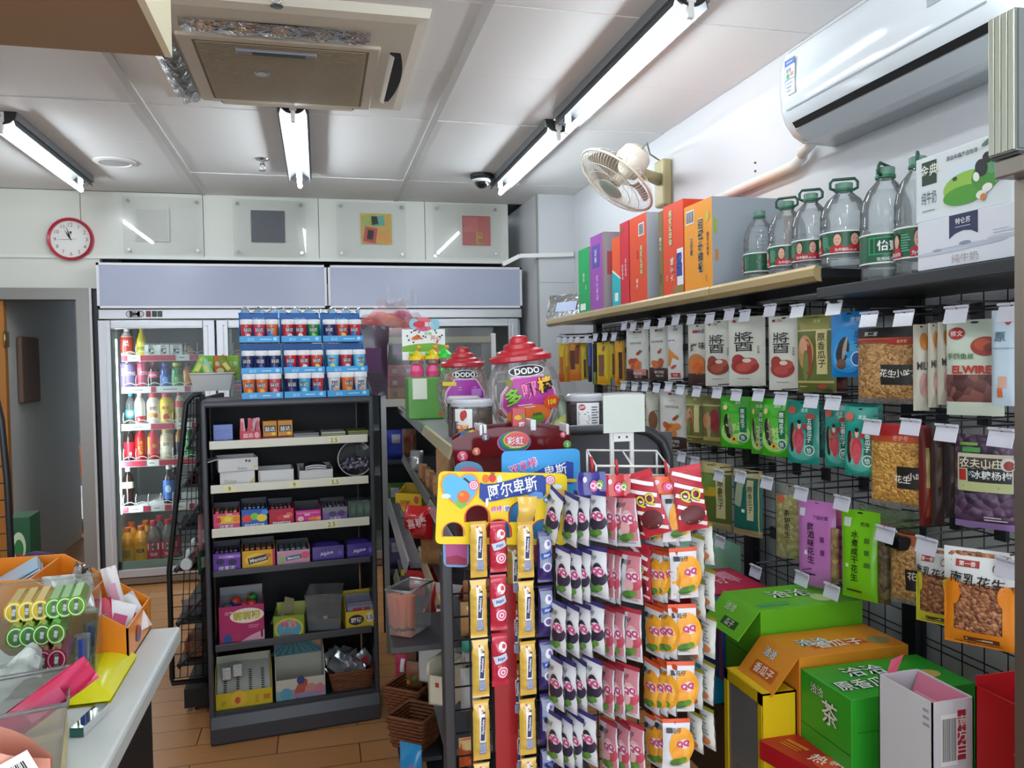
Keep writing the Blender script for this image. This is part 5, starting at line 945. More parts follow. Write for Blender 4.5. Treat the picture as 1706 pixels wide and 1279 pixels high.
# goods seen through the wire panel
for px0, px1, py0, py1, Y, c, lab, pr in ((765, 795, 1225, 1278, 1.62, 'c85a28', 'orange and cream snack box low behind the wire panel', [('r', 0, .35, 1, .3, 'd8b878'), ('t', '香', .1, .0, .2, '8a2a1a')]), (768, 800, 1110, 1185, 1.66, 'b4b6b6', 'grey white carton behind the wire panel', [('r', 0, -.45, 1, .06, '8c8e90')]), (768, 800, 1000, 1060, 1.66, 'b98a5a', 'tan bread packet behind the wire panel', [('r', .2, 0, .2, .9, 'e0d2b4', {'rot': .5})]), (770, 798, 1062, 1108, 1.64, '2f8a74', 'teal and silver packet behind the wire panel', [('r', 0, -.2, 1, .5, 'b0a0a0')]), (772, 850, 960, 1000, 1.66, '96603a', 'brown snack packet behind the wire panel', None)):
    a0 = atY(px0, py1, Y); a1 = atY(px1, py0, Y); z0 = a0.z
    t = pouch('snack_packet', lab, 'packet', ((a0.x+a1.x)/2, Y, a1.z), 0, a1.x-a0.x, a1.z-a0.z, .04, c, pr, hole=False)
# ---- shelf unit behind with clear front
by_ = 3.88; t = BACKU = thing('clear_front_shelf', 'dark shelf unit with clear acrylic front behind the green toy stand', 'shelf', (.5, by_, 0))
x0 = atY(637, 600, by_).x; x1 = atY(822, 600, by_).x; ztop = atY(700, 546, by_).z; zsf = atY(660, 662, by_).z
for k, (xa, xb) in enumerate(((x0-.012, x0+.012), (x1-.012, x1+.012))): wpart('side_post', MB().box(xa, xb, by_-.01, by_+.01, .0, ztop-.03, m('c9cbca', .3)), t)
wpart('top_rail', MB().box(x0, x1, by_, by_+.3, ztop-.075, ztop-.045, m('b5a878', .4)), t)
wpart('acrylic_front', MB().quad((x0, by_-.006, zsf), (x1, by_-.006, zsf), (x1, by_-.006, ztop), (x0, by_-.006, ztop), film('front_acrylic', 'eceeee', .12, .06)), t)
for k, z in enumerate((zsf-.01, .95, .68, .40, .12)):
    o = wpart('shelf_board', MB().box(x0+.012, x1, by_+.012, by_+.3, z-.015, z, m('2a2b30', .5)), t)
    if k == 0: MB().box(x0+.012, x1, by_-.0, by_+.012, z-.035, z+.004, m('c8c6b4', .4)).move(t.location).build('price_strip', o)
wpart('back_panel', MB().box(x0, x1, by_+.3, by_+.31, .0, ztop-.06, m('1a1b1e', .6)), t)
zz = zsf-.01
for k, (dy0, c, c2) in enumerate(((0, 'c07a2a', '3a2a24'), (.057, 'b22c42', 'd8c8c8'), (.114, 'c43a4a', 'c8b8ba'))):
    w_ = .15; carton('gum_box', ('orange', 'red', 'pale topped red')[k]+f' gum box, {("lowest", "middle", "topmost")[k]} of the stack behind the acrylic front', 'box', (x0+.11, by_+.03, zz+.001+dy0), 0, w_, .12, .055, c, [('r', .2, 0, .42, .5, '2a242c'), ('t', '益达', .2, 0, .4, WHITE), ('r', -.32, -.05, .16, .4, c2)])
for k, (x, c) in enumerate(((.30, 'b8485a'), (.335, '8a3038'), (.37, 'c05a6a'), (.405, '6a3a34'), (.44, 'b8485a'), (.475, 'b86a5a'), (.51, 'a83a4a'))):
    o = MB().tube([(0, 0, 0), (0, 0, .20)], .013, m(c, .35, coat=.3), 8)
    for q in range(5): o.tube([(.0135*math.cos(a_*.4+q), .0135*math.sin(a_*.4+q), .02+.035*q+.004*a_) for a_ in range(8)], .003, m('e0c8c8', .4), 4)
    if x0+x < x1-.02: o = o.build('candy_cane', None, (x0+x, by_+.06, zz+.003)); tag(o, f"{('pink', 'dark red', 'rose', 'brown', 'pink', 'salmon', 'crimson')[k]} striped candy stick, {ORD[k]} from the left behind the acrylic front", 'candy stick', 'striped candy sticks')
for k, (px, py, z, c, lab) in enumerate(((650, 718, .95, '2a3fa8', 'deep blue packet dimly lit on the dark unit'), (648, 785, .68, '4a6a2a', 'green packet in the shade of the dark unit'), (650, 900, .40, '5a4a78', 'purple grey packet low in the dark unit'))):
    p = atY(px, py, by_+.1); pouch('dim_packet', lab, 'packet', (p.x+.04, by_+.1, z+.15), 0, .14, .148, .06, c, [('r', -.1, .2, .3, .3, 'a8a8b8')], hole=False)
# pink bagged goods hanging over the unit's corner
p = atY(655, 515, by_-.1)
t = thing('toy_bag', 'clear crinkly bag of pink and orange toys beside the gum trays', 'bag', (p.x, by_+.10, ztop-.03)); g = MB()
g.grid(lambda u, v: (-.17+.36*u, -.06*math.sin(PI*u)-.02*math.sin(u*17+v*5), .17*math.sin(PI*min(1, u*1.02))**.6*v+.02*math.sin(u*23)*v), 30, 8, wrinkle('toy_film', 'f0e0e2', .22, 40, 1.0, 'e8d4d6')); g.grid(lambda u, v: (-.02+.16*u, -.03-.01*math.sin(u*19), .14+.10*v*(.6+.4*math.sin(u*9+1))), 14, 6, CELLO); g.build('film', t)
for k, (x, z, r_, c) in enumerate(((-.10, .03, .07, 'd84a52'), (.0, .05, .075, 'e0622a'), (.10, .03, .07, 'd84a5a'), (-.05, .08, .05, 'e87a6a'), (.06, .09, .045, 'c83a78'))):
    g = MB().grid(lambda u, v: (x+r_*1.3*math.cos(2*PI*u)*math.sin(PI*v), .03+r_*.6*math.sin(2*PI*u)*math.sin(PI*v)*(1+.2*math.sin(9*u)), z+r_*.75*math.cos(PI*v)*(1+.12*math.sin(u*25+k))), 16, 8, m(c, .4)); g.build('toy', t)
p = atY(622, 600, by_-.06); sachet((p.x, by_-.026, p.z), .15, .34, m('3a2038', .2, coat=.6), 'shiny dark purple bag hanging behind the gum trays', None, (0, .05, .1), '5a2a5a', 'bag', 'snack_bag'); p = atY(672, 580, by_+.1); sachet((p.x+.01, by_+.13, p.z), .12, .075, m('9a4a9a', .25, coat=.5), 'shiny violet bag on the gum boxes behind the acrylic front', None, (-.5, .1, .0), None, 'bag', 'snack_bag')
# ---- goods on the gondola top (z = 1.235)
ZT = 1.236
def top_at(px, py): p = atZ(px, py, ZT); return p
c = top_at(712, 684); c.y = min(c.y, 3.3); yT = 2.75
b0 = atY(712, 680, yT); t = thing('toy_candy_stand', 'green toy candy dispenser stand with picture card and yellow tops', 'candy stand', (b0.x, yT, ZT)); k_ = yT/FPX
gw2 = 74*k_/2; F = face_y(b0.x, yT, ZT); hz = lambda py: atY(712, py, yT).z-ZT
g = MB(); g.box(b0.x-gw2+.01, b0.x+gw2, yT-.02, yT+.10, ZT, ZT+hz(628), m('5fa04a', .35, coat=.3), .006); wpart('base_box', g, t)
g = MB(); g.box(b0.x-gw2+.025, b0.x-gw2+.075, yT-.025, yT-.021, ZT+hz(664), ZT+hz(630), m('e2e8d8', .5)); wpart('paper_label', g, t); g = MB(); g.disc(.045, .02, .009, .008, face_y(b0.x, yT-.021, ZT), .0005, m('c8502a', .4)); wpart('price_dot', g, t)
cw = .155; z0, z1 = hz(585), hz(547); g = MB(); g.box(b0.x-cw/2, b0.x+cw/2, yT+.06, yT+.064, ZT+z0-.03, ZT+z1, WHITE); Fc = lambda x, y, l: (b0.x+x, yT+.06-l, ZT+(z0+z1)/2+y); Hc = z1-z0
deco(g, Fc, cw, Hc, [('p', [(-.5, -.5), (.5, -.5), (.5, -.22), (.2, -.12), (-.2, -.16), (-.5, -.26)], '6fae2a'), ('d', -.2, .1, .08, .1, 'e0b03a'), ('p', [(-.3, .05), (-.15, .28), (0, .05)], 'd85a2a'), ('t', '开心', .28, .1, .22, 'c83a4a'), ('t', '农场', .1, .3, .16, '6aa03a')]+[('d', random.uniform(-.46, .46), random.uniform(-.1, .46), .022, .04, '34343a') for _ in range(16)]+[('r', .3, -.3, .05, .5, 'e08a7a')])
g.disc(0, Hc*.72, cw*.26, Hc*.32, Fc, .0005, m('d86a7a', .5)); g.disc(-cw*.22, Hc*.75, cw*.11, Hc*.24, Fc, .0008, m('8ac4d8', .5)); g.disc(cw*.26, Hc*.72, cw*.12, Hc*.26, Fc, .0008, m('8ac4d8', .5)); g.disc(-.012, Hc*.72, .026, .012, Fc, .0012, m('d02a3a', .5)); g.text('童趣', .02, Hc*.72, .016, Fc, .0015, WHITE); g.text('大乐', -.0, Hc*.53, .014, Fc, .0015, m('a03ab0', .5)); wpart('picture_card', g, t)
for k, (px, py, c1) in enumerate(((695, 590, 'f0d01e'), (722, 588, 'f0d01e'), (742, 586, '2fd84a'))):
    a = atY(px, py, yT-.0); r_ = .024 if k < 2 else .02; x = a.x
    tt = thing('toy_dispenser', ('left yellow-roofed', 'right yellow-roofed', 'lime green')[k]+' toy candy dispenser on the green stand', 'toy', (x, yT+.02, ZT+hz(628)+.001), 0, 'toy dispensers on the green stand'); H = a.z+.01-ZT-hz(628)
    MB().lathe([(0, 0), (.022, 0), (.026, .02), (.02, .04), (.008, .05)], m('e8508a' if k < 2 else '3fc84a', .35, coat=.4), 14).build('toy_base', tt); MB().lathe([(.022, .045), (.025, H-.045), (.022, H-.03)], film('toy_clear', 'f4e8c8', .12), 14).build('toy_window', tt)
    g = MB(); g.lathe([(.03, H-.032), (.028, H-.018), (.014, H-.006), (.008, H), (0, H+.004)], m(c1, .3, coat=.4), 12); g.build('toy_roof', tt)
    for q in range(3):
        s_ = MB().lathe([(.008*math.sin(PI*w_/6), -.008*math.cos(PI*w_/6)) for w_ in range(7)], m(('e8508a', '7fd03a', 'f0a02a')[q], .3, coat=.4), 8, (.022*math.cos(q*2+1), -.020, .06+.022*q)); s_.build('toy_figure', tt)
# ---- DODO jars
def jar(lab, px0, px1, ptop, pbot, Y, candy, full, tilt, main, name='candy_jar'):
    global CUT
    x0 = atY(px0, 600, Y).x; x1 = atY(px1, 600, Y).x; cx = (x0+x1)/2; Rj = (x1-x0)/2; H = atY((px0+px1)/2, ptop, Y).z-ZT; sy = .62
    t = thing(name, lab, 'candy jar', (cx, Y, ZT+.002+abs(tilt)*Rj*.7), 0, None, (0, tilt, 0))
    pf = [(0, 0), (Rj*.60, 0), (Rj*.66, H*.02), (Rj*.86, H*.16), (Rj*1.0, H*.36), (Rj*.99, H*.50), (Rj*.86, H*.64), (Rj*.72, H*.70), (Rj*.70, H*.74)]
    MB().lathe(pf, film('jar_pet', 'fdfbfb', .14, .06, 'f8f2f4', .8), 40, sy=sy).build('jar_wall', t)
    g = MB(); lr = Rj*.80
    lp = [(0, H*.72), (lr*1.0, H*.72), (lr*1.06, H*.735), (lr*1.06, H*.775), (lr*.98, H*.79), (lr*.80, H*.80), (lr*.78, H*.825), (lr*.74, H*.835), (lr*.56, H*.85), (lr*.54, H*.89), (lr*.44, H*.905), (lr*.32, H*.91), (lr*.30, H*.955), (lr*.24, H*.975), (0, H*.985)]
    g.lathe(lp, m('b01a28', .3, coat=.4), 36, sy=.8, smooth=False); g.build('lid', t)
    Fj = lambda x, y, l: (x, -(radius_at(pf, min(max(y, .001), H*.73))*sy*math.sqrt(max(.02, 1-(x/max(radius_at(pf, min(max(y, .001), H*.73)), .01))**2))+.001+l), y)
    W, HH = Rj*2, H; G = lambda x, y, l: Fj(x, H*.36+y, l)
    hexp = lambda s_: [(x*s_*Rj, y*s_*H) for x, y in ((-.42, .22), (.42, .22), (.74, .06), (.78, -.06), (.40, -.29), (-.40, -.29), (-.78, -.06), (-.74, .06))]
    def hex_fill(s_, lift, a):
        P = hexp(s_); n = len(P); vs = [G(0, -.03*H*0, lift)]; fs = []; rings = 4; per = 5; ring = []
        for r_ in range(1, rings+1):
            for i in range(n):
                for q in range(per):
                    xa, ya = P[i]; xb, yb = P[(i+1) % n]; ring.append(((xa+(xb-xa)*q/per)*r_/rings, (ya+(yb-ya)*q/per)*r_/rings))
        N_ = n*per; vs += [G(x, y, lift) for x, y in ring]
        for i in range(N_): fs.append((0, 1+i, 1+(i+1) % N_))
        for r_ in range(rings-1):
            for i in range(N_): b = 1+r_*N_; fs.append((b+i, b+N_+i, b+N_+(i+1) % N_, b+(i+1) % N_))
        g.add(vs, fs, a, True)
    g = MB(); hex_fill(1.0, 0, WHITE); hex_fill(.975, .0004, m('c8308a', .4)); hex_fill(.945, .0008, WHITE); hex_fill(.93, .0012, m('b83a9c', .4) if main else m('a02aa0', .4))
    it = [('d', 0, .27, .24, .058, WHITE), ('d', 0, .27, .23, .05, '241a2c'), ('t', 'DODO', 0, .27, .062, WHITE, {'mw': .38, 'b': .03})]
    if main:
        it += [('d', -.02, -.16, .30, .10, 'e0702a'), ('t', '多', -.22, .03, .17, '7fc02a', {'ol': '241a14', 'rot': .12, 'b': .05}), ('t', '哪', .0, .08, .16, 'f07ab0', {'ol': '241a14', 'rot': .12, 'b': .05}), ('t', '棒', .22, .12, .16, 'f0c03a', {'ol': '241a14', 'rot': .12, 'b': .05})]
        it += [('d', .30, -.06, .115, .06, 'e0502a')]+[('p', [(.30+.115*math.cos(k*PI/7), -.06+.06*math.sin(k*PI/7)), (.30+.15*math.cos(k*PI/7+.22), -.06+.078*math.sin(k*PI/7+.22)), (.30+.115*math.cos(k*PI/7+.45), -.06+.06*math.sin(k*PI/7+.45))], 'e0502a') for k in range(14)]
        it += [('t', '108', .30, -.06, .055, 'f0d83a', {'b': .03}), ('d', -.26, .17, .05, .035, '7a7a2a'), ('l', -.05, -.07, .26, .05, 2, 'e8b8dc'), ('d', .08, -.2, .09, .055, '5f9a2a'), ('d', -.14, -.21, .07, .05, 'f0a03a'), ('t', '水果味', .07, -.16, .03, '2a4a1a')]
    else: it += [('r', -.30, .16, .24, .05, 'd8c03a'), ('l', .05, .1, .4, .06, 2, 'd08ad0'), ('r', .20, .05, .2, .09, 'b87ac8'), ('d', -.2, -.16, .1, .06, '8a5a3a'), ('d', .22, -.18, .1, .05, 'd86a2a'), ('r', .05, -.16, .22, .18, 'e4eaf0'), ('r', .05, -.16, .15, .14, '7ab0d8')]
    CUT = True; deco(g, G, W, H, it, .0026); CUT = False; g.build('jar_label', t)
    cols = [m(c_, .3, coat=.4) for c_ in candy]; n = full[1]
    g = MB()
    for k in range(n):
        z = H*(.05+(full[0]-.05)*random.random()); r_ = radius_at(pf, z)*.74; a = random.uniform(0, 2*PI); q = math.sqrt(random.random()); c_ = Vector((r_*q*math.cos(a), r_*q*math.sin(a)*sy, z)); rr_ = Rj*.095
        T = Matrix.Translation(c_) @ Matrix.Rotation(random.uniform(0, 6), 4, 'Z') @ Matrix.Rotation(random.uniform(-1.4, 1.4), 4, 'X'); a_ = random.choice(cols)
        g.lathe([(rr_*math.sin(PI*w_/5), -rr_*math.cos(PI*w_/5)) for w_ in range(6)], a_, 7, (0, 0, 0), T); g.tube([T @ Vector((0, 0, rr_*.8)), T @ Vector((0, 0, rr_*2.4))], lambda u: rr_*(.25+.35*u), a_, 5)
    o = g.build('wrapped_lollipops', None, t.location); o.rotation_euler = (0, tilt, 0); tag(o, 'wrapped sweets piled inside the '+('large red-lidded jar' if main else 'smaller red-lidded jar'), 'sweets'); o['kind'] = 'stuff'
    return t
jar('large clear candy jar with red stepped lid, nearest the front', 817, 937, 560, 708, 1.98, ('d8501a', 'c8302a', 'e0702a'), (.26, 60), R(-5), True)
jar('smaller red-lidded candy jar full of sweets behind the clear tubs', 727, 813, 576, 668, 2.42, ('7a8a2a', 'a8502a', 'c88a6a', '4a7a3a', 'b03a3a', '8a5a3a'), (.62, 170), 0, False)
# ---- round tubs with white rims
def snack_tub(lab, px0, px1, ptop, pbot, Y, c, labitems, lw, ang, name='snack_tub'):
    x0 = atY(px0, 690, Y).x; x1 = atY(px1, 690, Y).x; r_ = (x1-x0)/2; zb = ZT; H = atY((px0+px1)/2, ptop, Y).z-zb; t = thing(name, lab, 'tub', ((x0+x1)/2, Y, zb+.001), ang)
    MB().lathe([(0, 0), (r_*.92, 0), (r_*.95, .004), (r_*.97, H*.86)], CLEAR, 32).build('tub_wall', t); MB().lathe([(r_*.98, H*.82), (r_*1.03, H*.84), (r_*1.05, H*.93), (r_*1.0, H*.97), (r_*.97, H*.975)], film('tub_ring', 'e4e6ea', .5, .1, 'eef0f4'), 32).build('rim', t); MB().lathe([(r_*.97, H*.96), (r_*.9, H), (0, H)], m('c9cdd4', .25, coat=.4), 28).build('lid', t)
    MB().lathe([(0, .006), (r_*.86, .006), (r_*.9, H*.3), (r_*.88, H*.74), (0, H*.8)], c, 24).build('contents', t)
    F = lambda x, y, l: ((r_*.975+l)*math.sin(x/r_), -(r_*.975+l)*math.cos(x/r_), H*.42+y); g = MB(); g.rect(0, 0, lw*r_, H*.74, F, .0006, m('e8e6e6', .45), 10); deco(g, F, lw*r_, H*.74, labitems, .001); g.build('tub_label', t); return t
snack_tub('clear tub of brown jujube snacks with orange and purple label', 752, 821, 665, 722, 1.90, grainy('jujube', '8a6a56', '5c4438', 55, .5, .8), [('r', -.1, -.25, .8, .5, 'd87a22'), ('r', -.38, -.2, .25, .6, '4a2f52'), ('d', .0, .28, .14, .16, 'b8403a'), ('d', .12, .33, .12, .14, 'b8403a'), ('t', '蜜枣', -.05, -.02, .2, 'f0e0c8'), ('d', .2, -.36, .22, .12, 'e8b02a')], .95, R(-38))
snack_tub('clear tub behind the jujube tub on the gondola top left', 745, 800, 660, 712, 2.05, grainy('jujube', '8a6a56', '5c4438', 55, .5, .8), [('r', 0, -.2, 1, .5, '5a3f62')], .8, R(-30))
snack_tub('clear tub of dark plums with a white text label, beside the blank sign', 943, 1004, 656, 716, 1.96, grainy('plum', '4a2a32', '2c171e', 50, .35, .8), [('d', -.28, .36, .15, .1, 'b02a30'), ('t', '话梅', -.28, .36, .1, WHITE), ('l', -.2, -.05, .5, .55, 9, '5a5a62'), ('l', .28, .1, .34, .6, 7, '5a5a62'), ('b', .26, -.33, .34, .22)], 1.25, R(-6))
snack_tub('clear tub with white rim hidden behind the blank white sign', 1003, 1072, 655, 712, 2.05, grainy('plum', '4a2a32', '2c171e', 50, .35, .8), [('r', 0, 0, .5, .5, 'c8c8cc')], .6, 0)
p = atY(962, 655, 2.2); sachet((p.x, 2.30, ZT+.06), .20, .17, wrinkle('seed_film', 'ecebc8', .35, 40, .9, 'dcdc9a'), 'crinkled clear bag of yellow green snacks lying behind the plum tub', None, (R(68), 0, .2), None, 'bag', 'snack_bag')
g = MB(); g.grid(lambda u, v: (-.09+.18*u, -.06+.12*v, .045*math.sin(PI*u)**.5*math.sin(PI*v)**.5+.004*math.sin(u*19+v*13)), 14, 8, grainy('green_pieces', 'd8d87a', 'a8b04a', 50, .4, .6)).box(-.1, .1, -.05, .05, 0, .004, m('b8b84a', .5)); o = g.build('snack_bag', None, (p.x, 2.16, ZT+.001)); tag(o, 'flat pale green snack bag under the crinkled clear one', 'bag')
g = MB(); p2 = atY(915, 690, 2.25)
p = atY(937, 700, 2.22); 
for k in range(5): sachet((p.x-.03+.012*k, 2.24+.03*(k % 3), ZT+.05), .05, .085, m(('b8c8c0', '8aa89a', 'c8ccd0')[k % 3], .3, coat=.3), 'pale green sweet packet beside the large candy jar', 'pale packets beside the large jar', (-.2, .1*(k-2), .3*k), None, 'packet', 'sweet_packet')
# ---- dark red translucent rainbow-candy hanger
Y0 = 1.66; t = thing('candy_hanger', 'dark red clear plastic candy hanger with rainbow oval logo', 'hanger', (.45, Y0, atY(850, 795, Y0).z)); RDP = film('red_acrylic', '7a1420', .45, .08, '8a1822'); P = lambda px, py, d=0: atY(px, py, Y0+d)
top_ = [(752, 735), (775, 722), (800, 716), (830, 712), (870, 710), (905, 712), (930, 716), (950, 722)]; low_ = [(948, 748), (938, 760), (880, 757), (835, 758), (790, 764), (768, 784), (757, 780)]
poly = [(P(*q).x, P(*q).z) for q in top_+low_]; g = MB(); g.prism(poly[::-1], lambda x, z, d: (x, Y0+d, z), -.002, .002, RDP); wpart('front_plate', g, t)
poly = [(P(x, y-7, .05).x, P(x, y-7, .05).z) for x, y in top_]+[(P(950, 800, .05).x, P(950, 800, .05).z), (P(765, 800, .05).x, P(765, 800, .05).z)]; g = MB(); g.prism(poly[::-1], lambda x, z, d: (x, Y0+.05+d, z), -.002, .002, m('5e101a', .3, coat=.4)); wpart('back_plate', g, t)
g = MB(); xa, xb = P(765, 800).x, P(945, 800).x; za, zb2 = P(800, 800).z, P(800, 762).z; g.box(xa, xb, Y0+.046, Y0+.050, za-.2, zb2, m('6e1018', .4)); wpart('hanging_card', g, t)
for (px, py) in ((801, 716), (808, 716), (886, 708), (890, 708), (945, 715)):
    g = MB(); a = P(px, py); g.box(a.x-.0035, a.x+.0035, Y0-.004, Y0+.06, a.z-.012, a.z+.012, m('d4d6d8', .3), .002); wpart('clip', g, t)
Ff = lambda cx, cz: (lambda x, y, l: (cx+x, Y0-.0025-l, cz+y)); a = P(856, 736); rx_, ry_ = 30*Y0/FPX, 19*Y0/FPX; g = MB(); FF = Ff(a.x, a.z); l = .001
for f_, c_ in ((1.0, 'd8707a'), (.96, '2a5fa0'), (.86, '2f8a4a'), (.76, 'e0c83a'), (.66, 'e0722a')): g.disc(-rx_*(1-f_)*-.5, ry_*(1-f_)*.8, rx_*f_, ry_*f_, FF, l, m(c_, .35), 28); l += .0004
g.disc(rx_*.16, ry_*.22, rx_*.74, ry_*.62, FF, l, m('d8586a', .35), 28); g.text('彩虹', .002, .003, .018, FF, l+.0004, WHITE, bold=.03); g.text('Candies', .002, -.010, .006, FF, l+.0004, WHITE, shear=.2); wpart('oval_logo', g, t)
for px, py, c_, r_ in ((808, 728, '5a4a5a', .0092), (770, 760, 'c84a6a', .0118), (793, 752, 'c8684a', .009), (937, 724, 'c85a6a', .0068), (944, 740, '4f9a3a', .0095)):
    a = P(px, py); g = MB(); g.lathe([(r_, 0), (r_, .002), (r_*.8, .0035), (0, .0042)], m(c_, .3, coat=.4), 20, (0, 0, 0), Matrix.Translation((a.x, Y0-.003, a.z)) @ Matrix.Rotation(R(90), 4, 'X')); g.text('S', 0, 0, r_*1.0, lambda x, y, l: (a.x+x, Y0-.0075-l, a.z+y), 0, WHITE); wpart('candy_badge', g, t)
a = P(775, 722, .03); g = MB()
for k, c_ in enumerate(('2a6a9a', '3a8a4a', 'd8b83a', 'd8602a', 'b8202a')): g.add([P(764+k*7, 733-k*1, .02), P(771+k*7, 732-k, .02), P(775+k*7, 717-k*1, .02), P(768+k*7, 719-k, .02)], [(0, 1, 2, 3)], m(c_, .4))
wpart('rainbow_print', g, t)
a = P(868, 700, -.005); g = MB(); w_, h_ = 24*Y0/FPX, 42*Y0/FPX; g.box(a.x-w_/2, a.x+w_/2, Y0+.01, Y0+.022, a.z-h_*.5, a.z+h_*.5, m('b0181f', .35, coat=.3), .002); deco(g, lambda x, y, l: (a.x+x, Y0+.0095-l, a.z+y), w_, h_, [('t', '爽', .15, -.2, .25, WHITE), ('d', -.1, .1, .3, .1, 'd8a02a'), ('d', .25, .15, .15, .08, '5f8a2a')]); wthing('candy_packet', g, 'small red candy packet stuck above the rainbow oval logo', 'packet', (a.x, Y0, a.z-h_/2))
# ---- yellow and blue lollipop boards
def board(lab, Y, outline, holes, c, items, name='lollipop_board', rnd=.012, th=.004, rimc=None):
    P = lambda q: Vector((atY(q[0], q[1], Y).x, atY(q[0], q[1], Y).z)); O = [P(q) for q in outline]; pts = []
    for i, v in enumerate(O):
        a = (O[i-1]-v).normalized(); b = (O[(i+1) % len(O)]-v).normalized()
        for k in range(6): s_ = k/5; pts.append((v+a*rnd)*(1-s_)**2+v*2*s_*(1-s_)+(v+b*rnd)*s_*s_)
    H = []
    for (x0, x1, y0, y1) in holes:
        l_ = P((x0, y1)); r_ = P((x1, y1)); tp = P(((x0+x1)/2, y0)).y; R_ = (r_.x-l_.x)/2; cx = (l_.x+r_.x)/2; zs = min(tp-R_*.9, tp-.003); H.append([Vector((l_.x, l_.y)), Vector((r_.x, r_.y))]+[Vector((cx+R_*math.cos(PI*k/12), zs+(tp-zs)*math.sin(PI*k/12))) for k in range(13)])
    t = thing(name, lab, 'sign board', (pts[0].x, Y, min(v.y for v in pts))); loops = [pts]+H; flat = [v for lp in loops for v in lp]; tri = tessellate_polygon([[v.to_3d() for v in lp] for lp in loops]); g = MB()
    g.add([(v.x, Y, v.y) for v in flat], tri, cm(c)); g.add([(v.x, Y+th, v.y) for v in flat], [f[::-1] for f in tri], m('d8d6cc', .6))
    for lp in loops:
        n = len(lp)
        for i in range(n): u, v = lp[i], lp[(i+1) % n]; g.add([(u.x, Y, u.y), (v.x, Y, v.y), (v.x, Y+th, v.y), (u.x, Y+th, u.y)], [(0, 1, 2, 3)], cm(c))
    for lp, rc in zip(H, rimc or []):
        cx = sum(v.x for v in lp)/len(lp); cz = sum(v.y for v in lp)/len(lp); n = len(lp); o = [Vector((cx+(v.x-cx)*1.16, lp[0].y if i < 2 else cz+(v.y-cz)*1.18)) for i, v in enumerate(lp)]
        for i in range(1, n-1+1): j = (i+1) % n; g.add([(lp[i].x, Y-.0005, lp[i].y), (lp[j].x, Y-.0005, lp[j].y), (o[j].x, Y-.0005, o[j].y), (o[i].x, Y-.0005, o[i].y)], [(0, 1, 2, 3)], cm(rc))
    k = Y/FPX*.985; F0 = lambda x, y, l: (lambda q: (q.x, Y-l, q.y))(P((x, y))); l = .0008
    for it in items:
        l += .00012; kk = it[0]
        if kk == 'poly': g.poly(it[1][::-1], F0, l, cm(it[2]))
        elif kk == 'disc': g.disc(it[1], it[2], it[3], it[4], F0, l, cm(it[5]), 24)
        elif kk == 'text':
            c_ = P((it[2], it[3])); g.text(it[1], 0, 0, it[4]*k, lambda x, y, q: (c_.x+x, Y-q, c_.y+y), l, cm(it[5]), it[7]*k if len(it) > 7 else None, it[6], .03)
        elif kk == 'swirl':
            for q in range(5): g.disc(it[1], it[2], it[3]*(1-q*.2), it[3]*(1-q*.2), F0, l+.0001*q, cm(it[4] if q % 2 == 0 else 'f0e8ec'), 18)
    g.build('board', t, -Vector(t.location)); return t
bl = board('light blue lollipop board behind the yellow one', 1.50, [(837, 905), (836, 752), (966, 747), (969, 905)], [], '3a9ad8', [('disc', 900, 770, 0.1, .1, '3a9ad8'), ('text', '双享棒', 872, 776, 19, 'f0e4ee', .30, 54), ('text', '双享棒', 872, 776, 17, 'c83a8a', .30, 50), ('poly', [(880, 792), (905, 779), (945, 768), (955, 770), (955, 805), (880, 812)], '1f3f9a'), ('text', '卑斯', 925, 783, 21, 'eef0f6', .16, 42), ('disc', 892, 787, 3, 2.4, '8a4a3a'), ('disc', 951, 800, 12, 3, 'e8c83a')])
heart = [(736, 820), (733, 806), (737, 792), (748, 787), (760, 789), (766, 794), (773, 789), (786, 788), (795, 793), (798, 806), (794, 824), (782, 838), (768, 848), (750, 834)]
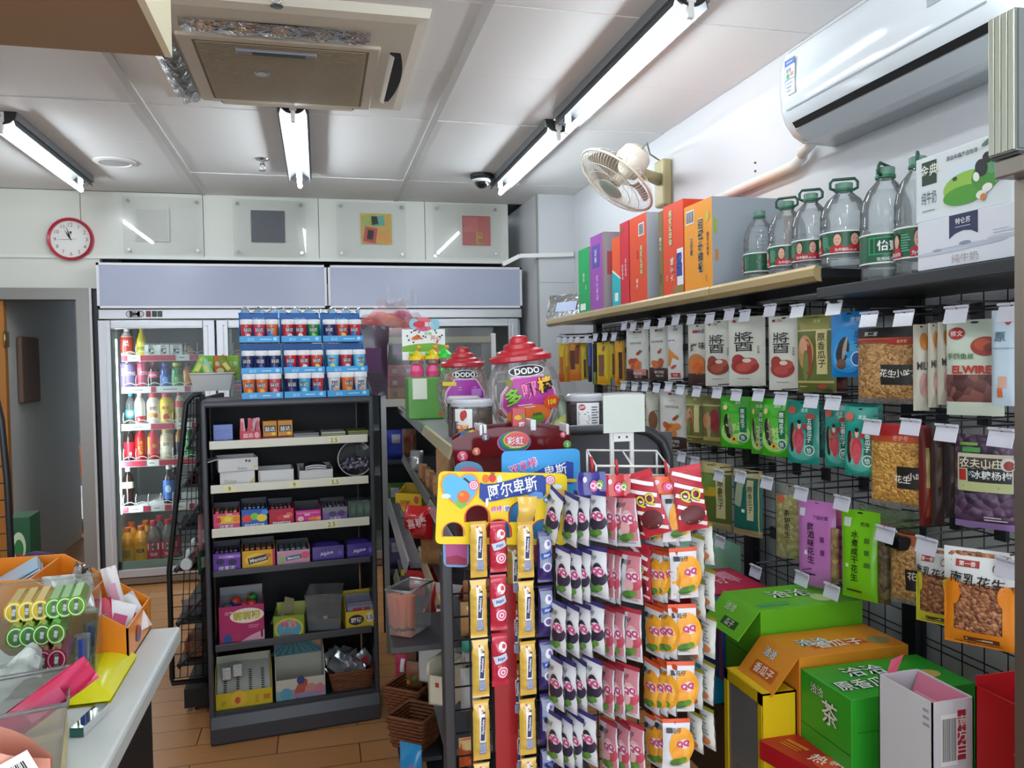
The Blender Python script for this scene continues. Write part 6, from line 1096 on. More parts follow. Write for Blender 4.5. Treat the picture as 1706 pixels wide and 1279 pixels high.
yb = board('yellow lollipop board with blue banner and arched openings', 1.45, [(725, 906), (731, 785), (945, 789), (944, 908)], [(776, 814, 842, 870), (738, 772, 870, 894), (811, 850, 866, 896), (850, 888, 836, 870), (886, 925, 866, 898)], 'f0cf12', [
    ('poly', heart, 'e8932a'), ('poly', [(767+(x-767)*.9, 816+(y-816)*.9) for x, y in heart], '5ab4e4'), ('disc', 768, 838, 9, 8, '6fbc4a'), ('disc', 743, 826, 8, 4, 'c8e8f4'), ('swirl', 789, 808, 8.5, 'd84a8a'), ('poly', [(771, 797), (774, 795), (783, 802), (781, 805)], '2a2430'), ('disc', 772, 827, 10.5, 10.5, 'e06a1e'), ('disc', 769, 823, 3.5, 3, 'f0944a'),
    ('disc', 809, 797, 6, 7, 'e0702a'), ('disc', 820, 796, 6, 7, 'd8352a'), ('disc', 832, 798, 4.5, 7, 'd4e8f0'), ('poly', [(815, 786), (820, 790), (826, 788)], '3a7a2a'),
    ('poly', [(799, 803), (806, 806), (824, 805), (850, 799), (880, 791), (903, 791), (909, 795), (909, 822), (905, 827), (880, 823), (850, 828), (824, 834), (806, 836), (798, 828)], '1d3f94'), ('poly', [(880, 823), (892, 818), (903, 820), (905, 829), (880, 832)], '5a90d8'), ('text', '阿尔卑斯', 854, 812, 27, 'f0f2f8', .15, 88), ('poly', [(809, 830), (814, 829), (812, 843), (808, 844)], 'e8ecf4'),
    ('text', '棒棒糖', 833, 847, 11, 'f4eef0', .05, 34), ('text', '棒棒', 827, 847, 9.5, 'c83a8a', .05, 20), ('text', '糖', 845, 847, 9.5, '3a7ac8', .05, 9), ('swirl', 916, 799, 8, 'b85a9a'), ('poly', [(908, 822), (925, 814), (940, 816), (940, 830), (915, 830)], 'e0b46a'), ('disc', 909, 832, 5, 5, '3a9ad8'), ('disc', 919, 833, 5, 5, '3a9ad8'), ('disc', 909, 832, 2.5, 2.5, 'd8eaf4'), ('disc', 919, 833, 2.5, 2.5, 'd8eaf4'), ('disc', 928, 810, 8, 4, 'cfeaf4')], rimc=['d8622a', 'e08a2a', 'c8301e', '7a2030', 'b83a20'])
# small pink sign with blue edge below the yellow board
board('small blue-edged pink sign below the yellow board, left', 1.49, [(739, 944), (738, 900), (781, 900), (781, 945)], [], '6fa4d4', [('poly', [(743, 940), (742, 902), (778, 902), (778, 941)], 'b8508a'), ('poly', [(743, 940), (743, 928), (760, 924), (777, 930), (778, 941)], '9a2c50')], 'small_sign')
board('round pale blue arch sign peeking above the yellow board', 1.54, [(755, 800), (758, 774), (780, 767), (803, 774), (808, 800)], [], '5a90b8', [('disc', 781, 795, 21, 18, 'c8627a'), ('disc', 781, 799, 16, 13, '8a2430')], 'small_sign')
# ---- lollipop strips
def lolly_strip(lab, px, Y, segs, wpx, c, c2, mark, name='lollipop_strip'):
    top = atY(px, segs[0][0], Y); t = thing(name, lab, 'candy strip', (top.x, Y, top.z), 0, 'lollipop strips on the yellow board'); k = Y/FPX
    for i, (y0, y1) in enumerate(segs):
        z0 = atY(px, y0, Y).z-top.z; h = (y1-y0)*k*.985; w_ = wpx*k; sd = random.random()*6; dx = random.uniform(-.0015, .0015)
        prof = lambda u, v: .011*max(0, 1-(2*u-1)**2)**.7*min(1, max(0, (v-.10)/.12))*min(1, max(0, (.92-v)/.10))
        f = lambda s_: (lambda u, v: (dx+(u-.5)*w_*(1-.13*math.sin(PI*min(1, max(0, v)))**2*0-.10*(abs(v-.08) < .07)), s_*(prof(u, v)+.0012)+.0012*math.sin(v*40+sd), z0-v*h))
        g = MB(); g.grid(f(-1), 8, 20, m(c, .28, coat=.5), True, True).grid(f(1), 8, 10, m(c, .28, coat=.5))
        F = lambda x, y, l: (dx+x, -(prof(min(1, max(0, x/w_+.5)), min(1, max(0, .5-y/h)))+.0016)-l, z0-h/2+y)
        if mark == 'y': it = [('r', .0, .12, .34, .56, 'e6e4dc', {'n': 8}), ('r', .04, .1, .24, .46, '2a3566', {'n': 6, 'rot': -.06}), ('t', 'Alpenliebe', .04, .1, .055, 'e8e8f0', {'rot': R(86), 'mw': 9}), ('d', -.02, .36, .16, .05, 'e8e4e4'), ('d', .05, .34, .07, .022, 'd8a03a'), ('d', -.06, .40, .06, .02, 'c8602a'), ('r', .02, -.27, .4, .2, '8a94b4', {'n': 6}), ('l', .02, -.27, .34, .18, 6, 'd0d4e0')]
        elif mark == 'r': it = [('d', .12, .26, .26, .09, 'eceaec'), ('d', .18, .28, .12, .04, 'd84a5a'), ('d', .0, .2, .08, .03, 'e89aa8'), ('r', .0, .05, .8, .14, 'c8d4e4', {'rot': .3}), ('t', 'Alps', .0, .05, .08, '2a4a9a', {'rot': .3}), ('d', .1, -.2, .32, .10, 'f0d8e0'), ('d', .1, -.2, .24, .075, 'd8487a'), ('d', .1, -.2, .16, .05, 'f0d8e0'), ('d', .1, -.2, .08, .025, 'd8487a')]
        else: it = [('r', .0, .1, .8, .6, '8f9ab0', {'n': 8}), ('d', .1, .25, .25, .09, 'e4e4ea'), ('d', .15, .27, .12, .04, '8a6ac8'), ('r', .0, .05, .7, .12, '2f58b0', {'rot': .3}), ('t', 'Alps', .0, .05, .07, 'e8e8f0', {'rot': .3}), ('d', .05, -.18, .3, .09, 'd8dae4'), ('d', .05, -.18, .2, .06, '6a5a90')]
        deco(g, F, w_, h, it); g.build('sachet', t)
    return t
YS = [(868, 966), (966, 1066), (1066, 1166), (1166, 1272), (1272, 1330)]
lolly_strip('yellow lollipop strip hanging from the left arched opening', 795, 1.425, YS, 29, 'dcb552', None, 'y')
lolly_strip('pink red lollipop strip of three in the middle opening', 828, 1.43, [(868, 957), (957, 1054), (1054, 1148)], 29, 'c02a44', None, 'r')
lolly_strip('yellow lollipop strip hanging from the tall right opening', 874, 1.42, [(868, 968), (968, 1068), (1068, 1164), (1164, 1264), (1264, 1320)], 29, 'dcb552', None, 'y')
lolly_strip('gold lollipop strip half hidden behind the right yellow one', 855, 1.445+.03, [(906, 1006), (1006, 1106), (1106, 1206), (1206, 1300)], 24, 'a8803a', None, 'y')
lolly_strip('dark purple lollipop strip at the right opening beside the white bags', 906, 1.43, [(884, 975), (975, 1065), (1065, 1155), (1155, 1245), (1245, 1300)], 27, '33266a', None, 'b')
g = MB(); a = atY(874, 868, 1.42); w_ = 28*1.42/FPX; hh = 42*1.42/FPX; g.grid(lambda u, v: (a.x+(u-.5)*w_*(1+.25*v)+.006*v, 1.42-.012*math.sin(PI*v)-.006*math.sin(PI*u), a.z+v*hh), 8, 8, m('dcb552', .28, coat=.5)); g.grid(lambda u, v: (a.x+(u-.5)*w_*(1+.25*v)+.006*v, 1.423-.012*math.sin(PI*v)+.004*math.sin(PI*u), a.z+v*hh), 8, 8, m('dcb552', .28, coat=.5), True, True); wthing('folded_sachet', g, 'yellow sachet folded up over the banner, top of the right strip', 'sachet', (a.x, 1.42, a.z))
g = MB(); g.box(.315, .36, 1.462, 1.466, .45, 1.0, m('a01420', .35, coat=.3)); wthing('red_card', g, 'plain dark red card strip hanging behind the pink lollipop strip', 'card', (.337, 1.464, .45))
# ================================================================ RIGHT WALL: shelf unit, grid, hooks, bags, cartons
XG = 1.735; t = WS = thing('wall_shelf_unit', 'black wall shelf unit with wire grid and hooks along the right wall', 'shelf unit', (1.6, 2.9, 0))
zA, zB, YS0, YSM, YS1 = 1.692, 1.632, .95, 2.0, 4.76; XLIP = 1.41
BK = m('1b1c20', .42); GOLDLIP = m('bfa878', .25, .35)
wpart('top_shelf', MB().box(XLIP+.02, XG+.03, YSM+.003, YS1, zA-.03, zA-.004, BK), t)
for y0, y1 in ((YSM+.003, 2.63), (2.635, 3.9), (3.905, YS1)):
    g = MB(); n = 7; pr = [(XLIP+.02, zA-.004), (XLIP+.004, zA+.006), (XLIP-.004, zA-.004), (XLIP-.004, zA-.026), (XLIP+.006, zA-.040), (XLIP+.022, zA-.042)]; g.prism(pr, lambda x, z, d: (x, d, z), y0, y1, GOLDLIP); wpart('price_strip', g, t)
wpart('top_shelf', MB().box(XLIP, XG+.03, YS0, YSM-.003, zB-.034, zB-.002, m('2a2c30', .4), .003), t)
wpart('shelf_bracket', MB().prism([(XLIP+.05, zB-.035), (XG, zB-.035), (XG, zB-.09), (XLIP+.06, zB-.045)], lambda x, z, d: (x, d, z), 1.985, 2.015, BK), t)
for y in (1.0, 2.0, 2.92, 3.85, 4.74): wpart('upright', MB().box(XG-.012, XG+.028, y-.028, y+.028, 0, zA-.01, BK), t)
for y0, y1 in ((.98, 1.96), (2.04, 2.88), (2.96, 3.81), (3.89, 4.72)):
    g = MB()
    for k in range(18):
        z = .34+.076*k; g.tube([(XG-.003, y0, z), (XG-.003, y1, z)], .0022, BK, 4)
        if k % 3 == 0: g.tube([(XG-.003, y0, z+.022), (XG-.003, y1, z+.022)], .0022, BK, 4)
    n = int((y1-y0)/.075)
    for k in range(n+1): g.tube([(XG+.001, y0+(y1-y0)*k/n, .32), (XG+.001, y0+(y1-y0)*k/n, zA-.06)], .0022, BK, 4)
    wpart('wire_grid', g, t)
wpart('base_shelf', MB().box(1.25, XG+.03, YS0, YS1, .27, .30, m('232429', .45)), t); wpart('base_front', MB().box(1.255, 1.27, YS0, YS1, .0, .27, m('1d1e22', .45)), t)
wpart('mid_rail', MB().box(XG-.02, XG-.004, YS0, YS1, 1.475, 1.505, BK), t)
# ---- cartons on the top shelf: one narrow end towards the aisle
def endbox(lab, px0, px1, pt, pb, c, items, near='9a9da4', X=1.425, D=.30, top=None, nitems=None, zb=None):
    ym = (pt+pb)/2; yn = atX(px1, ym, X).y; yf = atX(px0, ym, X).y; z0 = (zb or zA)+.0015; z1 = atX(px1, pt, X).z; W = yf-yn-.003; H = z1-z0
    return carton('noodle_carton', lab, 'carton', (X, (yn+yf)/2, z0), R(-90), W, D, H, c, items, None, None, None, 0, 0, None, {'+x': near, '-x': c, '+z': top or c}) if not nitems else carton('noodle_carton', lab, 'carton', (X, (yn+yf)/2, z0), R(-90), W, D, H, c, items, (None, nitems), None, None, 0, 0, None, {'+x': near, '-x': c, '+z': top or c})
Q = {'rot': R(90), 'mw': 9}
def qt(s, x, y, h, c, **k): return ('t', s, x, y, h, c, dict(Q, **k))
# text turned a quarter: its height runs along the box width, so give it as a share of the box height
endbox('narrow green noodle carton, farthest on the wall shelf', 964, 982, 410, 520, '14a058', [qt('袋面', 0, .05, .07, 'e8f0d8'), qt('香辣', .2, -.1, .04, 'f0f0e8'), ('r', -.1, -.4, .5, .1, WHITE)])
endbox('purple noodle carton between the green and grey-sided ones', 984, 1007, 385, 516, '9a4fa8', [('r', -.1, .22, .55, .3, '5a4aa0'), qt('老坛', -.1, .22, .09, 'e8e4f0'), qt('酸菜牛肉', .0, -.2, .08, 'd8c4e0'), ('r', .46, 0, .08, 1, 'a08a5a')], near='9b9ea6', nitems=[('r', -.4, .1, .1, .3, 'b8585e'), ('r', -.2, -.2, .08, .25, '4a4f78')])
endbox('carton with orange top and turquoise bottom corner on the wall shelf', 1020, 1034, 392, 512, 'ea5a28', [('p', [(-.5, -.5), (.5, -.5), (.5, -.12), (-.5, .02)], '20b4bc'), ('p', [(-.5, .02), (.5, -.12), (.5, -.09), (-.5, .05)], WHITE), ('r', 0, -.36, .4, .12, WHITE)])
endbox('red noodle carton with small white lettering, slim', 1033, 1048, 366, 500, 'cf2238', [qt('红烧牛肉', .15, -.05, .05, 'f0e4e4'), qt('老母鸡汤', -.2, -.1, .045, 'f0e4e4'), ('d', -.2, .42, .2, .04, '9a4a3a')], near='b01a2c')
endbox('orange red carton with green and white lettering and barcode', 1049, 1078, 352, 499, 'e04a20', [('b', .2, .33, .28, .12, {}), qt('香菇炖鸡面', .2, -.02, .065, 'dfe8b0', ol='3f7a2a'), qt('鲜美', -.02, .05, .05, '8a2a1a'), qt('今麦', -.05, -.28, .06, 'f0e4d8')], near='a4a7ae')
endbox('slim carton with dark gold edge lettering beside the vermilion carton', 1097, 1105, 350, 497, '7a6a3a', [qt('大食桶', 0, .12, .05, 'e8e4d8'), qt('牛肉', 0, -.28, .05, '26242a')], near='7a6a3a')
endbox('vermilion carton with large blue three-letter word on the shelf', 1105, 1139, 330, 496, 'e2481f', [qt('香菇炖鸡面', -.12, .24, .075, 'dfe4b0', ol='5a7a3a'), ('r', .34, -.22, .30, .42, 'e8ecf4'), qt('BIG', .30, -.18, .13, '2a49a0', b=.06, ol='26346a'), qt('大食桶', -.05, -.22, .085, 'f0e4dc', ol='b82a1a'), ('r', .25, -.45, .5, .1, '9a7a3a'), qt('浓香', -.3, -.3, .03, 'e8c8b8')], near='c83c18')
endbox('orange noodle carton with black brush lettering and grey end', 1140, 1187, 326, 491, 'ee9a1e', [('b', -.28, .36, .26, .13, {}), qt('卤香牛肉面', .10, .0, .12, '1c1814', b=.05, ol='f0dcb0'), qt('康师傅', -.22, .02, .07, '3a3a3a', ol='d8ccb0'), qt('卤香牛肉面', .36, .0, .05, '3a2a1a'), ('d', .34, .3, .06, .06, 'c8b83a'), qt('净含量', .3, -.38, .025, '6a5a3a')], near='9fa7ae', nitems=[('r', -.46, .18, .04, .16, '9ab82a'), ('r', -.44, -.14, .04, .12, 'c8803a'), ('l', .18, .0, .16, .28, 6, '7f868e')])
p = atX(940, 524, 1.5); sachet((1.52, p.y, zA+.08), .34, .17, wrinkle('roll_film', 'eef0f4', .5, 30, .8, 'e4e8f0'), 'white blue-printed bag of tissue at the far end of the wall shelf', None, (R(-15), 0, R(-60)), 'b8c4e0', 'bag', 'tissue_bag')
# ---- big water bottles
WAT = film('water_pet', 'fbfdfd', .12, .05, 'f0f6f8', 1.0); CAPG = film('bottle_cap_clear', 'a8d0c0', .45, .1, '9ac8b4'); GRN = m('0f5a3a', .35, coat=.3)
def water(px, pt, pb, wpx, lab, X, Z, lb, handle, art, rz):
    b = atX(px, pb, X); k = wpx*(b-CAM).dot(FW)/FPX/2; y = b.y; H = atX(px, pt, X).z-Z; R_ = k; t = thing('water_bottle', lab, 'water bottle', (X, y, Z+.001), rz, 'large water bottles on the wall shelf')
    pf = [(0, 0), (R_*.90, 0), (R_*.97, .012), (R_*.95, H*.12), (R_*1.0, H*.14), (R_*1.0, H*.42), (R_*.96, H*.45), (R_*1.0, H*.48), (R_*.97, H*.56), (R_*.99, H*.60), (R_*.90, H*.70), (R_*.70, H*.80), (R_*.42, H*.87), (R_*.34, H*.89), (R_*.34, H*.92)]
    MB().lathe(pf, WAT, 36).build('bottle_body', t); MB().lathe([(0, H*.01), (R_*.9, H*.01), (R_*.95, H*.3), (R_*.93, H*.55), (R_*.84, H*.7), (R_*.5, H*.80), (0, H*.80)], film('water_fill', 'fafcfd', .10, .02, 'eef4f6', .2), 28).build('water', t)
    MB().lathe([(R_*.35, H*.90), (R_*.40, H*.905), (R_*.40, H*.93), (R_*.36, H*.935)], m('1f6a4a', .35), 24).build('neck_ring', t); MB().lathe([(R_*.36, H*.932), (R_*.37, H*.995), (R_*.33, H), (0, H)], CAPG, 20).build('cap', t)
    g = MB(); rr = R_*1.004; g.lathe([(rr, H*.15), (rr, H*.40)], GRN, 40); F = lambda x, yy, l: ((rr+.0006+l)*math.sin(x/rr), -(rr+.0006+l)*math.cos(x/rr), H*.275+yy); W = 2*rr; HL = H*.25
    for x0 in (-1.0, .55):
        for q in range(2): 
            if art != 'logo': deco(g, F, W, HL, [('r', x0+.23+.0, -.36, .52, .26, 'b01e2a'), ('t', '为中国队加油', x0+.23, -.36, .13, WHITE, {'mw': .46})]+[it for kx in (.10, .36) for it in (('d', x0+kx, -.22, .10, .13, 'b8242e'), ('d', x0+kx, .08, .075, .24, 'd8a488'), ('d', x0+kx, .22, .08, .14, '201814'), ('d', x0+kx-.0, .10, .06, .17, 'dcaa90'))]); break
    if art == 'logo': deco(g, F, W, HL, [('r', 0, .08, .74, .60, '2f9a6a'), ('r', 0, .08, .68, .52, '0c4a30'), ('t', '怡寶', .02, .08, .36, 'e8f0ec', {'b': .05}), ('t', '饮用纯净水', 0, -.38, .13, 'd8e8e0')])
    elif art == 'text': deco(g, F, W, HL, [('l', -.1, .0, .7, .7, 8, '8ab8a0')])
    else: deco(g, F, W, HL, [('l', -.42, .0, .22, .6, 7, '6aa88a'), ('r', .0, -.36, .64, .26, 'b01e2a'), ('t', '为中国队加油', 0, -.36, .15, WHITE, {'mw': .58})]+[it for kx in (-.16, .18) for it in (('d', kx, -.24, .14, .12, 'b8242e'), ('d', kx, .20, .09, .26, '221a16'), ('d', kx, .10, .078, .27, 'd8a890'), ('d', kx-.03, .14, .010, .02, '2a1a16'), ('d', kx+.03, .14, .010, .02, '2a1a16'), ('d', kx, -.02, .025, .02, 'a85a50'))])
    for z in (.15, .40): g.lathe([(rr+.0005, H*z-.002), (rr+.0008, H*z), (rr+.0005, H*z+.002)], WHITE, 40)
    g.build('bottle_label', t)
    if handle:
        g = MB(); a = handle; hw = R_*.58; d = Vector((math.cos(a), math.sin(a), 0)); zc_ = H*.925; pts = [d*(-R_*.40)+Vector((0, 0, zc_)), d*(-hw)+Vector((0, 0, zc_+.004)), d*(-hw*1.02)+Vector((0, 0, zc_+.020)), d*(-hw*.8)+Vector((0, 0, zc_+.030)), d*(hw*.8)+Vector((0, 0, zc_+.033)), d*(hw*1.02)+Vector((0, 0, zc_+.023)), d*hw+Vector((0, 0, zc_+.006)), d*(R_*.40)+Vector((0, 0, zc_))]
        g.tube(pts, .0045, m('1f4a3c', .4), 6); g.build('carry_handle', t)
for k, (px, pt, pb, wpx, Z, art, rz, hd) in enumerate(((1266, 352, 474, 52, zA, 'text', -.7, 0), (1312, 336, 470, 62, zA, 'face', -.55, 0), (1352, 323, 466, 62, zA, 'face', -.9, .0), (1407, 306, 466, 76, zA-.0, 'face', -.6, .3), (1476, 280, 462, 80, zB, 'logo', -.62, 0), (1530, 262, 455, 74, zB, 'face', -.4, 1.2))):
    water(px, pt, pb, wpx, ('water bottle with text side of its green label, farthest of the row', 'water bottle with green faces label, second from the noodle cartons', 'water bottle with faces label turned aside, third in the row', 'water bottle with upright dark carry loop and faces label', 'water bottle with the large white brand characters on green', 'water bottle half hidden behind the white milk cartons')[k], 1.52, Z, None, hd or (None if k in (0,) else 2.2+k*.5), art, rz)
# ---- milk cartons
def sidebox(lab, px0, px1, pt, pb, X, D, c, items, Z, name='milk_box'):
    a = atX(px0, pb, X); b = atX(px1, pb, X); H = atX((px0+px1)/2, pt, X).z-Z; W = a.y-b.y; return carton(name, lab, 'carton', (X, (a.y+b.y)/2, Z), R(-90), W, D, H, c, items, bev=.002)
b1 = sidebox('white milk carton with navy shield, under the green pasture one', 1529, 1702, 352, 448, 1.43, .26, 'd9dde6', [('p', [(-.16, .5), (.12, .5), (.12, .06), (.06, .14), (-.02, .17), (-.10, .13), (-.16, .04)], '2b3454'), ('t', '特仑苏', -.02, .36, .12, 'e8eaf2', {'b': .04}), ('l', -.02, .25, .16, .04, 1, 'a8b0c8'), ('d', .05, -.14, .34, .045, 'b4bccb'), ('d', -.25, -.18, .3, .035, 'c0c8d4'), ('d', .36, -.08, .16, .035, 'b8c0cc'), ('d', .0, -.08, .06, .04, '8a92a4'), ('d', -.28, -.14, .05, .03, '98a0b4'), ('l', .36, .03, .2, .1, 2, 'b8c0d0'), ('t', '纯牛奶', 0, -.36, .17, 'a08f88', {'b': -.005, 'w': .26})], zB+.002)
b2 = sidebox('white milk carton with green pasture and cow picture on top of the stack', 1526, 1686, 240, 350, 1.435, .26, 'd6dfe2', [('r', -.34, .24, .17, .36, '24402f'), ('t', '金典', -.34, .28, .18, 'e6e8d8', {'b': .04}), ('t', '纯牛奶', -.34, -.14, .2, '3f464a', {'b': .0, 'w': .17}), ('l', -.34, -.34, .16, .04, 1, '8a9296'), ('t', '源自金典严选牧场', .02, .36, .07, '4a5256'), ('d', .08, .02, .24, .2, 'cfe0ea'), ('d', .08, -.12, .26, .22, '8fbe4a'), ('d', .04, -.24, .22, .14, '4f9a34'), ('d', .26, -.05, .14, .2, '4a8f3a'), ('d', .34, .12, .10, .16, '5f9a6a'), ('d', .22, .08, .06, .13, '2a2c2e', {'rot': .5}), ('d', .28, .2, .05, .08, '26282a', {'rot': -.5}), ('d', .17, -.03, .03, .07, 'e8eaea', {'rot': .4}), ('d', -.05, .03, .025, .03, '3a3c3a'), ('d', .28, -.22, .05, .06, 'e8ece4'), ('d', .22, -.3, .05, .06, 'e0e8dc'), ('d', .24, -.34, .03, .05, 'c8803a'), ('d', .28, .42, .06, .03, '5a7a6a', {'rot': .4}), ('d', .36, .43, .05, .03, '5a7a6a', {'rot': -.3}), ('t', '3.6', .40, -.14, .09, '8aa098')], zB+.002+b1.dimensions.z+.001)
# ---- hooks with white tags
hk = {'top': [(1040, 543, 10), (1055, 544, 10), (1078, 541, 12), (1103, 538, 12), (1126, 533, 13), (1152, 532, 14), (1183, 530, 17), (1215, 524, 19), (1241, 526, 21), (1283, 517, 24), (1329, 518, 25), (1390, 513, 32), (1448, 532, 35), (1506, 530, 40), (1593, 524, 44), (1685, 520, 44)],
      'far top': [(931, 565, 7), (941, 566, 7), (951, 565, 8), (962, 565, 8), (977, 564, 9), (992, 562, 9), (1008, 561, 10), (1023, 561, 10)],
      'second': [(1039, 642, 12), (1058, 644, 12), (1075, 644, 12), (1094, 646, 12), (1114, 644, 14), (1134, 649, 15), (1161, 652, 17), (1195, 654, 20), (1227, 658, 22), (1264, 658, 23), (1301, 664, 26), (1352, 668, 27), (1388, 671, 30), (1453, 711, 36), (1517, 711, 42), (1577, 721, 48), (1668, 729, 52)],
      'third': [(1062, 740, 12), (1087, 747, 12), (1111, 757, 14), (1136, 761, 15), (1158, 770, 17), (1198, 792, 20), (1234, 794, 24), (1278, 804, 26), (1403, 838, 28), (1335, 822, 24)],
      'low': [(1200, 902, 21), (1259, 952, 24), (1336, 964, 26), (1386, 985, 30), (1475, 890, 42), (1544, 909, 42), (1618, 936, 52), (1681, 947, 50)]}
proto = None; XT = 1.475
for row, L_ in hk.items():
    for k, (px, py, wp) in enumerate(sorted(L_)):
        p = atX(px, py, XT); nm = f"white-tagged wire hook, {ORD[k] if k < 14 else ('last but two', 'last but one', 'last')[k-14]} from the far end, {row} row"
        if proto is None:
            proto = thing('shelf_hook', nm, 'hook', p, 0, 'wire hooks with price tags on the right wall'); L0 = XG-XT-.024
            g = MB(); g.tube([(L0, 0, .012), (.004, 0, .012), (-.004, 0, .022)], .0028, m('2b2c30', .35), 5); g.tube([(L0, 0, .034), (.004, 0, .030)], .0025, m('2b2c30', .35), 5); g.box(L0-.012, L0, -.018, .018, -.004, .040, m('2b2c30', .35)); g.build('prong', proto)
            g = MB(); g.box(-.0025, .0, -.034, .034, -.022, .018, m('d4d6e2', .3, coat=.3), .0006, Matrix.Rotation(R(14), 4, 'Y')); g.box(-.005, .004, -.034, .034, .016, .022, m('c9cbd8', .3), .001); o = g.build('price_tag', proto)
        else: dup(proto, p, None, nm)
# ---- bags
VA = R(-68)
def bag(lab, x0, x1, y0, y1, c, items, X=1.53, ang=VA, T=.03, zones=None, name='snack_bag', **kw):
    xm = (x0+x1)/2; p = atX(xm, y0, X); pl_ = Plane(p.x, p.y, ang); W = abs((pl_.at(x1, (y0+y1)/2)-pl_.at(x0, (y0+y1)/2)).dot(pl_.ex)); H = p.z-pl_.at(xm, y1).z
    return pouch(name, lab, 'snack bag', p, ang, W, H, T, c, items, zones=zones, **kw)
def spicy(food, food2, bottom='4a3330', tag_='de8a80'): return [('r', -.1, .42, .12, .035, 'a8202a'), ('t', '良品铺', .12, .42, .04, '5a5a58'), ('l', .0, .31, .3, .02, 1, 'b8b8b0'), ('t', '泡椒风味鸡翅', 0, .21, .045, '5a5a5a', {'b': .0}), ('d', .12, .02, .10, .03, 'b8402e', {'rot': .5}), ('d', .2, .06, .05, .02, '5a7a4a')]+[('d', random.uniform(-.22, .22), -.16+random.uniform(-.09, .06), .15, .055, (food, food2)[k % 2], {'rot': random.uniform(-.6, .6)}) for k in range(9)]+[('r', 0, -.40, .98, .2, bottom), ('d', -.3, -.30, .2, .03, bottom), ('d', .2, -.30, .3, .02, bottom), ('t', '香辣鸡翅', .1, -.36, .055, 'e8e0d8'), ('t', '根根入味', .1, -.43, .045, 'e8e0d8')]
def jiang(c1, c2): return [('r', -.32, .44, .1, .035, 'a8202a'), ('t', '周记', -.12, .44, .04, '8a6a66'), ('t', '醬', -.02, .14, .28, '1e1c1c', {'b': .02, 'w': .52}), ('v', '手撕鸭', .36, .02, .035, '7a7a78'), ('d', .0, -.21, .38, .12, c1), ('d', -.18, -.13, .18, .09, c1), ('d', .14, -.15, .2, .06, c2), ('d', -.02, -.23, .22, .06, c2), ('d', .06, -.13, .12, .03, 'd8d0c0'), ('l', .05, -.39, .5, .02, 1, '8a8a86')]
def seeds(c1, c2, title, glow, mid='5cba3a'): return [('d', .0, -.14, .5, .32, mid), ('d', .0, -.2, .44, .22, glow), ('d', -.2, -.08, .13, .24, '26261f', {'rot': .12}), ('d', -.15, -.04, .03, .2, 'cfc8a8', {'rot': .12}), ('d', -.12, -.1, .06, .2, '8a8468', {'rot': .12}), ('d', -.02, -.32, .10, .05, 'e8b01e'), ('d', -.02, -.32, .045, .025, '4a2a14'), ('d', -.28, .28, .07, .05, 'e8c88a'), ('t', '洽洽', .1, .38, .06, 'e4f0dc'), ('r', .26, .06, .2, .48, '14704a'), ('v', title, .26, .08, .085, 'eaf4e4', {'b': .03}), ('d', .26, -.28, .14, .085, 'dfe8e4'), ('d', .26, -.28, .12, .073, '2f6a5a'), ('t', '恰', .26, -.28, .08, 'dfe8e4')]
def gold(title='原香瓜子'): return [('r', 0, .40, 1, .2, '8a8a4a'), ('t', '洽洽', .05, .42, .05, 'd8d4a8'), ('r', 0, .30, .9, .02, 'c8b878'), ('d', -.2, .02, .22, .22, 'b88a5a'), ('d', -.14, -.05, .12, .24, '8f3f30'), ('d', -.26, .1, .12, .1, 'cf9a78'), ('d', -.2, -.15, .08, .2, '6a7a3a'), ('r', .22, .02, .26, .56, 'c9bf86'), ('v', title, .22, .04, .10, '3a3a1e', {'b': .02}), ('r', 0, -.36, .96, .03, 'b8a868'), ('d', .2, -.42, .12, .035, 'a8543a'), ('l', -.25, -.42, .3, .03, 1, 'c8bc80')]
NUT = grainy('peanuts', 'd0a468', '8a5c30', 150, .4, .8); NUT2 = grainy('peanuts_red', 'c08458', '6a3a26', 130, .4, .8); NUTY = grainy('peanuts_golden', 'dcae58', 'a06a28', 150, .4, .8); PLUM = grainy('plums', '5f4660', '35253c', 42, .4, 1.0, dist=.01); SHELLN = grainy('peanut_shells', 'bfa070', '8a6a40', 55, .6, .8); CLR = wrinkle('bag_clear', 'eceef0', .22, 50, .7, 'dfe4e8'); DUCK = grainy('jerky', '8a5a52', '4a2826', 40, .4, .8); TEALC = '1f9484'
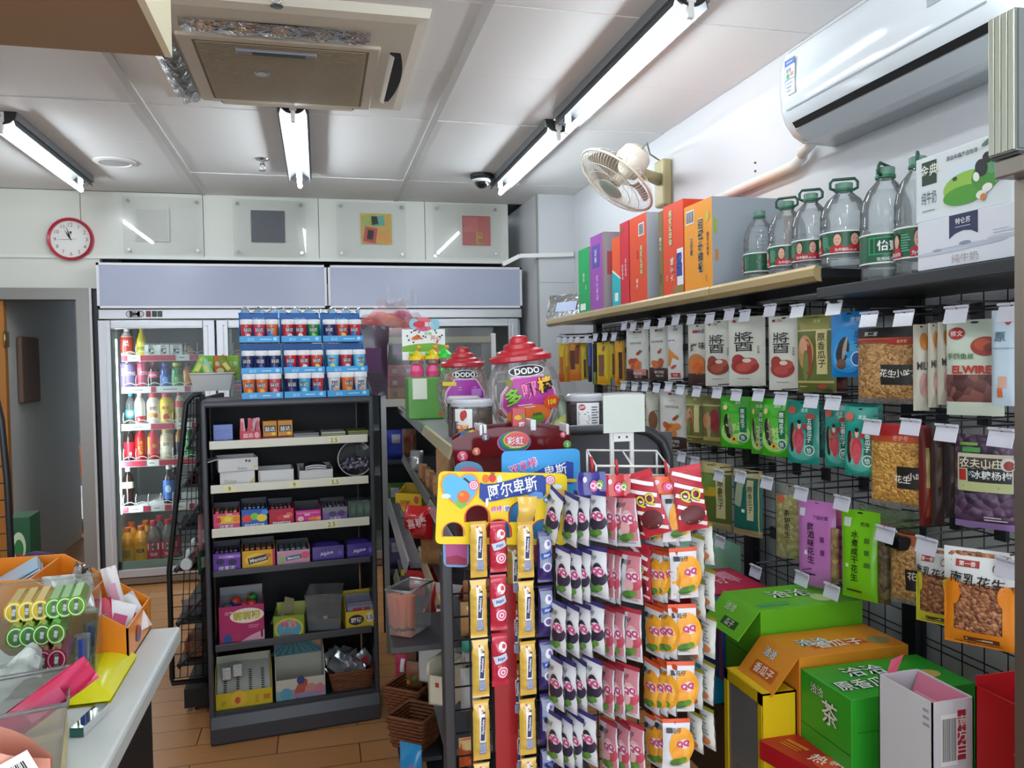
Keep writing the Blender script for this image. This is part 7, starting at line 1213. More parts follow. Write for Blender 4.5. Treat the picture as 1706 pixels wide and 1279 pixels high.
# far yellow chip bags
for k, (x0, x1, y0, y1, c, a, items, lab) in enumerate(((926, 941, 572, 636, 'd8b81e', VA, [('r', .1, -.1, .5, .5, 'b8642a'), ('r', 0, -.4, .9, .2, 'c85a1e')], 'yellow snack bag with brown window, farthest in the top row'), (941, 950, 573, 636, 'd8a41e', R(-40), [('r', 0, -.3, .6, .4, 'c87a1e')], 'narrow amber snack bag edge-on beside the farthest yellow one'), (948, 968, 571, 634, 'cf8a1c', VA, [('r', -.1, .05, .4, .5, '5a2a1a'), ('r', .25, .2, .3, .5, '7a3a24'), ('r', 0, -.38, .9, .22, 'd8701a')], 'orange snack bag with two dark windows in the far top row'), (968, 979, 571, 632, 'c8b42a', R(-35), [('r', .1, -.2, .3, .5, '5a1f1a')], 'yellow and dark red snack bag seen edge-on, far top row'), (979, 986, 571, 636, '4a5aa8', R(-30), [('r', 0, -.3, .6, .4, '20222e')], 'slim blue snack bag seen edge-on, far top row'), (987, 995, 573, 640, '1e2230', R(-30), [('r', 0, -.35, .6, .3, '8a9a3a')], 'black snack bag seen edge-on, far top row'), (994, 1016, 570, 640, 'd8bc1c', VA, [('d', .1, .35, .12, .07, 'a8442a'), ('r', -.05, -.05, .4, .5, '7a4a3a'), ('d', 0, -.42, .4, .1, 'e8a41e')], 'yellow snack bag with round brown badge, far top row'), (1016, 1026, 572, 630, 'c9aa28', R(-35), [('r', .1, -.1, .3, .6, '6a3a1a')], 'mustard snack bag edge-on next to the badge one'), (1024, 1041, 568, 642, 'd89a1c', R(-50), [('r', .15, -.05, .35, .6, '4a1f16'), ('d', -.2, -.42, .3, .1, 'e88a1e')], 'orange yellow snack bag nearest the white chicken packs'))): bag(lab, x0+(5 if k == 0 else 0), x1, y0, y1, c, items, 1.52, a, .03)
# top row
bag('white spicy chicken pack with pink corner badge, first of the white packs', 1043, 1080, 546, 634, 'dcdcd4', spicy('d8743a', 'b8522a')+[('r', .2, -.34, .5, .12, 'd88a84')])
bag('white spicy chicken pack, second of the white packs in the top row', 1082, 1113, 543, 632, 'dadad2', spicy('d07038', 'b04e28'))
bag('narrow white chicken wing pack with red foot badge in the top row', 1112, 1137, 541, 634, 'dededa', [('t', '良品', .1, .42, .05, '5a5a58'), ('l', 0, .22, .7, .04, 1, '6a6a6a'), ('p', [(-.3, .08), (.3, -.08), (.35, -.14), (-.1, -.08), (-.25, -.25), (-.4, -.22)], 'dd8a3a'), ('d', 0, -.25, .2, .03, 'c0402a', {'rot': .4}), ('r', .1, -.4, .6, .08, 'c84038'), ('t', '鸡翅', .1, -.4, .05, 'f0d8d0')])
bag('dark-backed white grill pack half covered by the first sauced meat pack', 1146, 1178, 540, 642, 'd4d2c8', [('r', -.05, .38, .28, .05, 'a8202a'), ('t', '良品', .25, .38, .06, '3a3a3a'), ('t', '烤', -.1, .12, .14, '3a2a1a'), ('t', '味', .3, .15, .12, '3a2a1a'), ('d', 0, -.18, .5, .2, 'b87a4a'), ('d', .05, -.14, .34, .1, 'd8742a'), ('d', .1, -.22, .25, .1, 'c85a1e'), ('r', 0, -.40, 1, .2, '4a332e')])
bag('white sauced meat pack with drumstick picture, first with the big black character', 1174, 1222, 533, 643, 'd9d9cd', jiang('8a3a28', 'a85038')); bag('white sauced meat pack with sliced meat picture, second with the big character', 1213, 1274, 527, 643, 'd9d9cd', jiang('9c302c', 'b84a40')); bag('white sauced meat pack with red lump picture, third with the big character', 1280, 1333, 526, 650, 'd9d9cd', jiang('a03832', 'b85048'))
bag('olive gold melon seed pack with floral picture in the top row', 1328, 1392, 524, 654, '5f6a30', gold(), T=.045); bag('bright blue sunflower seed pack in the top row', 1384, 1446, 519, 628, m('1e82cc', .3, coat=.3), [('d', 0, -.1, .5, .34, '2c90d6'), ('d', 0, -.16, .4, .22, '48a4e0'), ('t', '洽洽', .2, .38, .08, 'e8f0f8'), ('d', -.12, -.1, .17, .22, '2a2a30', {'rot': -.2}), ('d', -.06, -.06, .05, .18, 'a8a49a', {'rot': -.2}), ('d', -.15, -.3, .14, .08, '6a4a3a'), ('v', '瓜子', .28, .08, .12, '0f4a8a', {'b': .03}), ('d', .26, -.22, .14, .11, 'dfe8f0'), ('d', .26, -.22, .12, .095, '1c5a9a')])
bag('brown seed pack half hidden below the blue sunflower pack', 1385, 1412, 626, 660, '5a2a22', [('d', .1, 0, .2, .2, '8a4a3a')], X=1.6)
PKL = [('t', '第二届', -.25, .42, .06, 'd8d4c8'), ('r', 0, .35, .98, .025, 'b8502a'), ('d', .3, .31, .26, .05, 'a8281e'), ('t', '老字号', .3, .31, .04, 'e8c88a')]
bag('clear bag of shelled peanuts with black header and black label, top row', 1428, 1526, 545, 672, NUT, PKL+[('r', .22, -.12, .48, .26, '1c1a18'), ('t', '花生', .1, -.10, .10, 'e8e4d8', {'rot': -.1}), ('t', '小吃', .34, -.1, .1, 'e8e4d8')], T=.05, zones=[(0, .13, '1d1b1c'), (.13, .18, '8a3a22'), (.90, 1.01, CLR)])
for k, (x0, x1, a) in enumerate(((1521, 1548, R(-25)), (1546, 1563, R(-20)), (1562, 1580, R(-18)))): bag(('white milk candy pack edge-on beside the peanuts, front of three', 'white milk candy pack edge-on, middle of three', 'white milk candy pack edge-on, last of three')[k], x0, x1, 540-2*k, 684-5*k, 'c9c6b6', [('t', 'MILK', .05, .02, .09, '2a2a2a', {'mw': .85}), ('d', .1, .3, .3, .1, 'c8803a'), ('d', .05, -.2, .3, .14, 'b89088')], 1.53, a, .035)
bag('pale green dried meat pack with red lettering and clear lower window', 1576, 1672, 532, 692, 'c4d2c0', [('d', -.3, .36, .15, .065, 'a81f24'), ('t', '修文', -.3, .36, .06, 'e8d8d0'), ('d', .22, .22, .26, .1, '9a3a2a'), ('d', .16, .24, .14, .06, 'b8502e'), ('d', .3, .2, .12, .05, '7a2a20'), ('t', '手撕鱼丝', -.22, .12, .065, '3a6a3a'), ('t', 'ELWIRE', -.02, -.02, .085, 'b8281e', {'b': .04}), ('r', 0, -.06, .98, .006, 'd8e0d4')], T=.035, zones=[(.56, .88, DUCK), (.88, 1.01, 'c9d6c6')], ang=R(-62))
bag('pale blue snack pack at the right end of the top row', 1652, 1694, 516, 676, 'bfd2e0', [('d', .2, .4, .15, .06, 'a8323a'), ('t', '原', -.1, .22, .1, '4a6a7a'), ('r', 0, .1, 1, .01, '8aa8b8'), ('r', .0, -.25, .3, .12, 'd8a48a'), ('r', -.1, -.36, .2, .1, 'c86a3a')], 1.53, R(-62))
# second row
bag('white snack pack seen edge-on behind the blank white sign', 1076, 1101, 652, 732, 'd6d2c4', [('d', 0, -.1, .3, .2, '8a5a3a'), ('l', .2, .1, .4, .04, 1, '8a8a86')], 1.54, R(-40)); bag('white spicy snack pack with orange nuggets in the second row', 1099, 1145, 648, 748, 'dcdcd4', spicy('d8823a', 'b8602a'))
bag('olive gold seed pack with pink flower, left one in the second row', 1143, 1172, 658, 738, '6f7638', gold('')); bag('olive gold seed pack with red flowers, right one in the second row', 1171, 1203, 660, 742, '6a6a36', [('d', -.2, 0, .25, .15, 'c87a4a'), ('d', .2, .0, .2, .25, '8a2f34'), ('d', -.1, -.1, .1, .3, 'a8946a'), ('r', 0, .32, .9, .03, 'b8a868'), ('r', 0, -.36, .9, .08, 'a89a5a')])
g1 = m('3fae1e', .32, coat=.3)
bag('bright green original flavour seed pack, left one in the second row', 1200, 1254, 660, 746, g1, seeds('', '', '原味瓜子', 'a8d87a')); bag('bright green seed pack partly behind another, seen turned', 1251, 1276, 665, 756, m('4aaa24', .32, coat=.3), seeds('', '', '原味瓜子', 'b0d890'), 1.56, R(-50)); bag('bright green seed pack with sunflower next to the teal ones', 1269, 1318, 664, 760, g1, seeds('', '', '原味瓜子', 'a8d87a'), 1.51)
TL = m(TEALC, .32, coat=.3)
def teal(): return [('d', 0, -.22, .5, .26, '3aa090'), ('d', 0, -.26, .4, .18, '5fb8a8'), ('d', -.28, -.08, .09, .24, '2a1a1a'), ('d', -.22, -.06, .05, .2, 'b86a5a'), ('d', -.05, -.12, .15, .2, 'b83a48'), ('d', -.05, -.18, .12, .16, 'c8505e'), ('d', -.06, .12, .06, .065, 'e0b8a8'), ('d', -.06, .17, .06, .035, '1e1a1c'), ('d', .12, .1, .08, .05, 'b02a3a'), ('t', '洽洽', .1, .36, .06, 'dcefe8'), ('d', -.3, .36, .13, .06, 'c85a48'), ('d', .28, .26, .15, .05, 'b0483a'), ('r', .27, .02, .2, .42, '12604f'), ('v', '五香瓜子', .27, .04, .085, 'e8f4ee', {'b': .03}), ('d', .27, -.27, .15, .085, 'dfeae6'), ('d', .27, -.27, .125, .07, '2a7a6a'), ('t', '恰', .27, -.27, .08, 'dfeae6')]
bag('teal spiced seed pack, first in the second row', 1312, 1364, 668, 772, TL, teal()); bag('dark teal seed pack between two lighter teal packs', 1360, 1378, 670, 762, m('165a54', .4), [('v', '瓜子', .1, .05, .1, '7ab0a4'), ('d', .1, -.25, .2, .1, '3a7a70')], 1.6, R(-50)); bag('teal spiced seed pack, second in the second row', 1374, 1420, 674, 778, TL, teal(), 1.54); bag('teal spiced seed pack overlapping the golden peanuts bag', 1407, 1462, 678, 792, TL, teal(), 1.50)
bag('teal seed pack behind on the hook above the golden peanuts', 1408, 1470, 672, 700, m('1f8478', .35), [], 1.62)
bag('clear bag of golden peanuts with red header, second row', 1450, 1542, 706, 846, NUTY, [('t', '老字号', .1, .34, .06, 'e8a08a'), ('r', .26, -.12, .42, .26, '1a1816'), ('t', '花生', .14, -.14, .09, 'e8e4d8'), ('t', '小吃', .36, -.1, .09, 'e8e4d8')], T=.05, zones=[(0, .17, 'b0161c'), (.17, .21, 'b84a1e'), (.90, 1.01, CLR)])
for k, (x0, x1, y1, c) in enumerate(((1531, 1551, 876, '6a1c18'), (1551, 1573, 874, '3a241e'), (1574, 1590, 862, '2a1f22'))): bag(('dark red snack bag seen edge-on right of the golden peanuts', 'dark brown snack bag edge-on behind the dark red one', 'near black snack bag edge-on before the plum bag')[k], x0, x1, 712, y1, c, [('r', 0, .1, .3, .4, 'a89a5a' if k == 0 else '5a4a3a'), ('r', .1, -.25, .4, .3, '9a3a1e' if k == 0 else '3a2a26')], 1.54, R(-22), .04)
bag('large purple plum bag with black and cream label', 1590, 1692, 724, 880, PLUM, [('r', -.25, .40, .3, .03, '6a9a3a'), ('r', -.2, .34, .3, .05, '3f8a3a'), ('r', .02, .10, .90, .40, 'b9b49a'), ('r', .02, .20, .84, .12, '3a332e'), ('t', '农夫山庄', -.04, .20, .10, 'd8d2bc', {'b': .03}), ('r', -.34, .07, .12, .12, 'a02a1e'), ('r', .10, .07, .70, .14, '15181c'), ('t', '冰糖杨梅', .14, .08, .09, 'd8dcd8', {'b': .02}), ('t', '古', -.2, .09, .05, '8ab0c8'), ('r', .02, -.05, .86, .10, 'a8b07a'), ('l', .02, -.05, .7, .06, 1, '8a965a'), ('d', .40, .2, .12, .07, 'c9c8c4'), ('d', .41, .19, .08, .05, '8a2a20'), ('l', .22, -.38, .4, .06, 2, 'c8c0cc')], T=.045, zones=[(.92, 1.01, '8a6fa0')], ang=R(-60))
# third row
bag('olive seed pack with yellow band and cream title strip, third row', 1164, 1218, 770, 880, '5a6a2a', [('r', 0, .42, 1, .16, 'b8ac7a'), ('d', -.2, .2, .3, .14, '6a8a3a'), ('r', -.1, .06, .9, .14, 'b89a2a', {'rot': .1}), ('r', .24, .0, .26, .64, 'c8c08a'), ('v', '原香瓜子', .24, .04, .10, '2f2f18', {'b': .02}), ('r', 0, -.44, 1, .1, 'a89668')], T=.04); bag('dark teal seed pack with cream title strip, third row', 1222, 1270, 782, 892, '1d6458', [('r', 0, .44, 1, .12, 'b0a070'), ('r', -.24, .12, .26, .36, '9aa888', {'rot': -.2}), ('r', .16, .05, .22, .6, 'c8c094'), ('v', '原香瓜子', .16, .06, .09, '3a4a2a'), ('r', .42, 0, .03, .9, 'c8b878'), ('r', 0, -.45, 1, .1, 'a8986a'), ('r', -.08, -.12, .1, .05, 'dfe4e0')], T=.04)
bag('clear cream peanut bag with red seal and vertical black title, third row', 1292, 1340, 806, 930, grainy('roast_peanut', 'b5ab78', '8a8450', 70, .5, .6), [('d', -.22, .30, .13, .05, 'c05a3a'), ('v', '茶炉花生', .02, -.02, .085, '2a2618', {'b': .02}), ('l', .22, .1, .2, .3, 4, '8a8858')], zones=[(0, .12, CLR)], T=.04)
bag('pink wine-flavoured peanut bag with black vertical title', 1330, 1392, 834, 978, m('c77ac0', .35, coat=.3), [('r', -.34, .36, .16, .09, 'd8d4dc'), ('t', '下酒好菜', .16, .32, .045, '5a2a5a'), ('v', '甜酒味花生', -.08, .02, .085, '2a1430', {'b': .03}), ('l', .22, .0, .12, .3, 2, '7a3a7a'), ('r', -.22, -.1, .08, .05, 'e8e0ec'), ('l', -.1, -.34, .4, .04, 1, '3a1a3a')], zones=None, T=.045); bag('strip of peanuts in shell showing beside the pink bag', 1384, 1398, 880, 972, SHELLN, [], 1.545, R(-50), .04)
bag('deeper pink peanut bag behind the first pink one', 1388, 1416, 838, 966, m('b0508a', .35, coat=.3), [('l', 0, .0, .5, .5, 4, '7a2a5a'), ('r', 0, .36, .9, .1, 'b8607a')], 1.58, R(-60))
bag('lime green boiled peanut bag with black vertical title', 1402, 1466, 850, 998, m('7ac81e', .32, coat=.3), [('r', -.30, .36, .2, .1, 'd0d8c8'), ('t', '老味', .16, .36, .05, '2f4a14'), ('v', '水煮咸干花生', -.06, .0, .085, '1e2a10', {'b': .03}), ('l', .26, .05, .16, .4, 3, '4a7a1a'), ('r', -.26, -.12, .08, .04, 'e0ecd0'), ('l', -.05, -.40, .5, .05, 1, '2a3a14')], T=.045); bag('strip of dark peanuts showing beside the lime green bag', 1462, 1484, 890, 1006, grainy('dark_shells', '7a6844', '4a3c24', 60, .5, .8), [], 1.55, R(-55), .04)
bag('clear bag of brown shelled peanuts left of the white peanut pouches', 1484, 1538, 890, 1006, NUT, [('r', .26, -.12, .4, .3, '1c1814'), ('t', '花', .26, -.06, .12, 'd8d0c0')], T=.045, zones=[(0, .12, '9a4a1e'), (.92, 1.01, CLR)])
def nanru(frame_): return [('r', -.14, .36, .34, .07, '9a2a26'), ('t', '第一香', -.14, .36, .05, 'e8dcd0'), ('d', .28, .34, .07, .045, '6a2a2a'), ('d', .28, .34, .055, .035, 'd8d0c8'), ('t', '南乳花生', .0, .20, .12, '1f1c1a', {'b': .04, 'rot': -.08})]
def wpouch(lab, x0, x1, y0, y1, c, X, ang): bag(lab, x0, x1, y0, y1, NUT2, [('r', 0, .34, 1.0, .34, 'd4d6d4'), ('r', -.42, -.2, .16, .6, c), ('r', .42, -.2, .16, .6, c), ('r', 0, -.42, 1.0, .16, c)]+nanru(c)+[('r', .05, -.42, .5, .05, '6a3a1a'), ('l', .05, -.42, .45, .04, 1, 'e8d8c0'), ('d', -.36, .06, .12, .14, c), ('d', .38, .06, .1, .12, c)], X, ang, .05, waist=.10)
wpouch('yellow-edged white peanut pouch behind the orange one, bottom right', 1526, 1590, 912, 1038, 'd8d03a', 1.54, R(-62)); wpouch('orange-edged white peanut pouch in front at the bottom right', 1572, 1690, 916, 1076, 'ea8a1a', 1.47, R(-56)); bag('orange-edged dark peanut pouch behind the front one, far right', 1676, 1698, 960, 1074, NUT2, [('r', 0, -.42, 1, .16, 'd87a1a'), ('r', .3, 0, .3, .9, 'c8701a')], 1.53, R(-62))
bag('clear bag of green and orange strips hanging behind the lime green bag', 1430, 1530, 846, 884, wrinkle('strip_bag', 'c8d0c0', .35, 40, .6, '9ab08a'), [('r', 0, -.2, .9, .1, 'a8604a', {'rot': -.2}), ('r', 0, .1, .9, .1, '6a8a4a', {'rot': -.2})], 1.64)
for k, (px, py, lab) in enumerate(((1490, 902, 'black binder clip on the rail left of the front peanut pouches'),)): p = atX(px, py, 1.50); wthing('binder_clip', MB().box(p.x-.01, p.x+.03, p.y-.03, p.y+.03, p.z-.02, p.z+.015, m('141416', .3), .006).tube([(p.x, p.y-.02, p.z+.015), (p.x-.01, p.y-.015, p.z+.04), (p.x-.01, p.y+.015, p.z+.04), (p.x, p.y+.02, p.z+.015)], .002, CHROME, 5), lab, 'clip', (p.x, p.y, p.z-.02))
# ---- cartons on the base shelf
ZB = .3015
def bx(name, lab, x0, x1, y0, y1, z1, c, left=None, near=None, top=None, z0=ZB, csides=None):
    """carton; left = print on the face to the aisle, near = print on the end towards the camera"""
    W = y1-y0; D = x1-x0; return carton(name, lab, 'carton', (x0, (y0+y1)/2, z0), R(-90), W, D, z1-z0, c, left, (None, near), top, None, .002, csides=csides)
C5, C6 = atX(1418, 1166, 1.25), atX(1334, 1100, 1.25)
bx('snack_carton', 'large bright green seed carton beside the open white one', 1.25, 1.62, C5.y, C6.y, C5.z, m('2fa02a', .4), [('r', 0, .0, .98, .01, '1c6a1c'), ('t', '茶', .1, .25, .22, 'dfe8d4', {'ol': '14401a'}), ('t', '洽洽', -.15, .40, .09, 'dfe8d4', {'ol': '14401a'})], [('r', .0, .2, .9, .01, '237a1f')], [('t', '洽洽', -.2, -.1, .16, 'dfe8e8', {'rot': R(90), 'ol': '1a4a2a'}), ('d', .1, .3, .12, .1, 'd8b86a'), ('t', '原香瓜子', .15, -.2, .15, 'e4ece0', {'rot': R(90), 'ol': '1a3a1a'})])
o6 = bx('snack_carton', 'orange snack carton with folded-down lid behind the green one', 1.25, 1.60, C6.y+.006, C6.y+.19, C6.z+.005, m('dd8a24', .45), [('r', 0, 0, .9, .01, 'b86a14')], None, [('t', '洽洽', 0, -.2, .14, 'dfe8e8', {'rot': R(90), 'ol': '3a7a8a'}), ('r', .16, -.02, .18, .5, 'c05a1a'), ('t', '香瓜子', .16, -.02, .14, 'f0e4d0', {'rot': R(90)}), ('d', .2, .34, .14, .1, '8a8a5a')])
def lid(o, lab_, y0, y1, z, x0, dx, dz, c, items):
    g = MB(); A = Vector((x0, y1, z)); B = Vector((x0, y0, z)); d = Vector((-dx, 0, -dz)); nrm = Vector((-dz, 0, dx)).normalized()*.003
    P = [A, B, B+d, A+d]; g.add(P+[p+nrm for p in P], [(3, 2, 1, 0), (4, 5, 6, 7), (0, 1, 5, 4), (1, 2, 6, 5), (2, 3, 7, 6), (3, 0, 4, 7)], cm(c)); W, H = (A-B).length, d.length; ctr = (A+B)/2+d/2; ex = (B-A).normalized(); ey = -d.normalized(); nn = nrm.normalized()
    deco(g, lambda x, y, l: ctr+ex*x+ey*y+nn*(.0032+l), W, H, items); inv = o.matrix_basis.inverted(); g.v = [tuple(inv @ Vector(v)) for v in g.v]; g.build('lid_flap', o)
lid(o6, '', C6.y+.006, C6.y+.19, C6.z+.006, 1.25, .085, .10, m('d98a26', .45), [('t', '洽洽', -.05, .25, .2, 'dfe8e8', {'ol': '3a7a8a'}), ('r', .05, -.15, .6, .3, 'c05a1a'), ('t', '香瓜子', .05, -.15, .22, 'f0e4d0')])
yl = C6.y+.197; zl = C6.z+.075
o7 = bx('snack_carton', 'lime green carton with crumpled lid, behind the orange one', 1.25, 1.60, yl, yl+.21, zl, m('62b41e', .42), [('r', .2, -.3, .3, .3, '8aa86a'), ('r', 0, .1, .9, .01, '3f7a14')], None, [('t', '洽洽', -.1, .0, .2, 'dfe8d4', {'rot': R(90), 'ol': '3a7a2a'}), ('d', .2, .2, .18, .08, 'b8d88a'), ('r', .3, -.3, .12, .3, '4a9a6a')])
lid(o7, '', yl, yl+.21, zl+.001, 1.25, .075, .085, m('6cbc22', .42), [('t', '洽洽', -.1, .2, .24, 'dfe8d4'), ('r', .1, -.2, .4, .24, '2a4a14'), ('t', '瓜子', .1, -.2, .2, 'dfe8d4')])
yb0 = yl+.216
bx('drink_carton', 'navy blue carton with a portrait patch behind the lime one', 1.24, 1.55, yb0, yb0+.2, .60, m('24408c', .4), [('r', .1, .05, .4, .5, '6a6a80'), ('d', .1, .2, .1, .1, 'c8a890'), ('r', .46, 0, .08, 1, 'a83a2a'), ('t', '蓝', -.2, .35, .12, 'd8dce8')], None, [('t', '蓝标', 0, 0, .25, 'd8dce8', {'rot': R(90)})], z0=.39)
bx('cyan_carton', 'cyan framed carton under the navy blue one', 1.22, 1.5, yb0+.03, yb0+.2, .385, m('1c8ab4', .4), [('r', 0, 0, .8, .8, '3a4a58')], None)
bx('biscuit_carton', 'crimson and white biscuit carton with curved edge at the far end', 1.26, 1.56, yb0+.215, yb0+.52, .60, 'dcdee0', [('p', [(-.5, -.2), (.5, .2), (.5, .5), (-.5, .5)], 'b81f44'), ('r', .1, -.15, .5, .2, 'c8a8b0'), ('t', '苏打', .1, -.15, .2, 'b83a5a')], [('p', [(-.5, .1), (.5, .3), (.5, .5), (-.5, .5)], 'b81f44'), ('t', '饼干', .1, -.2, .22, 'a84a60')], [('r', 0, 0, 1, 1, 'c02348'), ('t', '苏打饼干', .05, .0, .18, 'e8c8d0', {'rot': R(90)}), ('r', -.2, .25, .3, .2, 'd88aa0')])
bx('mint_carton', 'pale mint green carton at the far end by the yellow-edged bags', 1.34, 1.62, yb0+.53, yb0+.8, .68, '8ac0a0', [('r', 0, 0, .8, .3, 'a8d4b8')], None)
# yellow open frame box in front of the base shelf
yf0, yf1 = atX(1270, 1200, 1.14).y, atX(1208, 1190, 1.14).y; zt_y = atX(1222, 1122, 1.14).z
t = thing('yellow_display_box', 'yellow open-fronted display box with clear window below the lime carton', 'box', (1.14, (yf0+yf1)/2, .0), R(-90)); W = yf1-yf0; H = zt_y; D = .105; YL = m('e0bc12', .42); g = MB()
g.box(-W/2, W/2, 0.0, D, .0, .004, YL).box(-W/2, -W/2+.004, 0, D, 0, H, YL).box(W/2-.004, W/2, 0, D, 0, H, YL).box(-W/2, W/2, 0, D, H-.004, H, YL).box(-W/2, W/2, D-.004, D, 0, H, YL)
for (a0, a1, b0, b1) in ((-W/2, -W/2+.02, 0, H), (W/2-.02, W/2, 0, H), (-W/2, W/2, H-.03, H), (-W/2, W/2, 0, .03)): g.box(a0, a1, -.002, .002, b0, b1, YL)
g.build('box_body', t); MB().quad((-W/2+.02, .003, .03), (W/2-.02, .003, .03), (W/2-.02, .003, H-.03), (-W/2+.02, .003, H-.03), film('window_film', 'd8d8cc', .2, .1)).build('window', t); g = MB(); g.box(-W/2+.01, W/2-.01, .03, .09, .006, H*.45, m('8a8a78', .5)); deco(g, lambda x, y, l: (x, .03-l, H*.25+y), W*.7, H*.35, [('r', 0, .2, .8, .3, 'b0b0a8'), ('r', 0, -.2, .6, .2, '7a6a3a')]); g.build('inner_tray', t)
g = MB(); p = atX(1340, 1250, 1.12); F = frame3((1.12, 1.43, .40), (0, -1, 0), (-.4, 0, .9), (-.9, 0, -.4))
# open white carton
A_, B_ = atX(1553, 1171, 1.25), atX(1464, 1115, 1.25); xr = atY(1622, 1165, A_.y).x
t = thing('open_carton', 'open white carton with pink inner flap and red barcode label', 'carton', (1.25, A_.y, ZB)); y0, y1, zt_ = A_.y, max(B_.y, A_.y+.15), A_.z; y1 = min(y1, C5.y-.006); WH = m('d4d6da', .5); PKI = m('c8708a', .5); th = .003
g = MB(); g.box(1.25, xr, y0, y1, ZB, ZB+th, CARD_IN); g.box(1.25, 1.25+th, y0, y1, ZB, zt_, WH, 0, None, {'+x': PKI}).box(xr-th, xr, y0, y1, ZB, zt_, WH, 0, None, {'-x': m('c9ccd0', .5)}).box(1.25, xr, y0, y0+th, ZB, zt_, WH, 0, None, {'+y': PKI}).box(1.25, xr, y1-th, y1, ZB, zt_, WH, 0, None, {'-y': m('cfd2d6', .5)})
Wn, Hn = xr-1.25, zt_-ZB; F = lambda x, y, l: ((1.25+xr)/2+x, y0-l, (ZB+zt_)/2+y); deco(g, F, Wn, Hn, [('b', -.10, .28, .34, .24, {}), ('r', .20, .30, .2, .28, 'a82a3a'), ('v', '南方白', .20, .30, .07, 'e8d8d8'), ('l', .28, -.0, .3, .03, 1, '6a6a6e'), ('t', '净含量', .26, -.1, .05, '4a4a50'), ('r', .2, -.32, .6, .16, 'c8607a'), ('l', .25, -.2, .3, .04, 1, '8a8a90')])
deco(g, lambda x, y, l: (1.25-l, (y0+y1)/2-x, (ZB+zt_)/2+y), y1-y0, Hn, [('l', .4, .4, .12, .12, 3, '9a9ca0')]); wpart('carton_body', g, t)
g = MB(); T0 = Vector((xr-.004, y1, zt_)); g.add([(xr-.002, y1-.005, zt_-.002), (xr-.002, y0+.01, zt_-.002), (xr-.07, y0+.03, zt_-.11), (xr-.07, y1-.03, zt_-.11)], [(0, 1, 2, 3)], PKI); deco(g, frame3((xr-.036, (y0+y1)/2, zt_-.056), (0, -1, 0), Vector((.068, 0, .108)).normalized(), Vector((-.108, 0, .068)).normalized()), y1-y0, .1, [('l', 0, .1, .7, .3, 2, 'dc9aae')], .002); wpart('inner_flap', g, t)
g = MB(); g.add([(1.27, y1-.003, zt_), (xr-.06, y1-.003, zt_), (xr-.02, y1+.02, zt_+.03), (1.30, y1+.02, zt_+.02)], [(0, 1, 2, 3)], m('c8506a', .5)); wpart('back_flap', g, t)
# red gift carton at the right edge
R1, R2 = atX(1612, 1135, 1.30), atX(1556, 1128, 1.30); yn = atX(1690, 1180, 1.30).y; ty = R1.y-.02
t = thing('red_gift_box', 'deep red gift carton with gold lettering at the right edge', 'carton', (1.30, ty, ZB)); zr = R1.z; y0r = ty-.30; RDB = m('a8141c', .4, coat=.2); g = MB(); x1r = 1.62; g.box(1.30, 1.303, y0r, ty, ZB, zr, RDB).box(x1r-.003, x1r, y0r, ty, ZB, zr+.03, RDB).box(1.30, x1r, ty-.003, ty, ZB, zr+.02, RDB).box(1.30, x1r, y0r, y0r+.003, ZB, zr, RDB).box(1.30, x1r, y0r, ty, ZB, ZB+.003, RDB)
deco(g, lambda x, y, l: (1.30-l, ty-.15-x, (ZB+zr)/2+y), .30, zr-ZB, [('v', '王老吉', -.12, .12, .10, 'e0b82a', {'b': .03}), ('d', -.30, -.22, .05, .2, 'e4c02a', {'rot': -.15}), ('t', '红罐', .2, .3, .07, 'd8a82a')]); deco(g, lambda x, y, l: ((1.30+x1r)/2+x, ty-.003-l, (ZB+zr)/2+y), x1r-1.30, zr-ZB, [('t', '王老吉', 0, .42, .08, 'e0b82a', {'b': .03})]); wpart('carton_body', g, t)
q0, q1, q2 = atZ(1304, 1232, .40), atZ(1332, 1229, .40), atZ(1394, 1279, .40); g = MB(); F0 = frame3(((q0+q2)/2), (q2-q0).normalized(), Vector((0, 0, 1)).cross((q2-q0).normalized()), (0, 0, 1)); L_ = (q2-q0).length+.06; Wd = .11
vs = [F0(sx*L_/2, sy*Wd/2, -h) for h in (.05, 0) for sx, sy in ((-1, -1), (1, -1), (1, 1), (-1, 1))]; g.add(vs, [(3, 2, 1, 0), (4, 5, 6, 7), (0, 1, 5, 4), (1, 2, 6, 5), (2, 3, 7, 6), (3, 0, 4, 7)], m('b41c24', .4)); deco(g, F0, L_, Wd, [('r', -.2, .1, .3, .12, 'd8802a', {'rot': 0}), ('l', -.2, -.1, .3, .2, 2, 'd8902a'), ('d', .25, .0, .14, .34, 'd84a2a'), ('t', '热卖', .25, 0, .4, 'f0e0d0', {'rot': .2})]); c_ = F0(0, 0, -.05); o = g.move(c_).build('leaflet_box', None, c_); tag(o, 'flat red box with yellow slogan lying low before the green carton', 'box')
c2 = F0(0, 0, -.052); wthing('low_crate', MB().box(c2.x-.05, c2.x+.03, c2.y-.06, c2.y+.06, 0, c2.z, m('3a2a22', .7)), 'low dark crate under the flat red box', 'crate', (c2.x, c2.y, 0))
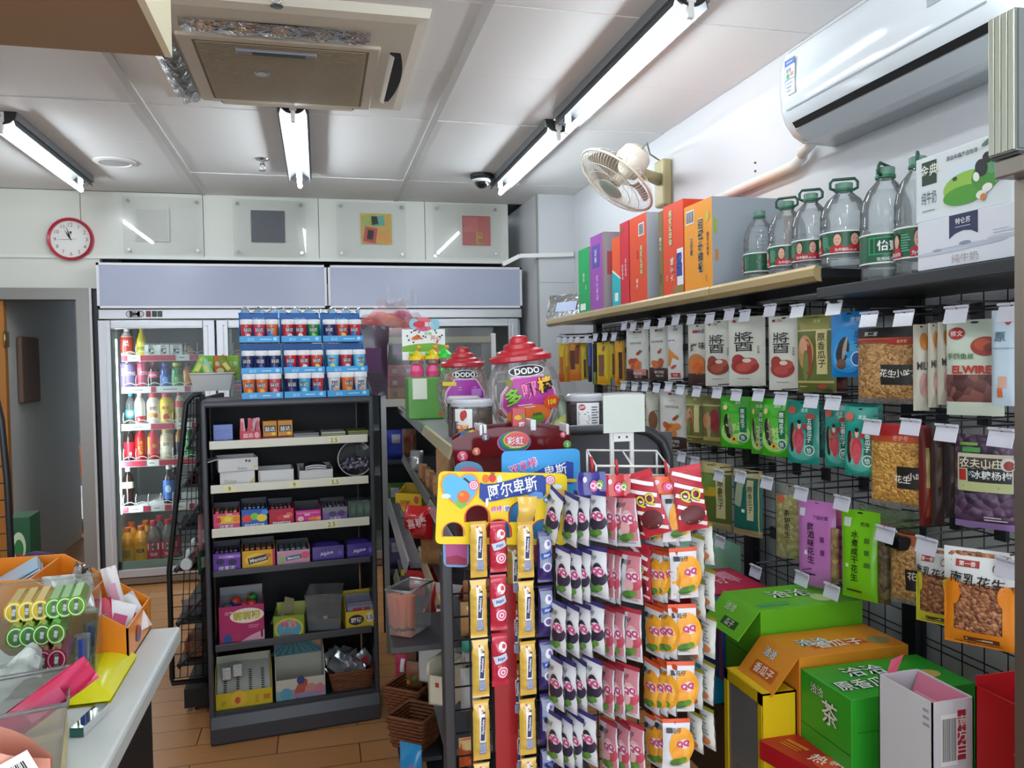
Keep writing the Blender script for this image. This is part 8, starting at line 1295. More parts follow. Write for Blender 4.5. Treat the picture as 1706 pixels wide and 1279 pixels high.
# ================================================================ wall fan, air conditioner, pipe, near post
fc = atY(1027, 301, 3.55); vv = (fc-CAM).normalized(); vr = vv.cross(Vector((0, 0, 1))).normalized(); vu = vr.cross(vv); nrm = (-vv*.40+(-vr*.65-vu*.76)*.92).normalized(); ax_ = (vr*.76-vu*.65); ax_ = (ax_-nrm*ax_.dot(nrm)).normalized(); ay_ = nrm.cross(ax_); TF = Matrix(((ax_.x, ay_.x, nrm.x, fc.x), (ax_.y, ay_.y, nrm.y, fc.y), (ax_.z, ay_.z, nrm.z, fc.z), (0, 0, 0, 1)))
FR = .205; FC = m('cfc6b2', .4); t = thing('wall_fan', 'cream wall fan with wire cage tilted down from the right wall', 'fan', (XR-.02, 3.76, 2.30)); L = lambda x, y, z: TF @ Vector((x, y, z))
g = MB(); N_ = 72
for k in range(N_):
    a = 2*PI*k/N_; c_, s_ = math.cos(a), math.sin(a); g.tube([L(c_*FR*.30, s_*FR*.30, .052), L(c_*FR*.7, s_*FR*.7, .046), L(c_*FR*.93, s_*FR*.93, .026), L(c_*FR, s_*FR, 0)], .0011, FC, 3); 
    if k % 2 == 0: g.tube([L(c_*FR*.25, s_*FR*.25, -.065), L(c_*FR*.75, s_*FR*.75, -.055), L(c_*FR*.97, s_*FR*.97, -.02), L(c_*FR, s_*FR, 0)], .0011, FC, 3)
for r_, z in ((.55, .049), (.78, .042)): g.tube([L(math.cos(2*PI*k/40)*FR*r_, math.sin(2*PI*k/40)*FR*r_, z) for k in range(40)], .0014, FC, 4, True)
wpart('wire_cage', g, t); wpart('cage_rim', MB().tube([L(math.cos(2*PI*k/48)*FR, math.sin(2*PI*k/48)*FR, 0) for k in range(48)], .006, FC, 8, True), t)
wpart('cage_badge', MB().lathe([(FR*.31, .050), (FR*.30, .056), (FR*.22, .060), (0, .061)], m('a9b7a8', .35), 32, (0, 0, 0), TF), t)
for k in range(3):
    a0 = 2*PI*k/3+.4; g = MB()
    g.grid(lambda u, v: L((.02+.155*v)*math.cos(a0+(u-.5)*(.5+.9*v)), (.02+.155*v)*math.sin(a0+(u-.5)*(.5+.9*v)), -.012+(u-.5)*.045*(1-.3*v)), 10, 10, m('a8a294', .35)); wpart('blade', g, t)
wpart('hub', MB().lathe([(.03, -.03), (.03, .01), (.02, .02), (0, .022)], m('b8b2a4', .4), 20, (0, 0, 0), TF), t)
wpart('motor_housing', MB().lathe([(0, -.20), (.05, -.195), (.075, -.17), (.082, -.12), (.07, -.07), (.045, -.055), (.03, -.03)], m('d2cbbb', .4), 28, (0, 0, 0), TF), t)
wb = atX(1113, 300, XR); OLV = m('a89f72', .4); g = MB(); g.box(XR-.055, XR-.002, wb.y-.055, wb.y+.055, wb.z-.14, wb.z+.10, OLV, .012); wpart('wall_bracket', g, t)
g = MB(); a = L(0, 0, -.12); a = a+Vector((.02, .0, -.04)); g.tube([Vector((XR-.05, wb.y, wb.z+.0)), a], lambda u: .032-.008*u, OLV, 10); wpart('arm', g, t); g = MB(); g.tube([L(.0, .05, -.15), L(0, .1, -.2), Vector((XR-.10, wb.y, wb.z+.13)), Vector((XR-.03, wb.y, wb.z+.09))], .004, m('8a8a86', .5), 6); wpart('cord', g, t)
# split air conditioner
Y0a, Y1a = 1.50, 2.43; x_f = 1.56; zt2 = 2.475; t = thing('wall_air_conditioner', 'white split air conditioner high on the right wall', 'air conditioner', (XR-.1, 1.96, 2.16)); ACW = m('dfe6ea', .12, coat=.5)
prof = [(XR-.003, zt2), (x_f+.03, zt2), (x_f+.008, zt2-.02), (x_f, zt2-.06), (x_f-.004, zt2-.14), (x_f+.002, zt2-.20), (x_f+.018, zt2-.245), (x_f+.05, zt2-.285), (x_f+.09, zt2-.305), (XR-.003, zt2-.31)]
def rnd(f):  # rounded ends: shrink the profile towards the ends
    return f
g = MB(); ys = [Y0a, Y0a+.006, Y0a+.02, Y0a+.05, Y1a-.05, Y1a-.02, Y1a-.006, Y1a]; sc = [.80, .90, .97, 1, 1, .97, .90, .80]; n = len(prof); cx, cz = XR-.003, zt2-.14; vs = []
for y, s_ in zip(ys, sc): vs += [(cx+(x-cx)*s_, y, cz+(z-cz)*(s_*.3+.7)) for x, z in prof]
fs = [(j*n+i, j*n+(i+1) % n, (j+1)*n+(i+1) % n, (j+1)*n+i) for j in range(len(ys)-1) for i in range(n)]; fs += [tuple(range(n))[::-1], tuple((len(ys)-1)*n+i for i in range(n))]
g.add(vs, fs, ACW, True); wpart('housing', g, t)
g = MB(); g.add([(x_f+.0010, Y0a+.05, zt2-.205), (x_f+.0010, Y1a-.06, zt2-.205), (x_f+.0014, Y1a-.06, zt2-.209), (x_f+.0014, Y0a+.05, zt2-.209)], [(0, 1, 2, 3)], m('9aa4aa', .4)); wpart('panel_seam', g, t)
o1, o2 = Vector((x_f+.022, 0, zt2-.252)), Vector((x_f+.050, 0, zt2-.288)); nn = Vector((-.75, 0, -.66))*.003
g = MB(); P = lambda q, y: (q.x+nn.x, y, q.z+nn.z); q1_, q2_ = o1.lerp(o2, -.1), o1.lerp(o2, .42); g.add([P(q1_, Y0a+.06), P(q2_, Y0a+.06), P(q2_, Y1a-.07), P(q1_, Y1a-.07)], [(0, 1, 2, 3)], m('101214', .6)); wpart('outlet_slot', g, t)
g = MB(); q1_, q2_ = o1.lerp(o2, .46), Vector((x_f+.088, 0, zt2-.306)); nn2 = Vector((-.6, 0, -.8))*.005; g.add([(q.x+nn2.x, y, q.z+nn2.z) for q, y in ((q1_, Y0a+.055), (q2_, Y0a+.055), (q2_, Y1a-.065), (q1_, Y1a-.065))], [(0, 1, 2, 3)], m('d3dbe0', .2, coat=.4)); wpart('louver', g, t)
g = MB(); F = lambda a, z, l: (x_f-.0055-l, Y1a-.095-a, zt2-.105+z); g.rect(0, 0, .055, .12, F, 0, m('dfe4ec', .4)); deco(g, F, .055, .12, [('r', 0, .4, 1, .18, '2f5fae'), ('l', 0, .4, .7, .05, 1, 'd8e0f0'), ('t', '能效', -.1, .18, .12, '2a4a8a'), ('r', -.2, .02, .3, .14, '3a9a4a'), ('r', .2, .05, .3, .1, 'd8802a'), ('r', 0, -.08, 1, .02, '2f5fae'), ('l', 0, -.28, .7, .3, 3, '8a9ab8'), ('r', -.48, 0, .03, 1, '2f5fae'), ('r', .48, 0, .03, 1, '2f5fae')]); wpart('energy_label', g, t)
g = MB(); F = lambda a, z, l: (x_f-.0058-l, 1.68-a, zt2-.12+z); g.rect(0, 0, .10, .05, F, 0, m('aab4ba', .25)); wpart('display_window', g, t)
# drain pipe
pp = [Vector((XR-.10, 2.40, 2.18)), Vector((XR-.06, 2.52, 2.17))]+[atX(px, py, XR-.035) for px, py in ((1342, 240), (1336, 262), (1322, 276), (1270, 298), (1212, 324), (1150, 352))]
g = MB(); g.tube(pp, .020, m('d6d2c9', .45), 10); wthing('drain_pipe', g, 'cream wrapped pipe running down the wall from the air conditioner', 'pipe', (XR, 2.9, pp[-1].z))
for k, (px, py) in enumerate(((1259, 271), (1259, 285))): p = atX(px, py, XR); wthing('wall_plug', MB().lathe([(0, 0), (.005, 0), (.005, .006), (0, .006)], m('6a6a6c', .6), 8, (0, 0, 0), Matrix.Translation(p) @ Matrix.Rotation(R(-90), 4, 'Y')), ('upper', 'lower')[k]+' of two tiny wall holes above the drain pipe', 'wall plug', p)
# aluminium case and steel post in the right foreground
xs = 1.16; a, b = atX(1648, 34, xs), atX(1692, 250, xs); yn, yf = b.y, a.y; t = thing('metal_case', 'ribbed aluminium case on a post, upper right foreground', 'case', (xs, yn, b.z))
wpart('case_body', MB().box(xs, xs+.35, yn, yf, b.z, a.z, m('8f9691', .35, .5)), t); g = MB()
for k in range(4): y0 = yn+(yf-yn)*k/4; g.box(xs-.004, xs, y0, y0+(yf-yn)/4-.0015, b.z+.002, a.z-.002, m('b9beb0', .3, .5), .0012)
wpart('ribbed_edge', g, t); wpart('front_panel', MB().box(xs+.004, xs+.35, yn-.003, yn, b.z+.004, a.z-.002, m('6d7472', .35)), t); wpart('base_lip', MB().box(xs+.004, xs+.34, yn-.002, yf, b.z-.006, b.z, m('3a3c3b', .4)), t)
pb = atX(1690, 270, xs+.012); wpart('mount', MB().box(xs+.006, xs+.1, yn-.02, yf-.004, pb.z-.022, b.z-.007, m('9a948c', .3, .7), .003), t)
c0 = atY(1690, 300, yf-.006); wthing('steel_post', MB().box(c0.x, c0.x+.075, yn+.0, yf-.006, 0, pb.z-.023, brushed('post_steel', 'a49b8f', .4)), 'square steel post holding the aluminium case, right foreground', 'post', (c0.x+.037, yn+.03, 0))
# ================================================================ HANGING SWEETS AND WHITE RACK
t = thing('white_wire_rack', 'white wire rack with a blank white sign, carrying sweet strips', 'wire rack', (.6, 1.5, 1.2)); WW = m('d9d8d4', .35); P = lambda x, y, Y: atY(x, y, Y)
a, b = P(978, 750, 1.5), P(1094, 751, 1.5); c, d = P(993, 776, 1.37), P(1114, 777, 1.37); lo = .017
g = MB(); g.tube([a, b, d, c], .0024, WW, 6, True)
for q in (a, b): g.tube([q, q-Vector((0, 0, .05))], .0024, WW, 6)
g.tube([a-Vector((0, 0, .05)), b-Vector((0, 0, .05))], .002, WW, 6); g.tube([c-Vector((0, 0, lo)), d-Vector((0, 0, lo))], .002, WW, 6); g.tube([c, c-Vector((0, 0, lo))], .002, WW, 6); g.tube([d, d-Vector((0, 0, lo))], .002, WW, 6); g.tube([(a+b)/2, (c+d)/2], .002, WW, 6); wpart('basket_frame', g, t)
for px in (1019, 1052): u, v = P(px, 715, 1.5), P(px, 800, 1.5); g = MB(); g.box(u.x-.004, u.x+.004, 1.498, 1.504, v.z-.12, u.z, WW); wpart('stem', g, t)
u, v = P(1020, 721, 1.5), P(1052, 734, 1.5); g = MB(); g.box(u.x, v.x, 1.494, 1.499, v.z, u.z, WW)
for x in (.3, .7): g.disc(u.x+(v.x-u.x)*x, (u.z+v.z)/2, .0025, .0025, lambda x, z, l: (x, 1.494-l, z), .0004, INK, 10)
wpart('bracket_plate', g, t); u, v = P(1004, 659, 1.49), P(1074, 719, 1.49); wpart('sign_plate', MB().box(u.x, v.x, 1.487, 1.491, v.z, u.z, m('bcc3ba', .4, coat=.1), .001), t)
BW, BH = .057, .104
def sweet_mesh(name, edge, items, c='d6d6da'):
    sd = random.random()*5
    h = lambda u, v: .0078*max(0, 1-abs(2*u-1)**2.4)**.6*min(1, max(0, (v-.11)/.12))*min(1, max(0, (.95-v)/.10))+.0008*math.sin(v*21+u*4+sd)
    g = MB(); mt = lambda u, v: cm(edge) if v < .1 else cm(c)
    for s_ in (-1, 1): g.grid(lambda u, v: ((u-.5)*BW*(1-.05*math.sin(PI*v)), s_*(h(u, v)+.0006), -v*BH), 8, 12, mt if s_ < 0 else (lambda u, v: cm(edge) if v < .1 else m('c4c4c8', .35)), True, s_ < 0)
    F = lambda x, y, l: (x, -h(min(1, max(0, x/BW+.5)), min(1, max(0, .5-y/BH)))-.0016-l, y-BH/2); deco(g, F, BW, BH, items); o = g.build(name); me = o.data; bpy.data.objects.remove(o); return me
def qq(c1, c2, c3, l1='Q', l2='o'): return [('r', -.28, .30, .2, .09, '2a2a30'), ('t', '旺仔', -.02, .30, .09, '2a2a30'), ('d', .18, .08, .2, .13, c1), ('d', .3, -.08, .22, .14, c2), ('d', .05, -.12, .2, .13, c1), ('d', .24, .04, .2, .10, 'e8d8dc'), ('t', 'QQ', .2, .04, .15, c3, {'ol': 'e8e4e8', 'b': .06, 'rot': .1}), ('d', .0, -.32, .26, .08, '4a7a34', {'rot': .25}), ('d', .22, -.28, .14, .06, '5f8f3a', {'rot': .2}), ('l', .1, -.42, .6, .03, 1, '8a8a90')]
GRAPE = sweet_mesh('sachet', '3a3474', qq('2c2434', '332a3e', 'c83a7a')); LYCH = sweet_mesh('sachet', 'b03040', [('r', .22, .02, .5, .8, 'c07a84')]+qq('d8a8a8', 'b84a5a', 'b83a6a')); ORAN = sweet_mesh('sachet', 'd8552a', [('d', .18, -.02, .46, .36, 'e8a02a'), ('d', .2, -.06, .34, .26, 'f0b43a')]+qq('e89a2a', 'f0b04a', 'c83a6a')); COLAS = sweet_mesh('sachet', 'c02a3a', [('r', 0, .34-.17*k, .94, .06, 'e8e4e4', {'rot': -.35}) for k in range(5)]+[('t', 'QQ', 0, .05, .2, 'd8c02a', {'ol': '3a2a5a'}), ('d', 0, -.25, .4, .15, '5a1a1e')], 'b02434'); PALE = sweet_mesh('sachet', '9a962a', [('l', 0, .1, .6, .5, 6, '9a9aa0'), ('d', 0, -.28, .35, .1, 'c87a4a')], 'd4d4cc')
def strip(lab, me, xs, Y, rot, y0=820, pitch=92, roll=0, hdr=None, w=1.0):
    top = atY(xs[0], y0, Y); t = thing('sweet_strip', lab, 'candy strip', top, 0, 'strips of sweet sachets on the white rack'); k = Y/FPX
    for i, x in enumerate(xs):
        p = atY(x, y0+pitch*i, Y); o = bpy.data.objects.new('sachet', me); COL.objects.link(o); o.parent = t; o.location = p-top+Vector((0, random.uniform(-.003, .003), 0)); s_ = pitch*k/BH*.985; o.scale = (w*.95, 1, s_); o.rotation_euler = (R(random.uniform(-3, 3)), R(random.uniform(-2.5, 2.5))+(roll if i == 0 else 0), rot+random.uniform(-.08, .08))
    if hdr:
        hx0, hx1, hy0, hy1, c_ = hdr; g = MB(); u, v = atY(hx0, hy1, Y), atY(hx1, hy0, Y); W, H = v.x-u.x, v.z-u.z; F = lambda x, y, l: ((u.x+v.x)/2-top.x+x, -.012-l, (u.z+v.z)/2-top.z+y)
        g.grid(lambda q, w_: F((q-.5)*W*(1+.12*math.sin(w_*3)), (w_-.5)*H, -.006*math.sin(PI*q)), 6, 4, m(c_, .3, coat=.4)); g.grid(lambda q, w_: F((q-.5)*W*(1+.12*math.sin(w_*3)), (w_-.5)*H, -.007+.006*math.sin(PI*q)), 6, 4, m(c_, .3, coat=.4)); deco(g, F, W, H, [('d', .05, -.1, .16, .25, 'd85a9a'), ('d', .28, -.05, .14, .22, '7a9a3a'), ('t', 'QQ', .12, -.1, .3, 'f0e8ec'), ('d', -.3, .2, .08, .14, 'd8d0d8')], .002)
        for q in (0,): g.tube([F(0, H*.5, .0), F(0, H*.5+.012, .002), F(.0, H*.5+.028, -.004)], .003, m('b0202a', .4), 5)
        g.build('header', t)
D = R(-76)
strip('grape sweet strip farthest left, its top sachet swung outward', GRAPE, [929, 937, 931, 925, 922, 918], 1.40, D, 818, 92, R(22)); strip('grape sweet strip second from the left behind the front ones', GRAPE, [952, 955, 952, 946, 940, 934], 1.395, D, 822, 92, R(8)); strip('grape sweet strip third from the left', GRAPE, [970, 972, 970, 965, 958, 952], 1.385, D, 820, 92); strip('front grape sweet strip under the purple header', GRAPE, [992, 993, 991, 986, 976, 970], 1.365, R(-68), 818, 92, 0, (962, 1004, 784, 824, '2f2a86'))
strip('lychee sweet strip, left one with red edges', LYCH, [1012, 1011, 1010, 1010, 1013, 1014], 1.40, D, 818, 95); strip('lychee sweet strip, middle one with red edges', LYCH, [1025, 1024, 1025, 1026, 1036, 1038], 1.39, D, 820, 95); strip('front lychee sweet strip under the red header', LYCH, [1038, 1048, 1049, 1046, 1054, 1056], 1.37, R(-58), 822, 95, R(-6), (1004, 1044, 788, 826, 'c02a2c'))
strip('short red and white cola sweet strip between lychee and orange', COLAS, [1064, 1066], 1.42, R(-62), 800, 105); strip('second short red and white cola sweet strip behind the tilted one', COLAS, [1078, 1078], 1.43, R(-62), 805, 102); strip('tilted cola sweet sachet left of the orange header', COLAS, [1062], 1.36, R(-46), 786, 118, R(-20))
strip('orange sweet strip, leftmost of the orange ones', ORAN, [1090, 1091, 1089, 1087, 1090, 1090], 1.41, D, 822, 93); strip('orange sweet strip, second of the orange ones', ORAN, [1100, 1101, 1101, 1099, 1100, 1101], 1.40, D, 822, 93); strip('orange sweet strip, third just behind the front one', ORAN, [1110, 1112, 1111, 1110, 1108, 1108], 1.385, R(-70), 822, 93); strip('front orange sweet strip under the orange header, facing the camera', ORAN, [1124, 1136, 1136, 1134, 1126, 1124], 1.365, R(-14), 816, 95, 0, (1078, 1132, 790, 822, 'd8571e'))
strip('front red cola sweet sachet tilted at the right end', COLAS, [1141], 1.345, R(-8), 776, 122, R(-8), None, 1.12); strip('pale yellow-edged sweet strip seen edge-on, left of the two', PALE, [1160, 1161, 1161, 1160, 1158], 1.40, R(-80), 890, 74, 0, None, .8); strip('pale yellow-edged sweet strip seen edge-on, rightmost of all', PALE, [1174, 1180, 1180, 1179, 1178], 1.41, R(-78), 870, 77, R(-8), None, .8)
# ================================================================ SHOP COUNTER lower left
CX, CY, CZ = -.262, 1.553, .95; t = thing('shop_counter', 'shop counter with pale stone top and black body, lower left', 'counter', (-.8, 1.0, 0)); ST = grainy('counter_stone', 'ccd2d0', 'c2c9c8', 40, .3, .0, 'noise')
wpart('counter_top', MB().box(-1.7, CX, .25, CY, CZ-.032, CZ, ST, .006), t); wpart('counter_body', MB().box(-1.66, CX-.045, .29, CY-.05, 0, CZ-.033, m('1b1b1e', .45)), t)
Z0 = CZ+.001; O1 = m('e8871a', .35, coat=.2); c0 = atZ(215, 1104, Z0); ln, wd, hl, hr = .30, .172, .150, .057
t = thing('desk_organizer', 'bright orange plastic organizer box with sloping rim and compartments on the counter', 'organizer', c0); th = .003; PR = [(0, 0), (-ln, 0), (-ln, hl), (-.14, hl), (0, hr)]
g = MB(); g.box(-ln, 0, 0, wd, 0, th, O1).box(-th, 0, 0, wd, 0, hr, O1).box(-ln, -ln+th, 0, wd, 0, hl, O1)
for y in (0, wd-th): g.prism(PR, lambda x, z, d: (x, d, z), y, y+th, O1)
g.build('box_wall', t); hz_ = lambda u: hr+(hl-hr)*min(1, u/.14)
for u in (.072, .145): MB().box(-u-th, -u, th, wd-th, th, hz_(u)-.004, m('d87a16', .4)).build('divider', t)
g = MB(); F = lambda x, y, l: (.0006+l, wd/2+x, hr/2+y); deco(g, F, wd, hr, [('d', -.1, -.05, .10, .24, '4a5a9a'), ('d', -.12, .08, .07, .14, 'c84a3a'), ('t', '乐', .22, .22, .3, '3a2a1a')]); g.build('side_print', t)
for k, (u, v, z, w_, h_, c, sp, lab, rx, ry, rz) in enumerate(((.030, .055, .05, .045, .075, 'd8d8da', 'b83a6a', 'white pink-printed packet leaning in the right compartment', -30, 25, 20), (.022, .115, .045, .045, .075, 'cfd0d2', 'c86a7a', 'white packet with barcode in the right compartment', -35, -30, 10), (.055, .05, .06, .04, .07, 'c0405a', None, 'dusky red packet in the right compartment', -15, -5, 0), (.05, .13, .085, .025, .09, 'dcd8d8', 'd8a0b8', 'narrow white and pink packet upright in the right compartment', -8, -12, 10))): sachet(c0+Vector((-u, v, z)), w_, h_, m(c, .4), lab+' of the orange organizer', None, (R(rx), R(ry), R(rz)), sp, 'packet', 'stationery_packet')
for k, (u, v, z, c, sp, lab) in enumerate(((.088, .05, .085, 'c8ccd0', 'b8323a', 'front'), (.10, .10, .09, 'b0b6bc', 'a82a34', 'middle'), (.12, .07, .10, 'd0d2d6', None, 'crumpled'), (.105, .14, .10, '9aa0a6', 'c04a4a', 'rear'))): sachet(c0+Vector((-u, v, z)), .055, .07, wrinkle('blister_film', 'dfe2e6', .35, 60, .7, 'd0d4d8') if k % 2 else m(c, .25, .2), lab+' clear packet with red print in the middle compartment of the organizer', None, (R(-40+12*k), .3*(k-1.5), .4*k), sp, 'packet', 'stationery_packet')
g = MB()
for k in range(4): g.box(-.003+.005*k, .005*k, -.04, .05, 0, .085, m(('9fc4dc', 'b8d2e4', '8ab4d0', 'c4d8e4')[k], .3))
o = g.build('file_folders', None, c0+Vector((-.235, .09, .11))); o.rotation_euler = (0, R(62), R(18)); tag(o, 'sheaf of pale blue plastic folders slanting out of the far compartment', 'folders', None, 'stuff')
# small bottles and stair rack of gum tins
def cpos(px, py, z=Z0): return atZ(px, py, z)
for k, (px, py, c, cap) in enumerate(((12, 1010, '2a5a7a', 'e4e6e8'), (24, 1004, 'c8ccd0', '2a4a9a'), (36, 1008, '7a1a24', 'c8c8cc'), (46, 1002, 'dcdcde', 'f0f0f0'), (54, 1006, 'e4e4e6', 'dfe0e2'))):
    p = cpos(px, py+60); tt = thing('glue_bottle', ('teal', 'blue-capped white', 'dark red', 'white', 'second white')[k]+' little glue bottle behind the green gum tins', 'bottle', p, 0, 'glue bottles behind the gum tins'); MB().lathe([(0, 0), (.010, 0), (.011, .004), (.011, .065), (.006, .072)], m(c, .3, coat=.3), 12).build('bottle_body', tt); MB().lathe([(.007, .070), (.007, .092), (0, .094)], m(cap, .35), 10).build('cap', tt)
sp = cpos(75, 1165); t = thing('gum_stair_rack', 'clear acrylic stair rack of gum tins on the counter', 'rack', sp, R(8)); g = MB(); AC = film('rack_acrylic', 'f0f4f0', .04, .05, 'd8e0d0', .6); kx = sp.y/FPX
for k in range(3): g.box(-.12, .065, .02+.035*k, .03+.035*k, 0, .055+.05*k, AC).box(-.12, .065, .03+.035*k, .095+.0*k, .050+.05*k, .053+.05*k, AC)
for x in (-.12, .065): g.prism([(0, 0), (.10, 0), (.10, .13), (.0, .05)], lambda y, z, d: (d, y, z), x-.0015, x+.0015, AC)
g.build('stair', t)
def tin(px, py, z, c, c2, lab, Y):
    p = atY(px, py, Y); W, H = .0235, .028; tt = thing('gum_tin', lab, 'gum tin', p, R(10), 'gum tins in the stair rack'); g = MB(); a = m(c, .22, .5, .4)
    oct_ = [(W/2*math.cos(q)*1.0, H/2*math.sin(q)*1.0) for q in (R(22.5+45*k) for k in range(8))]; oct_ = [(x*1.08, z_*1.08) for x, z_ in oct_]; g.prism(oct_, lambda x, z_, d: (x, d, z_), 0, .075, a); g.build('tin_body', tt); F = lambda x, y, l: (x, -.0005-l, y); g = MB(); g.disc(0, 0, W*.44, H*.46, F, .0003, m('dcd8a8' if c2 == 'y' else 'c8dca8' if c2 == 'g' else 'd88aa0', .4), 18); g.disc(0, 0, W*.38, H*.40, F, .0006, a, 18); g.rect(0, 0, W*.22, H*.66, F, .0009, m('3a4a4a', .4)); g.text('绿箭', 0, 0, W*.2, F, .0012, m('d8e0d8', .4), rot=R(80)); g.build('end_print', tt)
YY = (1.20, 1.175, 1.15)
for r_, (row, py, cs) in enumerate((('top', 1020, [(23, 'c8a81e', 'y'), (45, 'c8a81e', 'y'), (67, 'c8a81e', 'y'), (90, '5a9a2e', 'g'), (108, '5a9a2e', 'g'), (127, '6aa83a', 'g')]), ('middle', 1062, [(26, '4a8a2e', 'g'), (47, '4a8a2e', 'g'), (70, '4a8a2e', 'g'), (93, '5a9a2e', 'g')]), ('lower', 1101, [(71, '8a1c3e', 'r'), (94, '8a1c3e', 'r')]))):
    for k, (px, c, c2) in enumerate(cs): tin(px, py-k*2.2, 0, c, c2, f"{'yellow' if c2 == 'y' else 'green' if c2 == 'g' else 'dark pink'} gum tin, {ORD[k]} from the left in the {row} row of the stair rack", YY[r_])
# blister packs of glue, yellow pouch, glass edge, bins
for k, (px, py, h, lab) in enumerate(((140, 1148, .085, 'nearest'), (155, 1118, .082, 'middle'), (169, 1104, .080, 'farthest'))):
    p = cpos(px, py); tt = thing('glue_pack', lab+' of three hanging glue packs with blue caps and yellow labels', 'glue pack', p, R(-8), 'glue packs beside the yellow pouch'); MB().box(-.011, .011, -.004, .006, 0, h, film('blister', 'e8e8e0', .12), .003).build('blister', tt); g = MB(); g.lathe([(0, h*.55), (.007, h*.55), (.007, h*.9), (0, h*.92)], m('1f3f94', .3, coat=.3), 12, (0, .001, 0)); g.build('blue_cap', tt); g = MB(); F = lambda x, y, l: (x, -.0045-l, h*.28+y); g.rect(0, 0, .021, h*.46, F, 0, m('dcc81e', .4)); deco(g, F, .021, h*.46, [('d', 0, -.2, .3, .16, '2a2a5a'), ('t', '胶水', 0, .25, .2, '2a2a3a'), ('l', 0, 0, .7, .15, 2, '5a5a3a')]); g.build('paper_label', tt)
p0, p1 = cpos(196, 1098), cpos(145, 1176); d_ = (p1-p0); n_ = Vector((d_.y, -d_.x, 0)).normalized(); g = MB(); g.grid(lambda u, v: p0+d_*u+n_*((v-.35)*.085)+Vector((0, 0, .004+.02*math.sin(PI*v)**.6*math.sin(PI*min(1, .1+u*.9))**.3)), 10, 8, m('d8d400', .35, coat=.2)); g.add([p0+d_*u+n_*((v-.35)*.085) for u, v in ((0, 0), (1, 0), (1, 1), (0, 1))], [(0, 1, 2, 3)], m('d8d400', .35)); wthing('yellow_pouch', g, 'bright yellow soft pouch lying along the counter edge', 'pouch', p0)
p0, p1 = cpos(116, 1228), cpos(160, 1186); d_ = p1-p0; n_ = Vector((d_.y, -d_.x, 0)).normalized()*.018; g = MB(); P4 = [p0, p1, p1+n_, p0+n_]; g.add(P4+[q+Vector((0, 0, .012)) for q in P4], [(3, 2, 1, 0), (4, 5, 6, 7), (0, 1, 5, 4), (1, 2, 6, 5), (2, 3, 7, 6), (3, 0, 4, 7)], film('glass_edge', '8ac0b8', .3, .05, '5a9a92')); wthing('glass_block', g, 'small teal clear plastic block on the counter before the pouch', 'block', p0)
p = cpos(10, 1330); tt = tub_box('clear_bin', 'clear plastic bin in the near lower left corner of the counter', Vector((p.x-.02, p.y-.01, Z0)), .17, .13, .095, R(14), film('bin_clear', 'e2e6e4', .16, .1)); q = tt.location
sachet(q+Vector((.045, .06, .085)), .035, .12, m('c01c50', .25, coat=.5), 'crimson shiny packet lying across the clear bin', None, (0, R(62), R(30)), 'd85a80', 'packet', 'shiny_packet'); g = MB(); g.box(-.08, .08, .03, .12, .004, .05, m('c9b98a', .5), .006); o = g.build('bread_packet', None, q); o.rotation_euler = (0, 0, R(14)); tag(o, 'tan packet at the bottom of the clear bin', 'packet')
p = atY(18, 1262, .86); g = MB(); g.grid(lambda u, v: (p.x-.05+.085*u, .86-.02*math.sin(PI*u), p.z-.09+.13*v*(1-.35*u)), 8, 8, m('dc9a84', .35, coat=.3)).grid(lambda u, v: (p.x-.05+.085*u, .866+.02*math.sin(PI*u), p.z-.09+.13*v*(1-.35*u)), 8, 8, m('dc9a84', .35, coat=.3)); F = frame3((p.x+.008, .838, p.z-.005), Vector((.88, 0, .42)).normalized(), Vector((-.42, 0, .88)).normalized(), (0, -1, 0)); g.rect(0, 0, .045, .026, F, .002, WHITE); g.barcode(0, -.001, .03, .014, F, .003); wthing('peach_packet', g, 'peach coloured packet with white barcode sticker, nearest lower left', 'packet', p-Vector((0, 0, .09)))
p = atY(15, 1098, 1.12); g = MB(); g.grid(lambda u, v: (p.x-.05+.085*u, 1.12-.02*math.sin(PI*u)-.006*math.sin(u*17+v*9), p.z-.035+.05*v*(1-.3*u)+.012*math.sin(u*9)), 16, 10, wrinkle('carrier_bag', 'e8f0ea', .55, 50, .9, 'e4ece6')).grid(lambda u, v: (p.x-.05+.085*u, 1.13+.015*math.sin(PI*u), p.z-.035+.05*v*(1-.3*u)+.012*math.sin(u*9)), 12, 6, wrinkle('carrier_bag', 'e8f0ea', .55, 50, .9, 'e4ece6')); wthing('carrier_bag', g, 'crumpled white plastic bag over the rack of gum tins', 'bag', p)
# ---- beyond the counter and in the store room
p = atY(32, 921, 3.2); carton('beer_carton', 'dark green beer carton with bottle picture behind the counter, far left', 'carton', (p.x, 3.2, 0), R(4), .075, .14, atY(32, 862, 3.2).z, m('1c5a34', .4), [('d', 0, .38, .3, .06, 'c8d8b8'), ('d', 0, .37, .2, .04, '2a7a3a'), ('r', 0, .30, .3, .1, 'a8322a'), ('d', .05, .28, .2, .03, 'e0d0b8')])
t = thing('side_wire_rack', 'black wire rack cut by the left picture edge', 'rack', (-1.2, 2.6, 0)); g = MB(); a0, a1, a2 = atY(-40, 560, 2.6), atY(2, 700, 2.6), atY(18, 915, 2.6); g.tube([a0, atY(-12, 640, 2.6), a1, atY(12, 800, 2.6), a2, (a2.x, 2.6, 0)], .010, WR, 8); wpart('side_frame', g, t); g = MB()
for k in range(9): z = .75+.05*k; g.tube([(a2.x-.25, 2.6, z), (a2.x-.01, 2.6, z)], .0016, WR, 4)
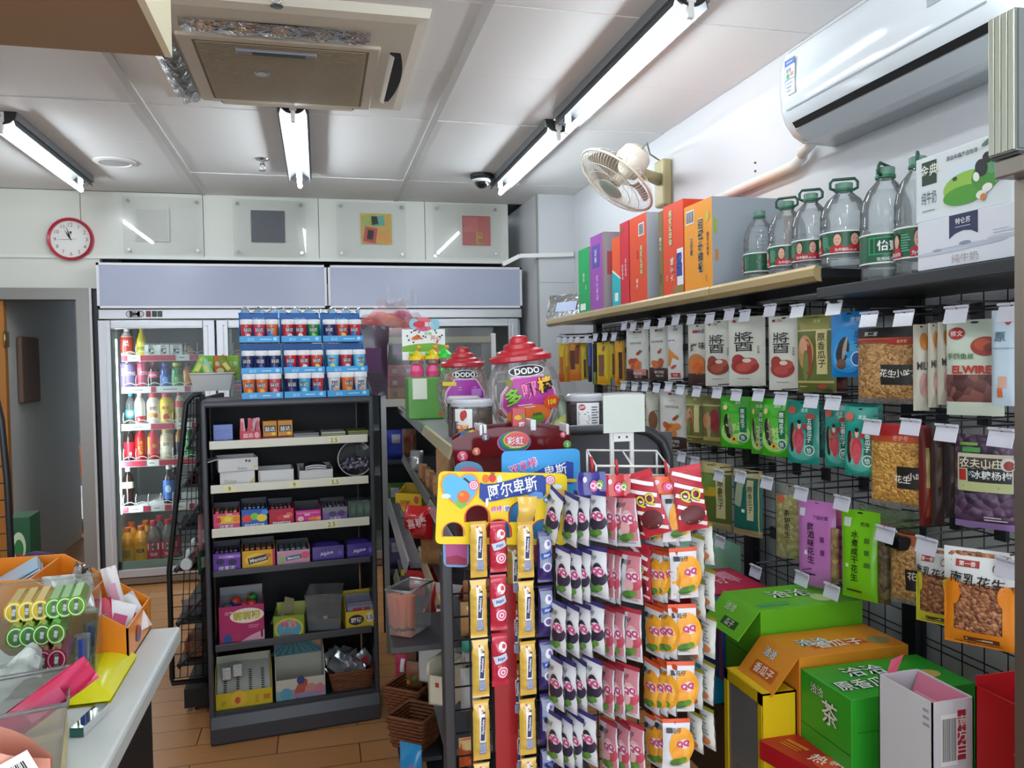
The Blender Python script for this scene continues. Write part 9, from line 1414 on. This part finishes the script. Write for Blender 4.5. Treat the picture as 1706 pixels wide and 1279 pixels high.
for k in range(5): g.tube([(a2.x-.03-.03*k, 2.6, .0), (a2.x-.03-.03*k, 2.6, 1.15)], .0016, WR, 4)
wpart('mesh', g, t)
p = atY(60, 935, 3.0); g = MB(); g.tube([atY(x, y, 3.0) for x, y in ((28, 945), (38, 930), (58, 922), (90, 926))], .010, m('4a2a5a', .4), 8); q = g.tube([atY(58, 922, 3.0), (p.x, 3.0, 0)], .012, m('4a2a5a', .4), 8); wthing('purple_hoop', g, 'dark purple plastic hoop rim behind the orange organizer', 'hoop', (p.x, 3.0, 0))
xs_ = atY(13, 700, YB+.1).x+.004; a, b = atX(26, 560, xs_), atX(60, 668, xs_); g = MB(); g.box(xs_, xs_+.035, a.y, b.y, b.z, a.z, m('7a6252', .6), .012); wthing('paper_sack', g, 'brown paper sack hanging on the store room wall', 'sack', (xs_, (a.y+b.y)/2, b.z))
p = atY(133, 862, 7.65); wthing('store_table', MB().box(p.x-.2, p.x+.25, 7.45, 7.95, p.z-.04, p.z, m('2a2b2d', .6)).box(p.x-.17, p.x-.13, 7.5, 7.9, 0, p.z-.04, m('1a1b1c', .6)), 'dark low table in the store room', 'table', (p.x, 7.65, 0))
t = thing('store_box', 'open white box on the dark store room table', 'box', (p.x, 7.65, p.z+.002)); H = atY(130, 812, 7.65).z-p.z; g = MB(); W2 = .13; g.box(-W2, W2, -.1, .1, 0, .004, WB).box(-W2, W2, -.1, -.096, 0, H*.7, WB).box(-W2, W2, .096, .1, 0, H, WB).box(-W2, -W2+.004, -.1, .1, 0, H, WB).box(W2-.004, W2, -.1, .1, 0, H, WB); g.build('box_body', t)
p = atY(132, 768, 7.6); g = MB().grid(lambda u, v: (p.x+.13*math.sin(PI*v)*math.cos(2*PI*u), 7.6+.1*math.sin(PI*v)*math.sin(2*PI*u), p.z+.13*math.cos(PI*v)*(1+.1*math.sin(9*u))), 16, 10, m('b8522a', .5)); g.tube([(p.x, 7.6, p.z+.1), (p.x, 7.6, 1.9)], .006, DARK, 5); wthing('orange_bag', g, 'round orange bag hanging in the dim store room', 'bag', (p.x, 7.6, p.z-.13))
